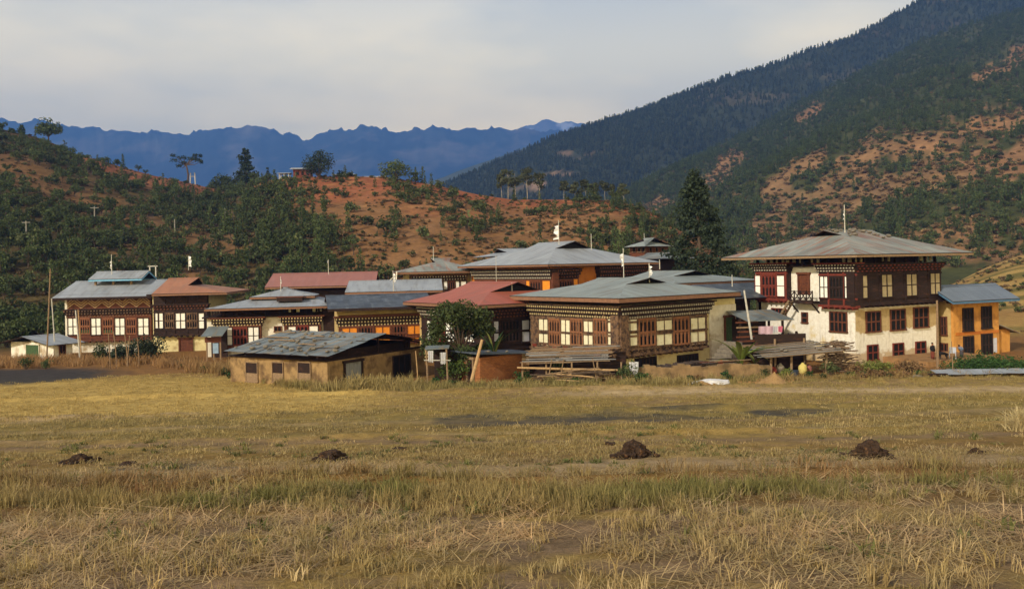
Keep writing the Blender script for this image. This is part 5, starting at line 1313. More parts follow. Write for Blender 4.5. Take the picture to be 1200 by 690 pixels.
def leafy_tree(seed, h, w, n, size):
    rg = np.random.default_rng(seed); tr, cr = MB(), MB()
    tr.tube([(0, 0, -0.3), (0.1, 0.05, h * 0.25), (0.0, 0, h * 0.5)], [0.16, 0.13, 0.09], 7)
    for i in range(26):
        a = rg.random() * 6.28; f = rg.random(); q = w * math.sqrt(rg.random()) * (0.95 - 0.45 * f) * 0.8; z = h * (0.28 + 0.62 * f)
        c = (math.cos(a) * q, math.sin(a) * q, z); s = 0.5 + 0.5 * rg.random()
        tr.tube([(0, 0, h * 0.3), (c[0] * .5, c[1] * .5, z * 0.8), c], [0.06, 0.04, 0.012], 5)
        leaves(cr, rg, c, (s, s, s * 0.8), n // 26, size, 0, 0.4, 0.3)
    return tr, cr
p = W(540, 440, 57); p.z = gz(p.x, 57)
tree_thing('leafy_tree', leafy_tree(71, CZ - kt(543, 349)[1] * 57 - p.z, 3.5, 8200, 0.21), m_oak, m_bark, p, 'dark leafy tree in front of the red roofed house')
p = W(533, 444, 54.5); p.z = gz(p.x, 54.5)
tree_thing('shrub', bush_parts(72, 1.25, 900, 0.16, 1.1, 9), M_leaf('mid green leaves', (0.06, 0.10, 0.022), (0.10, 0.13, 0.03), 0.4, 0.25, 0.1), m_bark, p, 'mid green shrub left of the leaning pole and brick outhouse', 'shrub', crown='foliage')
def bush_at(px, py, Y, r, h, mat, label, n=500, size=0.18, seed=1, lobes=8):
    p = W(px, py, Y); p.z = gz(p.x, Y)
    return tree_thing('shrub', bush_parts(seed, r, n, size, h, lobes), mat, m_bark, p, label, 'shrub', crown='foliage')
bush_at(172, 418, 72, 2.0, 0.95, m_darkcon, 'large dark shrub in front of the rust roofed house door', 1500, 0.2, 73, 12)
bush_at(143, 418, 72.5, 1.7, 0.8, m_darkcon, 'dark shrub below the diamond band house', 900, 0.2, 74, 9)
bush_at(118, 418, 73, 1.1, 1.2, m_oak, 'upright shrub with pale gaps left of the dark shrubs', 500, 0.18, 75)
bush_at(30, 420, 69, 0.7, 1.0, m_oak, 'small shrub at the front of the white hut', 240, 0.16, 76)
bush_at(54, 420, 69, 0.6, 1.0, m_oak, 'small shrub at the corner of the white hut by the tall pole', 200, 0.16, 77)
bush_at(655, 418, 55.5, 0.8, 1.5, m_oak, 'narrow dark shrub at the left end of the plank lean-to', 300, 0.16, 78)
bush_at(612, 440, 53.5, 0.7, 0.8, m_vine, 'low green shrub right of the brick outhouse', 260, 0.15, 79)
bush_at(735, 444, 52.5, 0.95, 1.1, m_oak, 'dark weedy shrub right of the plank lean-to', 420, 0.14, 80)
bush_at(755, 448, 52, 0.5, 0.9, m_vine, 'small green weed clump at the left end of the low mud wall', 200, 0.12, 81)
bush_at(1026, 438, 54.6, 1.3, 0.62, m_yel, 'yellow green bush in front of the corner of the tall white house', 900, 0.15, 82, 10)
bush_at(1064, 444, 56, 1.5, 0.45, m_weed, 'reddish brown dry shrub right of the yellow green bush', 1000, 0.16, 83, 10)
bush_at(1000, 445, 55, 0.9, 0.6, m_weed, 'reddish dry shrub left of the yellow green bush', 500, 0.14, 84)
bush_at(1022, 451, 53.2, 1.1, 0.3, m_weed, 'low dry weeds below the yellow green bush', 600, 0.14, 85)
bush_at(975, 440, 55, 0.8, 0.8, m_bush, 'dull green shrub at the foot of the twig stack', 350, 0.14, 86)
mbk = bush_at(1158, 448, 53, 2.3, 0.40, m_vine, 'large mound of dark green creeper in front of the orange house', 4200, 0.12, 87, 24); mbk.scale = (1.5, 0.85, 1.0)
bush_at(1196, 446, 54, 1.5, 0.32, m_vine, 'smaller dark green creeper mound at the right edge', 900, 0.17, 88, 10)
bush_at(1120, 448, 52.4, 0.9, 0.35, m_vine, 'low creeper at the left foot of the green mound', 420, 0.16, 89)
p = W(1147, 440, 54); p.z = gz(p.x, 54)
tree_thing('sapling', pine_parts(90, CZ - kt(1147, 411)[1] * 54 - p.z, 0.42, 160, 0.2, 0.2, 0.2), m_pine, m_bark, p, 'little pointed sapling sticking up from the green creeper mound')
# plants with long leaves
def blade(mb, base, direction, length, width, droop, m=0, nseg=7):
    b = Vector(base); d = Vector(direction).normalized(); side = d.cross(Vector((0, 0, 1))); side = side.normalized() if side.length > 0.05 else Vector((1, 0, 0))
    pts = []
    for i in range(nseg + 1):
        f = i / nseg
        pts.append((b + d * length * f + Vector((d.x, d.y, 0)) * length * 0.2 * f * f - Vector((0, 0, droop * length * f * f)), width * (0.35 + 1.3 * f * (1 - f) * 2) * (1 - f ** 4) * 0.6))
    vs, fs = [], []
    for q, w in pts: vs += [q - side * w * 0.5 + Vector((0, 0, w * 0.18)), q, q + side * w * 0.5 + Vector((0, 0, w * 0.18))]
    for i in range(nseg): fs += [(3*i, 3*i+1, 3*i+4, 3*i+3), (3*i+1, 3*i+2, 3*i+5, 3*i+4)]
    mb.add(vs, fs, m)
def leaf_plant(name, loc, label, n, length, width, mats, seed, h0=0.5, up=(0.6, 1.5), droop=(0.2, 0.6)):
    rr = random.Random(seed); o = empty(name, loc, 0, label, 'plant')
    mb = MB(); mb.tube([(0, 0, -0.2), (0.03, 0, h0)], [0.12, 0.07], 7); mb.build('stem', mats[1], o)
    for i in range(n):
        a = 6.283 * i / n + rr.uniform(-.4, .4); mb = MB()
        blade(mb, (0, 0, h0 * rr.uniform(0.5, 1)), (math.cos(a), math.sin(a), rr.uniform(*up)), length * rr.uniform(0.75, 1.15), width, rr.uniform(*droop))
        mb.build('leaf', mats[0] if rr.random() < 0.75 or len(mats) < 3 else mats[2], o)
    return o
p = W(869, 436, 56.2); p.z = gz(p.x, 56.2)
leaf_plant('banana_plant', p, 'bright green banana plant behind the low mud wall', 12, 2.5, 0.62, [m_lush, m_yel, m_yel], 3, 1.0, (0.5, 2.4), (0.15, 0.45))
p = W(886, 437, 57); p.z = gz(p.x, 57)
leaf_plant('banana_plant', p, 'yellowing banana plant with drooping leaves, right of the bright green one', 7, 1.9, 0.42, [m_yel, m_weed, m_yel], 5, 0.7, (0.6, 1.6), (0.3, 0.7))
p = W(579, 448, 55.5); p.z = gz(p.x, 55.5)
leaf_plant('palm_plant', p, 'tall spiky plant with long arching leaves behind the brick outhouse', 9, 2.7, 0.24, [m_vine, m_weed, m_yel], 8, 1.9, (1.0, 3.4), (0.2, 0.7))
# ------------------------------------------------------------------ sheds and outbuildings in front
def at(px, py, Y, dz=0.0):
    p = W(px, py, Y); p.z = gz(p.x, Y) + dz; return p
def rock_mesh(seed, r=0.16):
    rg = random.Random(seed); bm = bmesh.new(); bmesh.ops.create_icosphere(bm, subdivisions=2, radius=r)
    for v in bm.verts:
        v.co *= 0.8 + 0.45 * mn.noise(v.co * (2.2 / r * 0.3) + Vector((seed, 0, 0)) * 3.7); v.co.z *= 0.6; v.co.x *= 1.2
    me = bpy.data.meshes.new('stone'); bm.to_mesh(me); bm.free(); me.materials.append(m_stone); return me
ROCKS = [rock_mesh(i) for i in range(5)]
def stones_on(h, pts, label, group, seed=1, s=(0.6, 1.3)):
    rr = random.Random(seed); mw = Matrix.Translation(h.o.location) @ Matrix.Rotation(h.ph, 4, 'Z')
    for p in pts:
        o = bpy.data.objects.new('roof_stone', rr.choice(ROCKS)); COL.objects.link(o)
        o.location = mw @ Vector(p); o.rotation_euler = (rr.uniform(-.2, .2), rr.uniform(-.2, .2), rr.uniform(0, 6)); k = rr.uniform(*s); o.scale = (k, k, k)
        tag(o, label, 'stone', group)
# --- mud walled shed with stones on the roof
h = House('shed', 'mud walled shed nearest the field, patched grey roof weighed down by stones', 'shed', 384, 52.5, 58, 449)
wr, wl = h.s_('R', 498, 430), h.s_('L', 270, 430); ht = h.t_('L', 384, 424)
h.walls(wr, wl, ht, m_mud)
mb = MB(); xm = wr * 0.52
ze = h.zpx(382, 417.5, h.Y - 0.9); y1 = h.s_('L', 262, 414, 0.9); x1 = h.s_('R', 505, 400, 0.9)
za = h.t_('R', 449, 391.5, 0.5); zr_ = h.t_('R', 500, 399, 0.5)
xm = h.s_('R', 449, 391, 0.6)
rg = random.Random(5)
for side in (0, 1):                                                  # overlapping loose sheets
    nrow = int((y1 + 0.9) / 0.8)
    for r in range(3 if side == 0 else 2):
        nr_ = 3 if side == 0 else 2
        for i in range(nrow + 1):
            ya, yb = -0.9 + i * 0.8, min(-0.9 + (i + 1) * 0.8 + 0.06, y1)
            if yb - ya < 0.15: continue
            f0, f1 = r / nr_ - (0.03 if r else 0), (r + 1) / nr_
            if side == 0: X0, Z0, X1, Z1 = -0.9, ze, xm, za
            else: X0, Z0, X1, Z1 = x1, zr_, xm, za
            L_ = lambda f: (X0 + (X1 - X0) * f, Z0 + (Z1 - Z0) * f)
            (xa, z_a), (xb, z_b) = L_(f0), L_(f1); up = 0.03 * r + rg.uniform(0, 0.035); dx = rg.uniform(-.08, .05) if r == 0 else 0
            mb.slab([(xa + dx, ya, z_a + up), (xa + dx, yb, z_a + up + rg.uniform(-.02, .02)), (xb, yb, z_b + up), (xb, ya, z_b + up)], 0.025, 0, eave=(0, 1, 0), mside=1)
mb.build('roof', [m_rsheet, m_dark], h.o)
mb = MB()                                                            # gable boards, plates and rafters, dark under the roof
for yy in (0.05, wl - 0.15):
    mb.box(-0.1, wr + 0.1, yy, yy + 0.12, ht, ht + 0.12)
    mb.bar((-0.8, yy, ze - 0.1), (xm, yy, za - 0.1), 0.1); mb.bar((x1 - .1, yy, zr_ - 0.1), (xm, yy, za - 0.1), 0.1)
    for q in (0.2, 0.5, 0.8): mb.box(wr * q - 0.06, wr * q + 0.06, yy + .01, yy + 0.11, ht + .1, ht + (za - ht) * (0.55 if q != 0.5 else 0.9))
mb.box(-0.08, 0.06, 0, wl, ht, ht + 0.12); mb.box(0.6, wr - 0.6, 0.8, wl - 0.8, ht - 0.1, ht + 0.5)
mb.build('roof_frame', m_dark, h.o)
for x0, x1_ in ((289, 302), (320, 332), (350, 364)):
    o = h.win('L', x0, 425, x1_, 447, 0.01, m_dark, m_wood, 1, 1, 0.06, name='opening')
    mb = MB(); h.fb(mb, 'L', *h.rect('L', x0, 437, x1_, 449), -0.02, 0.05); mb.build('infill', m_wood, o)
h.door('R', 404, 424, 423, 451, M('grey sheet door', rgb(140, 140, 138), rgb(110, 110, 108), 5, stretch=(4, 4, .4)), m_dark, 0.01)
h.win('R', 461, 417, 480, 441, 0.01, m_shade, m_dark, 3, 1, 0.09)
pts = []
rg = random.Random(11)
for i in range(52):
    f = rg.random(); x = -0.7 + (xm + 0.6) * f; y = rg.uniform(-0.7, y1 - 0.3); pts.append((x, y, ze + (za - ze) * (x + 0.9) / (xm + 0.9) + 0.12))
stones_on(h, pts, 'grey stone weighing down the patched roof of the mud shed', 'stones on the mud shed roof', 3)
for i, (q, s) in enumerate(((0.25, 1), (0.55, -1), (0.7, 1), (0.4, 1), (0.8, -1))):
    o = bpy.data.objects.new('roof_plank', None); mb = MB(); L0 = 1.5 + 0.5 * (i % 3)
    y = y1 * q; x = xm * (0.25 + 0.15 * i); z = ze + (za - ze) * (x + 0.9) / (xm + 0.9) + 0.12
    mb.bar((0, 0, 0), (0.15 * s, L0, 0.02), 0.14, 0.05)
    o = mb.build('roof_plank', m_wood); o.location = Matrix.Translation(h.o.location) @ Matrix.Rotation(h.ph, 4, 'Z') @ Vector((x, y, z)); o.rotation_euler = (0, 0, h.ph + 0.1 * s)
    tag(o, 'weathered plank lying on the patched roof of the mud shed', 'plank', 'planks on the mud shed roof')
# --- brick outhouse
h = House('outhouse', 'small mud brick outhouse with a dark flat lean roof, beside the leaning pole', 'shed', 563, 53.5, 40, 449)
wr, wl = h.s_('R', 612, 430), h.s_('L', 541, 430); ht = h.t_('R', 563, 419)
def M_bricks():
    m, t, b = _nodes('mud brick courses'); b.inputs['Roughness'].default_value = 0.95
    co = _coord(t); sp = t.nodes.new('ShaderNodeSeparateXYZ'); t.links.new(co, sp.inputs[0])
    cb = t.nodes.new('ShaderNodeCombineXYZ'); t.links.new(_math(t, 'ADD', sp.outputs[0], sp.outputs[1]), cb.inputs[0]); t.links.new(sp.outputs[2], cb.inputs[1])
    bt = t.nodes.new('ShaderNodeTexBrick'); t.links.new(cb.outputs[0], bt.inputs['Vector']); bt.inputs['Scale'].default_value = 2.6
    bt.inputs['Color1'].default_value = rgb(160, 100, 56) + (1,); bt.inputs['Color2'].default_value = rgb(128, 78, 46) + (1,); bt.inputs['Mortar'].default_value = rgb(104, 72, 48) + (1,)
    col = _mix(t, _noise(t, co, 1.2, 5, 0.6, 0.45, 0.7), bt.outputs[0], rgb(140, 92, 56)); t.links.new(col, b.inputs['Base Color']); _bump(t, b, bt.outputs['Fac'], 0.3, 0.02); return m
h.walls(wr, wl, ht, M_bricks())
h.door('L', 549, 421, 555, 449, m_dark, m_wood, 0.01)
mb = MB(); z0 = h.t_('R', 548, 415); x1 = h.s_('R', 632, 419, 0.5)
mb.slab([(-0.5, -0.5, z0 + .05), (x1, -0.5, ht + 0.02), (x1, wl + 0.5, ht + 0.02), (-0.5, wl + 0.5, z0 + .05)], 0.08, 0, eave=(0, 1, 0)); mb.build('roof', m_rslate, h.o)
rg = random.Random(3); stones_on(h, [(rg.uniform(0, wr), rg.uniform(-.2, wl), ht + 0.16 + 0.04 * i) for i in range(5)], 'pale stone on the dark roof of the brick outhouse', 'stones on the brick outhouse roof', 4, (0.5, 0.9))
mb = MB(); a, b_ = W(550, 449, 52.2), W(565, 398, 52.9); a.z = gz(a.x, 52.2); d_ = b_ - a
mb.tube([(0, 0, -0.2), tuple(d_ * 0.5 + Vector((0.03, 0, 0))), tuple(d_)], [0.11, 0.10, 0.085], 8); o = mb.build('leaning_pole', m_woodp); o.location = a
tag(o, 'thick pale wooden pole leaning by the brick outhouse door', 'pole')
# --- dark lean-to between shed and outhouse with things hung up
e = empty('lean_to', at(503, 448, 54), 0, 'dark open lean-to with pale rags, between the mud shed and the green shrub', 'lean-to')
mb = MB()
P = lambda px, py, Y: W(px, py, Y) - e.location
mb.slab([P(498, 409, 53.6), P(526, 407.5, 53.6), P(527, 404, 56), P(499, 405, 56)], 0.05, 0, eave=(1, 0, 0)); mb.build('roof', m_rsheet, e)
for px in (500.5, 524): mb = MB(); a = P(px, 409, 53.7); mb.tube([(a.x, a.y, -0.3), (a.x - 0.05, a.y, a.z)], 0.06, 6); mb.build('post', m_wood, e)
mb = MB(); mb.box(P(500, 0, 56).x, P(540, 0, 56).x, 1.9, 2.0, -0.4, P(500, 409, 56).z); mb.build('back_wall', m_dark, e)
mb = MB(); mb.bar(P(497, 422, 53.6), P(528, 422, 53.6), 0.05); mb.build('rail', m_post, e)
m_cloth = M('pale cloth', rgb(206, 204, 204), rgb(176, 174, 178), 3, 0.9)
def cloth(name, c, w, hgt, mat, label, rz=0.0, seed=1, group=None, cat='laundry'):
    rr = random.Random(seed); mb = MB(); n = 8; vs, fs = [], []
    for j in range(5):
        for i in range(n + 1):
            x = (i / n - 0.5) * w * (1 - 0.06 * j * rr.random()); vs.append((x, 0.05 * math.sin(i * 2.1 + seed) + 0.015 * j, -hgt * j / 4 * (1 - 0.12 * rr.random() * (j == 4))))
    for j in range(4):
        for i in range(n): a = j * (n + 1) + i; fs.append((a, a + 1, a + n + 2, a + n + 1))
    m_ = len(vs); vs2 = [(x, y + 0.012, z) for x, y, z in vs]
    mb.add(vs + vs2, fs + [tuple(m_ + q for q in reversed(f)) for f in fs])
    o = mb.build(name, mat, smooth=True); o.location = c; o.rotation_euler = (0, 0, rz); return tag(o, label, cat, group)
cloth('hanging_rag', W(504.5, 411, 53.55), 0.35, 0.75, m_cloth, 'pale rag hanging at the left post of the dark lean-to', 0, 2)
cloth('hanging_rag', W(519, 413, 53.55), 0.4, 0.8, m_cloth, 'pale rag hanging near the right end of the dark lean-to', 0.2, 5)
# --- plank lean-to with a heap of poles
e = empty('lean_to', at(670, 452, 53.5), R(4), 'low lean-to of grey planks and sheets over stacked poles, in front of the middle house', 'lean-to')
inv = (Matrix.Translation(e.location) @ Matrix.Rotation(R(4), 4, 'Z')).inverted()
P = lambda px, py, Y: inv @ W(px, py, Y)
rg = random.Random(8); mb = MB()
for i in range(15):                                                  # loose roof boards
    f = i / 14; Yd = 53.0 + 3.6 * f; z = P(660, 425, 53.0).z + 1.05 * f * 0.62 + rg.uniform(-.03, .04)
    x0 = P(609 + rg.uniform(-1, 8) + 10 * f, 420, Yd).x; x1 = P(727 + rg.uniform(-14, 6), 420, Yd).x
    y = P(660, 420, Yd).y; mb.box(x0, x0 + (x1 - x0) * rg.uniform(0.35, 0.6), y, y + 0.24, z, z + 0.03, rg.randrange(2)); mb.box(x0 + (x1 - x0) * rg.uniform(0.3, 0.5), x1, y + 0.02, y + 0.25, z + 0.035, z + 0.065, rg.randrange(2))
mb.build('roof', [m_wood, M('bleached plank', rgb(150, 146, 140), rgb(116, 112, 108), 6, stretch=(.4, 3, 3))], e)
for px in (612, 640, 670, 700, 728):
    a = P(px, 424, 53.1); mb = MB(); mb.tube([(a.x, a.y, -0.4), (a.x, a.y, a.z)], 0.06, 6); mb.build('post', m_wood, e)
mb = MB(); a, b_ = P(606, 430.5, 52.9), P(727, 433.5, 52.9); mb.bar(a, b_, 0.14, 0.1); mb.build('front_beam', m_woodp, e)
mb = MB(); y = P(660, 0, 56.6).y; mb.box(P(612, 0, 56).x, P(728, 0, 56).x, y, y + 0.1, -0.4, 1.4); mb.build('back_wall', m_dark, e)
for i in range(3):
    c = W(700 + 9 * i, 414 + 0.6 * i, 55.2 - 0.3 * i); o = bpy.data.objects.new('loose_rag', None)
    cloth('loose_rag', c, 0.5, 0.25, [M('faded red cloth', rgb(150, 70, 60), rgb(120, 60, 54), 4), m_cloth, m_tan][i], ('faded red rag on the plank lean-to roof', 'pale rag on the plank lean-to roof', 'tan sack on the plank lean-to roof')[i], 0.2, 3 + i, cat='rag')
cloth('sack', W(743, 424, 52.7), 0.6, 0.85, m_cloth, 'pale sack hung at the right end of the plank lean-to', 0.1, 9, cat='sack')
rg = random.Random(21)
for i in range(22):
    L0 = rg.uniform(1.6, 3.6); mb = MB(); r = rg.uniform(0.035, 0.07)
    mb.tube([(-L0 / 2, 0, 0), (0, 0, 0.03), (L0 / 2, 0, 0)], [r, r * 0.9, r * 0.65], 6); o = mb.build('cut_pole', [m_wood, m_woodp, m_bark][i % 3])
    lay = i // 8; o.location = at(672 + rg.uniform(-30, 26), 448, 52.6 + rg.uniform(-0.7, 0.9), 0.18 + lay * 0.22 + rg.uniform(0, 0.12)); o.rotation_euler = (0, rg.uniform(-.09, .09), rg.uniform(-.3, .3))
    tag(o, 'cut pole in the loose heap below the plank lean-to', 'pole', 'poles heaped below the plank lean-to')
for i, (px, py, rz) in enumerate(((641, 437, 0.9), (700, 440, -0.7), (655, 441, 1.1))):
    mb = MB(); mb.tube([(0, 0, -0.1), (0.3 * (1 if rz > 0 else -1), -0.3, 1.5)], [0.05, 0.03], 6); o = mb.build('cut_pole', m_wood); o.location = at(px, py, 52.4)
    tag(o, 'cut pole propped up against the plank lean-to', 'pole', 'poles propped against the plank lean-to')
# --- firewood in front of the middle house
e = empty('firewood_stack', at(795, 437, 56.2), R(36), 'dark stack of firewood at the foot of the middle house', 'firewood')
mb = MB(); rg = random.Random(31)
for i in range(90):
    x = rg.uniform(-2.6, 2.6); z = 0.12 + 0.16 * rg.randrange(4); mb.tube([(x, -0.4 + rg.uniform(-.1, .1), z), (x + rg.uniform(-.1, .1), 0.5, z + rg.uniform(-.03, .03))], rg.uniform(0.05, 0.09), 6)
mb.build('logs', M('dark firewood', rgb(74, 60, 52), rgb(50, 42, 38), 7, island=0.3), e)
# --- low mud wall
e0, e1 = at(741, 452, 53.2), at(902, 452, 53.8)
mb = MB(); n = 24; rg = random.Random(2); ln = (e1 - e0).length
for i in range(n):
    x0, x1 = ln * i / n, ln * (i + 1) / n + 0.01; hh_ = 0.8 + 0.08 * math.sin(i * .9) + rg.uniform(-.09, .09) - (0.25 if i > 21 else 0)
    mb.box(x0, x1, -0.18 + rg.uniform(-.015, .015), 0.2, -0.4, hh_)
o = mb.build('mud_wall', M('weathered mud wall', rgb(148, 120, 84), rgb(120, 96, 66), 3.0, 0.95, c3=rgb(96, 78, 54), s3=1.4, amt3=(0.45, 0.65), bump=0.6)); o.location = e0; o.rotation_euler = (0, 0, math.atan2(e1.y - e0.y, e1.x - e0.x)); tag(o, 'low crumbling mud wall along the field in front of the middle house', 'wall')
# --- stone steps up to the middle house
h = House('stone_steps', 'stone steps leading up to the door beside the middle house', 'steps', 833, 57.5, 38, 432)
for i in range(7):
    mb = MB(); mb.box(1.1 + i * 0.3, 1.1 + (7 * 0.3), -0.2, 1.3, -0.5 if i == 0 else i * 0.25 + 0.004, (i + 1) * 0.25); mb.build('step', m_stone, h.o)
mb = MB(); mb.box(-0.2, 1.09, 0.1, 1.4, -0.5, 0.45); mb.build('landing', m_stone, h.o)
rg = random.Random(71)
for i in range(11):
    L0 = rg.uniform(1.6, 3.0); mb = MB(); mb.box(-L0 / 2, L0 / 2, -0.1, 0.1, 0, 0.04); o = mb.build('board', [m_wood, m_dark, m_brown][i % 3]); o.location = at(842 + rg.uniform(-14, 22), 440, 55.6 + rg.uniform(-.5, .5), 0.1 + 0.09 * i); o.rotation_euler = (rg.uniform(-.08, .08), rg.uniform(-.05, .05), R(10) + rg.uniform(-.25, .25))
    tag(o, 'old board in the loose stack behind the low mud wall', 'board', 'boards stacked behind the low mud wall')
# --- wooden balcony building with laundry
h = House('balcony_shed', 'old wooden balcony building with tin roof and hung laundry beside the stone steps', 'shed', 866, 62, 10, 425)
x1 = h.s_('R', 935, 400); tF = h.t_('R', 900, 403)
for px in (868, 884, 902, 918, 934):
    q = h.s_('R', px, 400); mb = MB(); mb.box(q - 0.07, q + 0.07, 0, 0.14, -0.6, h.t_('R', px, 374 if px < 924 else 388)); mb.build('post', m_dark, h.o)
mb = MB(); mb.box(0, x1, -0.1, 3.2, tF - 0.14, tF); mb.build('floor_deck', m_dark, h.o)
mb = MB(); mb.box(0, x1 - 0.9, 3.2, 3.3, -0.6, h.t_('R', 900, 376)); mb.build('back_wall', m_dark, h.o)
mb = MB(); q0, q1 = h.s_('R', 871, 372), h.s_('R', 926, 370); zz = h.t_('R', 898, 374.5)
mb.slab([(q0, -0.6, zz), (q1, -0.6, zz), (q1, 3.0, zz + 0.55), (q0, 3.0, zz + 0.55)], 0.05, 0, eave=(1, 0, 0), mside=0); mb.build('roof', m_rsheet, h.o)
h.railing('R', 891, 392, 935, 403, 0.03, m_dark, 4)
rg = random.Random(6)
for py in (378, 384, 389, 395, 400):
    mb = MB(); h.fb(mb, 'R', *h.rect('R', 864 - rg.uniform(0, 3), py - 1.4, 888, py + 0.4), 0.02, 0.07, 0); mb.build('side_plank', [m_wood, m_brown][int(rg.random() * 2)], h.o)
mb = MB(); h.fb(mb, 'R', *h.rect('R', 862, 404, 884, 406), -0.3, 0.5, 0); mb.build('shelf', m_wood, h.o)
m_pink = M('pinkish cloth', rgb(206, 176, 186), rgb(180, 148, 162), 3, 0.9)
for px, w, hh_, m_, lb in ((897, 1.25, 0.62, m_pink, 'wide pale pink cloth hung on the wooden balcony'), (908.5, 0.42, 0.5, m_cloth, 'white cloth hung between the pink cloths on the balcony'), (914, 0.35, 0.45, M('bright pink cloth', rgb(206, 120, 140), rgb(190, 100, 124), 4), 'small bright pink cloth hung on the wooden balcony')):
    cloth('laundry', W(px, 382, 62.0) + Vector((0, -0.15, 0)), w, hh_, m_, lb, R(10), int(px))
mb = MB(); a, b_ = W(872, 340, 60.5), W(877, 372, 60.6); mb.tube([a - b_, (0, 0, 0), (b_ - a) * 0.8], [0.06, 0.08, 0.08], 7); o = mb.build('white_pipe', m_post); o.location = b_
tag(o, 'slanting pale pole above the roof of the wooden balcony', 'pole')
# --- open shed with a slatted roof
h = House('open_shed', 'open sided shed with a roof of loose grey boards on thin posts', 'shed', 890, 55.5, 6, 445)
wr = h.s_('R', 983, 410); z0, z1 = h.t_('R', 893, 418), h.t_('R', 983, 410)
for px, top in ((928, 415), (969, 411), (904, 419)):
    q = h.s_('R', px, 430); mb = MB(); mb.tube([(q, 0.1, -0.4), (q + 0.03, 0.1, h.t_('R', px, top) - 0.03)], 0.085, 7); mb.build('post', m_wood, h.o)
for px in (930, 966): q = h.s_('R', px, 430); mb = MB(); mb.tube([(q, 2.9, -0.4), (q, 2.9, 2.0)], 0.08, 6); mb.build('post', m_wood, h.o)
mb = MB(); rg = random.Random(14)
for i in range(13):
    y = -0.5 + i * 0.3; up = 0.03 * i + rg.uniform(-.02, .02); a0, b0 = rg.uniform(-.4, .5), wr + rg.uniform(-.7, .4)
    mb.bar((a0, y, z0 + (z1 - z0) * a0 / wr + up), (b0, y + rg.uniform(-.05, .05), z0 + (z1 - z0) * b0 / wr + up), 0.26, 0.03, i % 2)
mb.build('roof', [m_wood, M('grey board', rgb(134, 132, 126), rgb(100, 98, 94), 6, stretch=(.4, 3, 3))], h.o)
mb = MB(); mb.bar((0.5, 0.1, z0 - 0.05), (wr, 0.1, z1 - 0.12), 0.1); mb.bar((0.5, 2.9, z0 + 0.2), (wr, 2.9, z1 + 0.15), 0.1); mb.build('beam', m_dark, h.o)
mb = MB(); mb.box(1.0, wr - 0.8, 3.1, 3.2, -0.5, 2.3); mb.build('back_wall', m_dark, h.o)
rg = random.Random(15); stones_on(h, [(rg.uniform(0.8, wr), rg.uniform(-.2, 2.8), 0) for i in range(9)], 'stone holding down the loose boards of the open shed', 'stones on the open shed roof', 6, (0.7, 1.2))
for o in [o for o in COL.objects if o.get('group') == 'stones on the open shed roof']:
    q = (Matrix.Translation(h.o.location) @ Matrix.Rotation(h.ph, 4, 'Z')).inverted() @ o.location; o.location.z = h.zb + z0 + (z1 - z0) * q.x / wr + 0.03 * (q.y + 0.5) / 0.3 + 0.1
e = empty('twig_stack', at(983, 444, 57.5), R(20), 'tall stack of cut twigs piled at the right of the open shed', 'firewood')
mb = MB(); rg = random.Random(41)
for i in range(260):
    z = rg.random() ** 0.8 * 2.0; w_ = 1.6 * (1 - z / 3.2); x = rg.uniform(-w_, w_ * 0.9); y = rg.uniform(-0.5, 0.6)
    a = rg.uniform(-.35, .35); L0 = rg.uniform(0.5, 1.3); mb.bar((x - L0 / 2 * math.cos(a), y, z + 0.05 - L0 / 2 * math.sin(a) * .5), (x + L0 / 2 * math.cos(a), y + rg.uniform(-.4, .4), z + 0.05 + L0 / 2 * math.sin(a) * .5), rg.uniform(.03, .06))
mb.build('twigs', M('twigs', rgb(132, 108, 84), rgb(92, 74, 60), 6, island=0.35), e)
def sack(px, py, Y, col, label, s=(0.3, 0.25, 0.4), seed=1, name='sack', cat='sack'):
    bm = bmesh.new(); bmesh.ops.create_icosphere(bm, subdivisions=3, radius=1.0)
    for v in bm.verts:
        v.co *= 1 + 0.12 * mn.noise(v.co * 2.3 + Vector((seed, 0, 0)))
        if v.co.z > 0.6: v.co.x *= 0.7; v.co.y *= 0.7
        v.co = Vector((v.co.x * s[0], v.co.y * s[1], max(v.co.z, -0.85) * s[2]))
    me = bpy.data.meshes.new(name); bm.to_mesh(me); bm.free(); me.materials.append(M(name + ' cloth', col, None, 6, 0.9)); me.polygons.foreach_set('use_smooth', [True] * len(me.polygons))
    o = bpy.data.objects.new(name, me); COL.objects.link(o); o.location = at(px, py, Y, s[2] * 0.85); return tag(o, label, cat)
sack(941, 446, 55.9, rgb(204, 186, 110), 'yellowish sack standing under the open shed', (0.28, 0.25, 0.42), 1)
sack(948, 446, 56.4, rgb(150, 96, 84), 'dull red sack beside the yellowish one under the open shed', (0.22, 0.22, 0.34), 2)
sack(915, 446, 56.6, rgb(186, 176, 160), 'pale sack at the left under the open shed', (0.25, 0.22, 0.36), 3)
sack(907, 447, 56.2, rgb(140, 60, 48), 'red bundle at the left under the open shed', (0.2, 0.2, 0.25), 4, 'bundle', 'bundle')
sack(846, 446, 57.0, rgb(176, 86, 60), 'small red bundle on the landing by the stone steps', (0.22, 0.2, 0.2), 6, 'bundle', 'bundle').location.z += 0.45
# motor tyre / dark tub in front
bm = bmesh.new(); bmesh.ops.create_cone(bm, cap_ends=True, segments=16, radius1=0.24, radius2=0.32, depth=0.34)
me = bpy.data.meshes.new('tub'); bm.to_mesh(me); bm.free(); me.materials.append(M('dark plastic tub', rgb(60, 70, 84), rgb(48, 56, 70), 5, 0.5)); o = bpy.data.objects.new('tub', me); COL.objects.link(o); o.location = at(931, 449, 54.6, 0.17); tag(o, 'dark blue tub standing in front of the open shed post', 'tub')
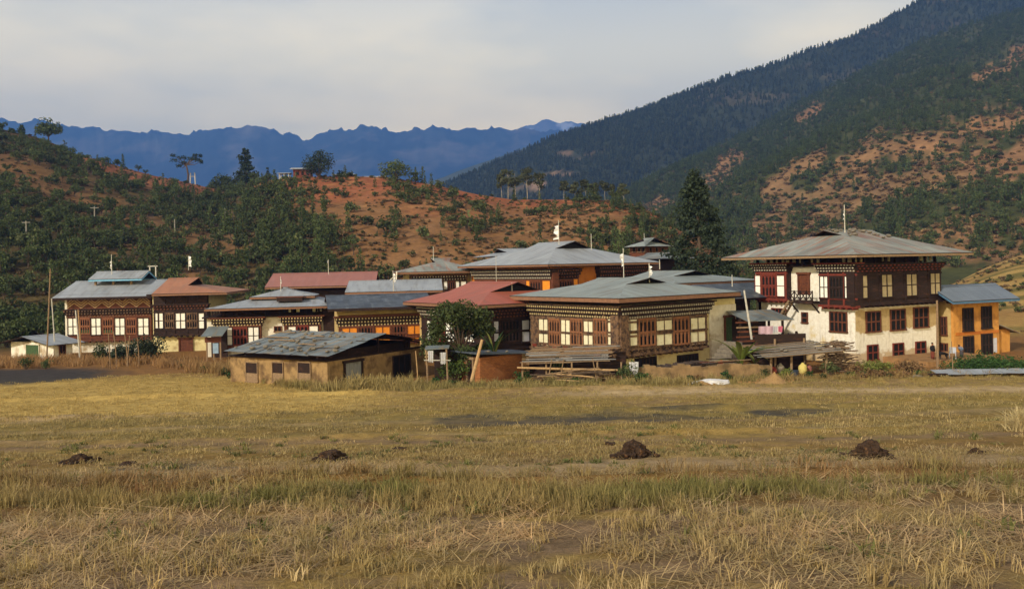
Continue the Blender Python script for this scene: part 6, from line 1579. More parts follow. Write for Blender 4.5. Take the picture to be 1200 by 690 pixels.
# --- heaps in the field
def crumbs(mb, seed, w, n):
    rg = random.Random(seed)
    for i in range(n):
        a = rg.random() * 6.28; q = w * 0.5 * (0.7 + 0.75 * rg.random() ** 1.5); s = rg.uniform(.025, .075); c = (math.cos(a) * q, math.sin(a) * q * .8, 0.02)
        P8 = [(c[0] + s * x * rg.uniform(.6, 1.3), c[1] + s * y * rg.uniform(.6, 1.3), c[2] + s * z * rg.uniform(.5, 1.2)) for x in (-1, 1) for y in (-1, 1) for z in (-1, 1)]
        mb.add(P8, [(0,1,3,2),(4,6,7,5),(0,4,5,1),(2,3,7,6),(0,2,6,4),(1,5,7,3)])
def heap(name, px, py, Y, w, d_, hgt, mat, label, cat, seed, peak=1.3, rough=0.25, sub=5, lumps=None):
    bm = bmesh.new(); bmesh.ops.create_icosphere(bm, subdivisions=sub, radius=1.0)
    for v in bm.verts:
        c = v.co.copy(); n = mn.fractal(c * (1.5 if rough < 0.3 else 2.6) + Vector((seed * 3.1, 0, 0)), 0.7, 2.2, 6) * 1.3
        c *= 1 + rough * n
        r_ = min(1.0, math.hypot(v.co.x, v.co.y)); z = hgt * (1 - r_ ** peak) if c.z > 0 else -0.15
        v.co = Vector((c.x * w / 2, c.y * d_ / 2, z + rough * 0.35 * hgt * n * (c.z > 0)))
    mb = MB(); mb.add([tuple(v.co) for v in bm.verts], [[v.index for v in f.verts] for f in bm.faces]); bm.free()
    if cat == 'heap': crumbs(mb, seed, w, int(60 * w) + 4)
    o = mb.build(name, mat); o.location = at(px, py, Y); o.rotation_euler = (0, 0, seed); return tag(o, label, cat)
m_dung = M('dark manure', rgb(74, 54, 38), rgb(40, 30, 22), 14, 0.95, c3=rgb(110, 78, 50), s3=5, amt3=(0.6, 0.7), bump=0.8)
m_grain = M('winnowed straw', rgb(164, 130, 84), rgb(138, 106, 66), 9, 0.95, bump=0.6); m_strawp = M('pale straw', rgb(176, 148, 84), rgb(146, 116, 62), 14, 0.95, bump=0.8)
for px, py, Y, w, hgt, lb, sd in ((743, 535, 24.8, 1.05, 0.55, 'larger dark manure heap right of the centre of the field', 1), (388, 539, 24.6, 1.0, 0.45, 'dark manure heap left of the centre of the field', 2), (1019, 536, 26.0, 0.95, 0.52, 'dark manure heap on the right side of the field', 3), (92, 542, 26.5, 0.75, 0.28, 'low dark heap at the left side of the field', 4), (716, 521, 27.4, 0.22, 0.12, 'small dark clod near the larger manure heap', 5), (468, 527, 26.6, 0.3, 0.12, 'small dark clod right of the left manure heap', 6), (1144, 531, 27.4, 0.35, 0.18, 'small brown heap at the far right of the field', 7), (150, 545, 25.4, 0.4, 0.14, 'small flat dark clod right of the low heap at the left', 8)):
    # keep heaps where the photo has them: find the depth where the ground meets the line of sight
    Yq = min(np.linspace(18, 45, 400), key=lambda yy: abs(W(px, py, yy).z - gz(W(px, py, yy).x, yy)))
    heap('manure_heap' if w > 0.5 else 'clod', px, py, Yq, w * Yq / 25 * (1 + 0.12 * math.sin(sd * 2.3)), w * 0.8, hgt * (0.8 + 0.12 * math.cos(sd * 1.7)), m_dung, lb, 'heap', sd, 1.9, 0.34)
heap('grain_heap', 908, 464, 49.0, 3.4, 1.8, 0.75, m_grain, 'wide tan heap of winnowed straw with a peak, in front of the open shed', 'heap', 11, 0.8, 0.05)
o = heap('tarpaulin', 834, 459, 50.0, 2.7, 1.3, 0.32, M('white plastic sheet', rgb(214, 210, 206), rgb(190, 184, 178), 3, 0.5), 'crumpled white plastic sheet over a low heap at the field edge', 'sheet', 0, 2.0, 0.25)
o = heap('straw_pile', 822, 461, 49.7, 1.3, 0.7, 0.25, m_grain, 'low tan pile at the left end of the white plastic sheet', 'heap', 3, 1.2, 0.15)
# --- grey sheets on the ground at the right
e = empty('metal_sheet', at(1150, 456, 50.5), R(-2), 'long grey metal sheets lying on stones below the green creeper mound', 'metal sheet')
mb = MB(); rg = random.Random(51)
for i in range(7):
    x = -2.6 + i * 0.95; mb.slab([(x, -0.3, 0.28 + rg.uniform(-.03, .03)), (x + 1.05, -0.3, 0.27), (x + 1.05, 0.8, 0.42), (x, 0.8, 0.42 + rg.uniform(-.03, .03))], 0.02, 0, eave=(1, 0, 0), mside=0)
mb.build('sheet', m_rgrey, e)
for px, py, Y, s, lb in ((1075, 455, 51, 2.0, 'pale boulder at the foot of the reddish brown shrub'), (1069, 429, 57.5, 1.6, 'white boulder at the base of the tall white house corner'), (1170, 447, 51.2, 1.3, 'pale stone at the lower edge of the green creeper mound'), (1181, 448, 51.2, 1.2, 'pale stone right of another one at the lower edge of the green mound'), (872, 441, 52.9, 0.9, 'brown stone on the ground before the low mud wall')):
    o = bpy.data.objects.new('boulder', ROCKS[int(px) % 5]); COL.objects.link(o); o.location = at(px, py, Y, 0.1); o.scale = (s, s, s); tag(o, lb, 'stone')
e = empty('bench', at(1100, 459, 49.5), 0, 'low dark plank bench in the grass at the lower right of the houses', 'bench')
mb = MB(); mb.box(-0.55, 0.5, -0.15, 0.15, 0.32, 0.37); mb.build('seat', m_dark, e)
for x in (-0.4, 0.35): mb = MB(); mb.box(x - .04, x + .04, -0.12, 0.12, -0.05, 0.32); mb.build('leg', m_dark, e)
# --- posts and poles
def pole(name, p0, p1, r, mat, label, cat='pole', group=None):
    a, b_ = Vector(p0), Vector(p1); mb = MB(); d_ = b_ - a; mid_ = d_ * 0.5 + Vector((0.02, 0.0, 0.0))
    mb.tube([(0, 0, -0.3), tuple(mid_), tuple(d_)], [r, r * 0.9, r * 0.75], 7); o = mb.build(name, mat); o.location = a; return tag(o, label, cat, group)
def gp(px, pyb, pyt, Y, pxt=None):
    a = at(px, pyb, Y); b_ = W(pxt if pxt is not None else px, pyt, Y); return a, b_
pole('wooden_pole', *gp(54, 418, 315, 73, 59), 0.07, m_wood, 'tall thin leaning pole in front of the white hut')
pole('wooden_pole', *gp(65, 418, 350, 76, 60.5), 0.06, m_post, 'pale leaning pole at the left end of the diamond band house')
pole('fence_post', *gp(94, 418, 363.5, 74, 88.5), 0.07, m_post, 'left one of two pale posts close together before the diamond band house')
pole('fence_post', *gp(95.5, 418, 363, 74.3, 91.5), 0.06, m_woodp, 'right one of two pale posts close together before the diamond band house')
for i, (px, pt, pxt) in enumerate(((129, 391, 127), (137, 388, 133), (150, 390, 146), (148, 393, 152), (163, 396, 161))):
    pole('bare_stem', *gp(px, 420, pt, 69.6, pxt), 0.045, m_wood, 'thin bare stem standing among the dark shrubs at the left', 'stem', 'bare stems among the dark shrubs')
pole('wooden_pole', *gp(1099, 447, 352, 59, 1098), 0.09, m_wood, 'slender upright pole in front of the right corner of the tall white house')
pole('stick', *gp(490, 452, 411, 51.8, 487), 0.035, m_woodp, 'thin pale stick standing before the gable of the mud shed')
pole('stick', *gp(1117, 455, 400, 51.5, 1115), 0.03, m_wood, 'thin stick in the grass below the orange house')
# flag poles on roofs
m_flag = M('white prayer flag', rgb(226, 224, 220), rgb(200, 198, 194), 4, 0.9)
def flagpole(px, base, top, Y, label, flag=None, r=0.04, tatter=True, seed=1):
    a, b_ = W(px, base, Y), W(px, top, Y); o = empty('prayer_flag_pole', a, 0, label, 'flagpole')
    mb = MB(); mb.tube([(0, 0, -0.25), (0, 0, (b_ - a).z)], [r, r * 0.7], 6); mb.build('pole', m_post, o)
    if flag:
        f0, f1, w = flag; rr = random.Random(seed); z1, z0 = CZ - kt(px, f0)[1] * Y - a.z, CZ - kt(px, f1)[1] * Y - a.z; mb = MB(); n = 8; vs, fs = [], []
        for i in range(n + 1):
            f = i / n; ww = w * (1 if not tatter else rr.uniform(0.35, 1.1)); vs += [(0.03, 0, z0 + (z1 - z0) * f), (ww * 0.55, 0.07 * math.sin(i * 1.7), z0 + (z1 - z0) * f - 0.05), (ww, 0.1 * math.cos(i * 1.3), z0 + (z1 - z0) * f - 0.1)]
        for i in range(n): fs += [(3*i, 3*i+1, 3*i+4, 3*i+3), (3*i+1, 3*i+2, 3*i+5, 3*i+4)]
        m_ = len(vs); mb.add(vs + [(x, y + .01, z) for x, y, z in vs], fs + [tuple(m_ + q for q in reversed(f)) for f in fs]); mb.build('flag', m_flag, o)
    return o
flagpole(655, 284, 258, 82, 'flag pole with tattered white flag on the large grey roof', (264, 280, -0.5), seed=2)
flagpole(693, 290, 274, 84, 'thin bare pole right of the gable of the large grey roof')
flagpole(731, 326, 291, 70, 'pole with a limp white flag rising behind the middle house roof', (297, 311, -0.3), tatter=True, seed=4)
flagpole(761, 327, 308, 63, 'short white flag pole on the gable of the middle house', (311, 322, 0.22), seed=5)
flagpole(773, 312, 304, 74, 'stubby white pole behind the middle house roof')
flagpole(858, 332, 322, 67, 'stubby pale pole at the right end of the middle roofs')
flagpole(990, 269, 240, 66, 'red tipped flag pole on the roof of the tall white house', (246, 256, -0.1), seed=6)
flagpole(131, 319, 298, 88, 'pole with a small cream flag on the roof of the diamond band house', (305, 315, -0.22), seed=7)
flagpole(221, 314, 300, 100, 'white banner on a pole behind the rust roofed house', (300, 312, 0.32), tatter=False, seed=8)
flagpole(329, 338, 324, 80, 'short pale pole on the small raised roof', (327, 332, 0.12), seed=9)
flagpole(385, 319, 304, 92, 'thin pole above the long faded red roof', (305, 308, -0.12), seed=10)
flagpole(461, 338, 317, 79, 'pale pole before the light grey roof left of the red roof', (320, 330, 0.25), seed=11)
flagpole(508, 303, 289, 92, 'thin pole on the old green grey roof')
flagpole(582, 346, 300, 75, 'thin dark pole before the left part of the large grey roof', r=0.025)
flagpole(755, 280, 273, 107, 'finial pole on the pyramid roof')
flagpole(600, 338, 331, 67, 'stub pole near the ridge of the bright red roof')
# crossed white boards on the eave between the roofs
mb = MB(); mb.bar((0, 0, -0.2), (0.1, 0, 1.1), 0.16, 0.1); mb.bar((-0.7, 0, 0.2), (0.05, 0, 0.75), 0.3, 0.05); o = mb.build('eave_board', m_white); o.location = W(464, 331, 86); tag(o, 'white boards standing at the right end of the long faded red roof', 'board')
# twin post on the left
e = empty('twin_post', W(179, 327, 93), 0, 'pale twin post with a crossbar behind the grey and rusty roofs', 'post')
for x in (-0.3, 0.35): mb = MB(); mb.bar((x, 0, -2.5), (x, 0, 1.5), 0.1); mb.build('post', m_post, e)
mb = MB(); mb.bar((-0.5, 0, 1.4), (0.55, 0, 1.4), 0.1); mb.build('crossbar', m_post, e)
# utility poles on the left hill
m_util = M('weathered pole', rgb(150, 144, 134), rgb(116, 110, 102), 5)
def upole(px, base, top, u, label, arm=1.6):
    k, _ = kt(px, base)
    us = np.linspace(0.02, 1.0, 300); X, Y, Z = knoll.xyz(np.full(300, k), us); ph = CZ - kt(px, base)[1] * Y
    i = int(np.argmin(np.abs(Z - ph))); x, y, z = float(X[i]), float(Y[i]), float(Z[i]); hh_ = CZ - kt(px, top)[1] * y - z
    o = empty('utility_pole', (x, y, z), 0, label, 'utility pole'); mb = MB(); mb.tube([(0, 0, -0.5), (0, 0, max(4.0, hh_))], [0.16, 0.11], 6); mb.build('pole', m_util, o)
    if arm:
        mb = MB(); mb.bar((-arm / 2, 0, max(4, hh_) - 0.3), (arm / 2, 0, max(4, hh_) - 0.3), 0.14); mb.build('crossarm', m_util, o)
upole(31, 282, 264, 0.5, 'T shaped utility pole lowest on the left hill'); upole(111, 262, 246, 0.6, 'T shaped utility pole halfway up the left hill', 2.0)
upole(205, 277, 265, 0.5, 'white stump of a pole among the trees above the rust roof', 0); upole(264, 262, 247, 0.7, 'thin pole in the hollow between the two hills', 0)
e = empty('pylon', on_knoll(228, 1.0), 0, 'pale frame of two posts on the crest right of the flat topped tree', 'pylon')
for x in (-1.0, 1.0): mb = MB(); mb.tube([(x, 0, -0.5), (x * 0.8, 0, 4.4)], 0.2, 6); mb.build('post', m_post, e)
mb = MB(); mb.bar((-1.1, 0, 3.0), (1.1, 0, 3.0), 0.18); mb.build('crossarm', m_post, e)
# --- hilltop buildings
def hill_house(px, u, w, d_, hgt, wm, rm, label, rise=0.7, name='hill_house', open_=False, over=0.9):
    x, y, z = on_knoll(px, u); o = empty(name, (x, y, z - 0.2), R(4), label, 'house' if not open_ else 'hut')
    if open_:
        for sx in (-w / 2 + .15, 0, w / 2 - .15):
            for sy in (0.1, d_ - .1): mb = MB(); mb.box(sx - .12, sx + .12, sy - .12, sy + .12, -0.8, hgt); mb.build('post', m_post, o)
        mb = MB(); mb.box(-w / 2, w / 2, d_ - 0.1, d_, -0.8, hgt * .7); mb.build('back_wall', wm, o)
    else:
        mb = MB(); mb.box(-w / 2, w / 2, 0, d_, -1.0, hgt); mb.build('wall', wm, o)
        for i in range(3):
            mb = MB(); q = -w / 2 + w * (0.2 + 0.28 * i); mb.box(q, q + w * 0.13, -0.06, 0.05, hgt * 0.35, hgt * 0.72); mb.build('window', m_shade, o)
    mb = MB()
    for s_ in (0, 1):
        ys = (-over, d_ / 2) if s_ == 0 else (d_ + over, d_ / 2)
        mb.slab([(-w / 2 - over, ys[0], hgt + 0.1), (w / 2 + over, ys[0], hgt + 0.1), (w / 2 + over, ys[1], hgt + 0.1 + rise), (-w / 2 - over, ys[1], hgt + 0.1 + rise)], 0.12, 0, eave=(1, 0, 0))
    mb.build('roof', rm, o); return o
hill_house(356, 1.0, 5.2, 4.5, 2.7, M('dull red wall', rgb(112, 58, 42), rgb(90, 48, 36), 4), m_rgrey, 'small red house with a pale roof on the hilltop, left of the round tree')
hill_house(335, 1.0, 3.2, 3, 1.9, m_dark, m_rgrey, 'open white posted hut at the left end of the hilltop', 0.3, 'hill_hut', True, 0.4)
hill_house(404, 1.01, 5.2, 4.0, 1.2, m_brown, m_rgrey, 'low pale roof on the hilltop just right of the round tree', 0.5)
hill_house(441, 1.015, 5.6, 4.0, 0.9, m_brown, m_rgrey, 'lowest pale roof on the hilltop, left of the broad tree', 0.5)
# stones along the right slope of the tall white roof
h = big; rg = random.Random(61); x0, x1, y0, y1 = h.ext
pts = []
ym_ = (y0 + y1) / 2
for i in range(46):
    x = rg.uniform(x0 + 4.5, x1 - 0.6); y = ym_ - rg.uniform(0.1, 1.2) ** 1.5 * (0.8 + (ym_ - y0) * 0.35 * rg.random())
    zz = h.ze + (h.zr - h.ze) * (y - y0) / (ym_ - y0); zh = h.ze + (h.zr - h.ze) * (x1 - x) / 5.0
    pts.append((x, y, min(zz, zh, h.zr) + 0.12))
stones_on(h, pts, 'dark stone lying on the right part of the roof of the tall white house', 'stones on the roof of the tall white house', 9, (0.9, 1.6))
# --- people and animals by the orange house
def figure(name, loc, rz, hgt, verts, edges, radii, mat, label, cat='person'):
    me = bpy.data.meshes.new(name); me.from_pydata([tuple(Vector(v) * hgt) for v in verts], edges, []); o = bpy.data.objects.new(name, me); COL.objects.link(o)
    md = o.modifiers.new('skin', 'SKIN'); o.modifiers.new('sub', 'SUBSURF').levels = 1; o.modifiers['sub'].render_levels = 2
    sk = me.skin_vertices[0].data if me.skin_vertices else None
    if sk is None:
        bm = bmesh.new(); bm.from_mesh(me); lay = bm.verts.layers.skin.verify(); bm.to_mesh(me); bm.free(); sk = me.skin_vertices[0].data
    for i, r in enumerate(radii): sk[i].radius = ((r[0] if hasattr(r, '__len__') else r) * hgt, (r[1] if hasattr(r, '__len__') else r) * hgt)
    sk[0].use_root = True
    me.materials.append(mat); dg = bpy.context.evaluated_depsgraph_get(); dg.update(); ev = o.evaluated_get(dg); m2 = bpy.data.meshes.new_from_object(ev, depsgraph=dg)
    o.modifiers.clear(); o.data = m2
    if not m2.materials: m2.materials.append(mat)
    m2.polygons.foreach_set('use_smooth', [True] * len(m2.polygons))
    o.location = loc; o.rotation_euler = (0, 0, rz); return tag(o, label, cat)
m_skin = M('skin', rgb(150, 104, 78), rgb(136, 92, 68), 5, 0.6); m_jack = M('black jacket', rgb(32, 30, 32), rgb(24, 22, 24), 5, 0.8); m_skirt = M('red brown skirt', rgb(120, 62, 46), rgb(96, 50, 38), 5, 0.9); m_hair = M('black hair', (0.012, 0.010, 0.009), None, 5, 0.6)
def person(loc, rz, hgt, top, low, label, bend=0.0):
    B = lambda x, y, z: (x, y - bend * max(0, z - 0.52) * 1.2, z - bend * max(0, z - 0.52) * 0.5)
    vs = [B(0,0,.52), B(0,0,.62), B(0,0,.74), B(0,0,.81), B(0,-.01,.86), B(0,-.015,.91), B(0,-.01,.96), B(.105,0,.79), B(.135,.01,.64), B(.13,-.05,.50), B(.13,-.07,.45), B(-.105,0,.79), B(-.135,.01,.64), B(-.13,-.05,.50), B(-.13,-.07,.45), (.055,0,.48), (.06,-.01,.27), (.06,0,.05), (.065,-.07,.02), (-.055,0,.48), (-.06,-.01,.27), (-.06,0,.05), (-.065,-.07,.02)]
    es = [(0,1),(1,2),(2,3),(3,4),(4,5),(5,6),(2,7),(7,8),(8,9),(9,10),(2,11),(11,12),(12,13),(13,14),(0,15),(15,16),(16,17),(17,18),(0,19),(19,20),(20,21),(21,22)]
    rd = [(.095,.07),(.085,.06),(.10,.062),(.045,.04),(.035,.035),(.05,.058),(.035,.045),.04,.032,.025,.022,.04,.032,.025,.022,.06,.042,.03,.025,.06,.042,.03,.025]
    o = figure('person', loc, rz, hgt, vs, es, rd, m_skin, label)
    S = hgt
    mb = MB(); P_ = lambda x, y, z: tuple(Vector(B(x, y, z)) * S)
    mb.tube([P_(0,0,.47), P_(0,0,.58), P_(0,0,.70), P_(0,0,.79), P_(0,0,.83)], [.115*S, .105*S, .118*S, .10*S, .05*S], 12)
    for sx in (1, -1): mb.tube([P_(.10*sx,0,.795), P_(.137*sx,.01,.64), P_(.13*sx,-.05,.50)], [.05*S, .044*S, .036*S], 8)
    mb.build('jacket', top, o, True)
    mb = MB(); mb.tube([(0,0,.54*S), (0,0,.40*S), (0,0,.22*S), (0,0,.07*S)], [.105*S, .12*S, .112*S, .105*S], 12); mb.build('skirt', low, o, True)
    mb = MB(); c = Vector(B(0, .012, .945)) * S; rg = np.random.default_rng(3)
    bm = bmesh.new(); bmesh.ops.create_uvsphere(bm, u_segments=12, v_segments=8, radius=.062*S); mb.add([tuple(v.co + c) for v in bm.verts], [[v.index for v in f.verts] for f in bm.faces]); bm.free(); mb.build('hair', m_hair, o, True)
    mb = MB(); f = Vector(B(0, -.07, .91)) * S; mb.box(f.x - .008*S, f.x + .008*S, f.y - .012*S, f.y + .01*S, f.z - .01*S, f.z + .012*S); mb.build('nose', m_skin, o)
    return o
def on_terrace(px, py, Y): p = W(px, py, Y); return p
terr = at(1115, 432, 60.5)
mb = MB(); mb.box(-2.6, 4.4, -0.9, 3.4, -0.8, 0.55); o = mb.build('yard_terrace', M('yard earth', rgb(158, 120, 78), rgb(132, 98, 62), 3, 0.95, c3=rgb(110, 80, 52), s3=1.2, bump=0.5)); o.location = (terr.x, terr.y + 0.9, terr.z - 0.12); o.rotation_euler = (0, 0, R(22)); tag(o, 'raised earth yard in front of the orange house', 'terrace')
zt_ = terr.z + 0.43
def yard(px, Y): p = W(px, 420, Y); p.z = zt_; return p
person(yard(1093, 61.0), R(20), 1.22, m_jack, m_skirt, 'person in a black jacket and red brown skirt standing at the house corner')
person(yard(1127, 61.6), R(-60), 1.1, M('blue grey jacket', rgb(120, 134, 156), rgb(96, 110, 130), 5), M('dark trousers', rgb(70, 66, 70), None, 5), 'person in a blue grey jacket bending by the orange house', 0.55)
vs = [(-.42,0,.62),(-.2,0,.60),(.1,0,.62),(.36,0,.66),(.5,0,.82),(.58,0,.92),(.74,0,.86),(.33,.1,.5),(.34,.1,.28),(.33,.1,.04),(.33,-.1,.5),(.34,-.1,.28),(.33,-.1,.04),(-.42,.1,.48),(-.36,.1,.34),(-.47,.1,.22),(-.45,.1,.04),(-.42,-.1,.48),(-.36,-.1,.34),(-.47,-.1,.22),(-.45,-.1,.04),(-.56,0,.56),(-.62,0,.36),(.53,.09,.97),(.53,-.09,.97)]
es = [(0,1),(1,2),(2,3),(3,4),(4,5),(5,6),(3,7),(7,8),(8,9),(3,10),(10,11),(11,12),(0,13),(13,14),(14,15),(15,16),(0,17),(17,18),(18,19),(19,20),(0,21),(21,22),(5,23),(5,24)]
rd = [.14,.155,.165,.15,.09,.085,.05,.08,.045,.035,.08,.045,.035,.1,.06,.04,.035,.1,.06,.04,.035,.03,.018,.025,.025]
figure('calf', yard(1105, 60.8), R(190), 0.72, vs, es, rd, m_jack, 'small black calf standing in the yard by the orange house', 'calf')
o = empty('plastic_chair', yard(1116.5, 61.3), R(-30), 'light grey plastic chair in the yard by the orange house', 'chair'); m_pl = M('grey plastic', rgb(176, 178, 184), None, 4, 0.5)
for nm, b_ in (('seat', (-.22, .22, -.22, .22, .40, .43)), ('backrest', (-.22, .22, .19, .22, .434, .8)), ('leg', (-.22, -.18, -.22, -.18, 0, .397)), ('leg', (.18, .22, -.22, -.18, 0, .397)), ('leg', (-.22, -.18, .18, .22, 0, .397)), ('leg', (.18, .22, .18, .22, 0, .397))):
    mb = MB(); mb.box(*b_); mb.build(nm, m_pl, o)
# ------------------------------------------------------------------ stubble, straw and grass of the field
def blades_mesh(name, seed, n, h, spread, lean, width, mat, flat=False, clump=0.06, curl=0.35):
    rg = np.random.default_rng(seed); mb = MB()
    for i in range(n):
        a = rg.random() * 6.283; b = np.array((rg.normal() * spread, rg.normal() * spread, -0.02)); d = np.array((math.cos(a), math.sin(a), 0)); sd = np.array((-d[1], d[0], 0))
        if flat:
            L = h * (0.5 + 0.8 * rg.random()); z = 0.01 + 0.05 * rg.random(); tilt = rg.normal() * 0.12
            p = [b + d * L * f + np.array((0, 0, z + tilt * L * f + 0.04 * math.sin(f * 3.1))) for f in (-.5, 0.0, .5)]
        else:
            H = h * (0.55 + 0.65 * rg.random()); ln = lean * abs(rg.normal())
            p = [b, b + d * ln * H * 0.35 + np.array((0, 0, H * 0.55)), b + d * ln * H * (0.75 + curl) + np.array((0, 0, H * (1.0 - 0.25 * ln)))]
        w = width * (0.7 + 0.6 * rg.random()); ang = rg.random() * 3.14; s2 = sd if flat else np.array((math.cos(ang), math.sin(ang), 0))
        if flat: s2 = sd
        o = len(mb.v); mb.v += [tuple(p[0] - s2 * w / 2), tuple(p[0] + s2 * w / 2), tuple(p[1] - s2 * w * 0.45), tuple(p[1] + s2 * w * 0.45), tuple(p[2] - s2 * w * 0.12), tuple(p[2] + s2 * w * 0.12)]
        mb.f += [[o, o + 1, o + 3, o + 2], [o + 2, o + 3, o + 5, o + 4]]; mb.m += [0, 0]; mb.uv += [None, None]
    return mb.build(name, mat, link=False)
m_grass = M_leaf('stubble and grass', (0.80, 0.80, 0.80), (1.0, 1.0, 1.0), 0.22, 0.25, 0.12, inst='tint')
g_straw, g_olive, g_green, g_brown, g_rust, g_pale, g_gold = [np.array(c) for c in ((0.46, 0.325, 0.135), (0.25, 0.20, 0.068), (0.135, 0.145, 0.038), (0.25, 0.15, 0.068), (0.33, 0.165, 0.068), (0.58, 0.45, 0.25), (0.42, 0.30, 0.10))]
rng = np.random.default_rng(99)
def field_points(y0, y1, dens, pad=4.0):
    ys_ = []; 
    A = 0
    edges = np.linspace(y0, y1, 40); out = []
    for a, b in zip(edges[:-1], edges[1:]):
        w = 0.64 * b + pad; n = rng.poisson(2 * w * (b - a) * dens(0.5 * (a + b)) if callable(dens) else 2 * w * (b - a) * dens)
        out.append(np.stack([rng.uniform(-w, w, n), rng.uniform(a, b, n)], 1))
    return np.concatenate(out)
def put(name, pts, tmpl, tint, smin, smax, label, zs=None, sink=0.0):
    n = len(pts); z = ground_z(pts[:, 0], pts[:, 1]) - sink
    s = rng.uniform(smin, smax, n) * (zs if zs is not None else 1.0)
    rot = np.stack([rng.normal(size=n) * 0.08, rng.normal(size=n) * 0.08, rng.random(n) * 6.283], 1)
    return scatter(name, np.column_stack([pts, z]), rot, np.stack([s * (0.85 + 0.3 * rng.random(n)), s, s * (0.8 + 0.4 * rng.random(n))], 1), rng.integers(0, len(tmpl), n), tmpl, label, tint)
def blend(*cw):
    """mix colour arrays by weights (n,) and add a little individual variation"""
    n = len(cw[0][1]); c = np.zeros((n, 3)); t = np.zeros(n)
    for col, w in cw: c += col[None] * w[:, None]; t += w
    return c / t[:, None] * (0.8 + 0.4 * rng.random((n, 1)))
# near stubble in rough rows of hills
st_near = [blades_mesh('a', 10 + i, 18, 0.20, 0.05, 0.5, 0.011, m_grass) for i in range(6)]
P = field_points(6.5, 13.6, 15); P[:, 0] = np.round(P[:, 0] / 0.24) * 0.24 + rng.normal(size=len(P)) * 0.07
x, y = P.T; n1 = fbm(x * 0.5, y * 0.8, 501, 3); keep = rng.random(len(P)) < 0.12 + 0.9 * sstep(0.38, 0.62, n1); P = P[keep]; n1 = n1[keep]; x, y = P.T
put('paddy_stubble', P, st_near, blend((g_straw, np.full(len(P), 1.0)), (g_olive, sstep(0.48, 0.6, n1) * 0.7), (g_brown, rng.random(len(P)) * 0.5), (g_pale, rng.random(len(P)) ** 3 * 1.2), (g_green, (rng.random(len(P)) < 0.12) * 0.9)), 0.75, 1.3, 'cut rice stubble in tufts at the front of the field')
# green and olive band on the first bund
gr = [blades_mesh('b', 30 + i, 36, 0.25, 0.09, 0.4, 0.012, m_grass) for i in range(5)]
P = field_points(12.0, 17.6, 26); x, y = P.T
yw = y - 0.6 * (vn(x * 0.5, x * 0, 511) - 0.5) * 2; w = np.exp(-((yw - 14.2) / 0.95) ** 2) * 0.95 + 0.35 * np.exp(-((yw - 16.5) / 0.9) ** 2)
n1 = fbm(x * 0.35, y * 0.9, 512, 4); keep = rng.random(len(P)) < w * sstep(0.40, 0.56, n1 + 0.03); P = P[keep]; x, y = P.T; n1 = n1[keep]
gsel = sstep(0.42, 0.62, fbm(x * 0.45, y * 0.3, 513, 3)) * np.exp(-((y - 14.2) / 1.3) ** 2)
put('green_grass', P, gr, blend((g_olive, 0.7 + 0 * gsel), (g_green, gsel * 3.0), (g_brown, 0.5 * rng.random(len(P))), (g_straw, 0.45 + 0.5 * (1 - gsel) * rng.random(len(P)))), 0.7, 1.25, 'band of green and olive grass along the first field edge')
# brown dry grass above it
dr = [blades_mesh('c', 50 + i, 34, 0.24, 0.12, 0.9, 0.013, m_grass) for i in range(5)]
P = field_points(14.8, 19.6, 18); x, y = P.T; n1 = fbm(x * 0.3, y * 0.7, 522, 4)
keep = rng.random(len(P)) < np.exp(-((y - 16.6) / 1.2) ** 2) * (0.1 + 0.9 * sstep(0.42, 0.6, n1)); P = P[keep]; n1 = n1[keep]; x, y = P.T
put('dry_grass', P, dr, blend((g_brown, 0.8 + 0 * x), (g_rust, sstep(0.45, 0.65, n1) * 0.8), (g_olive, rng.random(len(P)) * 0.6), (g_straw, rng.random(len(P)) * 0.5)), 0.7, 1.3, 'brown dry grass and weeds along the field edge')
# loose straw lying about
ly = [blades_mesh('d', 70 + i, 34, 0.36, 0.2, 0, 0.011, m_grass, flat=True) for i in range(5)]
P = field_points(6.5, 24, lambda yy: 9 if yy < 18 else 4); x, y = P.T; n1 = fbm(x * 0.45, y * 1.1, 532, 4)
keep = rng.random(len(P)) < 0.16 + 1.1 * sstep(0.44, 0.6, n1); P = P[keep]; n1 = n1[keep]
put('loose_straw', P, ly, blend((g_straw, 0.7 + 0 * n1), (g_pale, sstep(0.5, 0.66, n1) * 0.7), (np.array((0.42, 0.24, 0.11)), sstep(0.55, 0.65, n1) * 0.8), (g_brown, rng.random(len(P)) * 0.4)), 0.7, 1.3, 'loose rice straw lying on the near field')
# matted reddish straw in long swathes
mt = [blades_mesh('m', 170 + i, 60, 0.5, 0.26, 0, 0.012, m_grass, flat=True) for i in range(4)]
P = field_points(7.5, 17, 13); x, y = P.T
wv = fbm(x * 0.22, y * 1.4, 581, 4); w = sstep(0.46, 0.56, wv) * np.exp(-((y - 11.2) / 1.0) ** 2) + sstep(0.5, 0.6, fbm(x * 0.2, y * 1.2, 582, 3)) * np.exp(-((y - 15.6) / 0.6) ** 2) * sstep(2, 5, x)
kp = rng.random(len(P)) < w; P = P[kp]
sc = put('straw_swathe', P, mt, blend((np.array((0.62, 0.37, 0.18)), np.full(len(P), 0.9)), (g_pale, rng.random(len(P)) * 0.8), (g_straw, np.full(len(P), 0.4))), 0.7, 1.25, 'flattened reddish straw lying in swathes on the near field')
# low leafy weeds among the stubble
wd = [blades_mesh('w', 190 + i, 16, 0.14, 0.06, 1.3, 0.03, m_grass) for i in range(3)]
P = field_points(6.5, 30, 1.6); n1 = fbm(P[:, 0] * 0.4, P[:, 1] * 0.6, 591, 3); P = P[rng.random(len(P)) < sstep(0.42, 0.62, n1)]
put('field_weed', P, wd, blend((g_green, np.full(len(P), 1.0)), (g_olive, rng.random(len(P)))), 0.6, 1.4, 'low green weeds among the stubble')
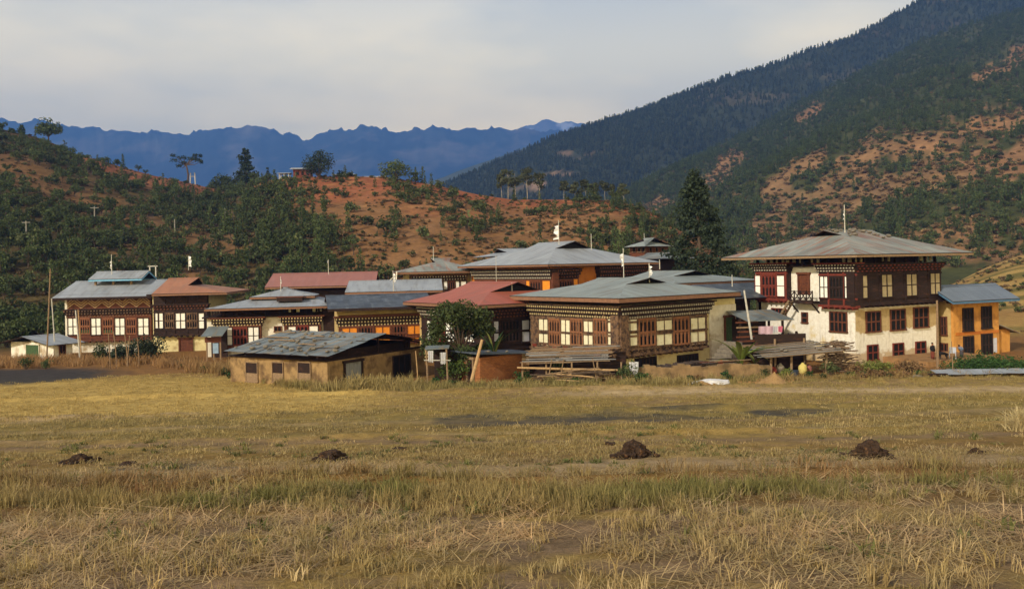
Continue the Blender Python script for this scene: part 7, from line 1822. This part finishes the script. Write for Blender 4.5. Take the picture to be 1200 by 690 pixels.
# middle and far stubble
st_mid = [blades_mesh('e', 90 + i, 26, 0.11, 0.15, 0.8, 0.018, m_grass) for i in range(5)]
P = field_points(17.5, 38, lambda yy: 13 if yy < 27 else 14); x, y = P.T; n1 = fbm(x * 0.22, y * 0.5, 541, 4); n2 = fbm(x * 0.9, y * 1.5, 542, 3)
a1, a2 = ash_mask(x, y)
bare = np.exp(-((y - 20.8 + 3.0 * (fbm(x * 0.25, y * 0.5, 31, 5) - .5)) / 1.75) ** 4) * 0.85 + np.exp(-((y - 30.4) / 0.6) ** 2) * 0.6 + np.exp(-((y - 27.6 + 0.9 * np.sin(x * 0.13)) / 0.6) ** 2) * 0.6 + np.exp(-((y - 33.6 + 0.7 * np.sin(x * 0.2)) / 0.5) ** 2) * 0.6 + a2 * 0.72
keep = rng.random(len(P)) < (0.10 + 0.75 * sstep(0.40, 0.62, n1)) * (1 - np.clip(bare * 1.3, 0, 1)); P = P[keep]; n1 = n1[keep]; n2 = n2[keep]; x, y = P.T; keep0 = keep
rustm = np.exp(-((y - 24) / 2.6) ** 2) * sstep(0.45, 0.6, n2) + np.exp(-((y - 18.4) / 0.9) ** 2)
put('far_stubble', P, st_mid, blend((g_straw, 0.8 + 0 * x), (g_olive, sstep(0.42, 0.6, n1) * 1.0), (g_brown, rustm * 1.3), (np.array((0.10, 0.09, 0.08)), a2[keep0] * 1.2), (g_green, (n2 > 0.58) * 0.35), (g_pale, rng.random(len(P)) ** 3 * 0.5)), 0.6, 1.35, 'short stubble over the middle of the field')
P = field_points(37, 63, 6.0); x, y = P.T; n1 = fbm(x * 0.16, y * 0.4, 551, 4); a1, a2 = ash_mask(x, y)
bare = np.exp(-((y - 44.8 + 0.16 * np.maximum(0, x - 10)) / 1.3) ** 2) * sstep(-1, 6, x) * 0.9 + a1
keep = rng.random(len(P)) < (0.45 + 0.6 * sstep(0.36, 0.58, n1)) * (1 - np.clip(bare, 0, 1)) * (1 - sstep(53, 56, y) * sstep(-0.26, -0.2, x / y)); P = P[keep]; n1 = n1[keep]; x, y = P.T
gold = sstep(-3, -10, x)
put('golden_stubble', P, [t.copy() for t in st_mid], blend((g_gold * 1.18, 0.35 + 1.2 * gold), (g_olive, (0.6 + 0.6 * sstep(0.4, 0.6, n1)) * (1 - 0.8 * gold)), (g_straw, 0.3 + 0 * x), (g_green, (1 - gold) * 0.25 * sstep(48, 52, y))), 0.7, 1.25, 'golden stubble on the far fields before the village')
# long grass at the village edge
ed = [blades_mesh('f', 120 + i, 30, 0.55, 0.16, 0.5, 0.03, m_grass) for i in range(5)]
P = field_points(47.5, 60, 6.0); x, y = P.T; k = x / y; n1 = fbm(x * 0.3, y * 0.5, 561, 4); a1, _ = ash_mask(x, y)
edge = np.interp(k, [-0.62, -0.48, -0.36, -0.3, -0.22, -0.1, 0.0, 0.13, 0.3, 0.42, 0.62], [90, 90, 72, 57, 50.5, 49.8, 50.6, 50.6, 51.5, 52, 51])
w = np.exp(-((y - edge) / 1.5) ** 2) * sstep(0.34, 0.52, n1 + 0.12) * (1 - 0.55 * sstep(0.17, 0.27, k)) * (1 - 0.6 * np.exp(-((k - 0.07) / 0.06) ** 2))
tall = np.exp(-((k + 0.17) / 0.06) ** 2)
keep = rng.random(len(P)) < w * 0.9; P = P[keep]; x, y = P.T; tall = tall[keep]; n1 = n1[keep]
put('edge_grass', P, ed, blend((g_straw, 0.4 + tall), (g_olive, 0.6 + 0 * x), (g_green, 0.55 * sstep(0.45, 0.6, n1)), (g_rust, sstep(0.25, 0.4, x / y) * 0.7)), 0.55, 1.0, 'long grass along the edge of the village', zs=(1 + 0.75 * tall))
P = field_points(61, 78, 4.5); x, y = P.T; k = x / y; n1 = fbm(x * 0.3, y * 0.4, 571, 4); a1, _ = ash_mask(x, y)
w = sstep(-0.22, -0.34, k) * sstep(0.3, 0.5, n1 + 0.15) * np.exp(-((y - 73.0 + 11 * sstep(-0.46, -0.3, k)) / 2.4) ** 2) * (1 - a1)
keep = rng.random(len(P)) < w; P = P[keep]; x, y = P.T
put('rusty_grass', P, [t.copy() for t in ed], blend((g_rust, 0.9 + 0 * x), (g_straw, 0.35 + 0 * x), (g_olive, sstep(-0.4, -0.3, x / y) * 0.9)), 0.8, 1.5, 'tall reddish dry grass at the left edge of the village')

# clumps of weeds along the foot of the sheds and walls
T_wc = [bush_parts(800 + i, 0.42, 130, 0.13, 0.9, 5) for i in range(3)]
wcm = [m_weed, m_oak, m_vine, m_yel, m_bush]
T_wm = []
for i in range(6):
    T_wm.append(single('weed_clump', T_wc[i % 3], [wcm[i % 5], m_bark]))
rr = random.Random(77)
for i in range(64):
    px = rr.choice([rr.uniform(200, 275), rr.uniform(500, 545), rr.uniform(600, 745), rr.uniform(740, 900), rr.uniform(900, 1110), rr.uniform(1080, 1200)])
    base = np.interp(px, [200, 270, 380, 500, 600, 750, 900, 1000, 1100, 1200], [70, 60, 51, 51.8, 52, 52.4, 53, 53.4, 52, 51]) + rr.uniform(-0.5, 1.2)
    o = rr.choice(T_wm).copy(); o.name = 'weed_clump'; COL.objects.link(o); p = W(px, 450, base); o.location = (p.x, base, gz(p.x, base) - 0.05); s_ = rr.uniform(0.5, 1.25); o.scale = (s_ * 1.2, s_, s_ * rr.uniform(0.7, 1.2)); o.rotation_euler = (0, 0, rr.uniform(0, 6))
    tag(o, 'low weed clump along the field edge of the village', 'weed', 'weed clumps along the field edge of the village')

sb = blades_mesh('straw_bundle', 901, 420, 0.75, 0.16, 0.75, 0.022, M_leaf('bundle straw', (0.44, 0.34, 0.16), (0.56, 0.44, 0.22), 0.25, 0.2, 0.05)); sb.name = 'straw_bundle'; COL.objects.link(sb)
p = W(1197, 530, 27.5); sb.location = (p.x, p.y, gz(p.x, p.y)); tag(sb, 'pale bundle of standing straw at the right edge of the field', 'straw')
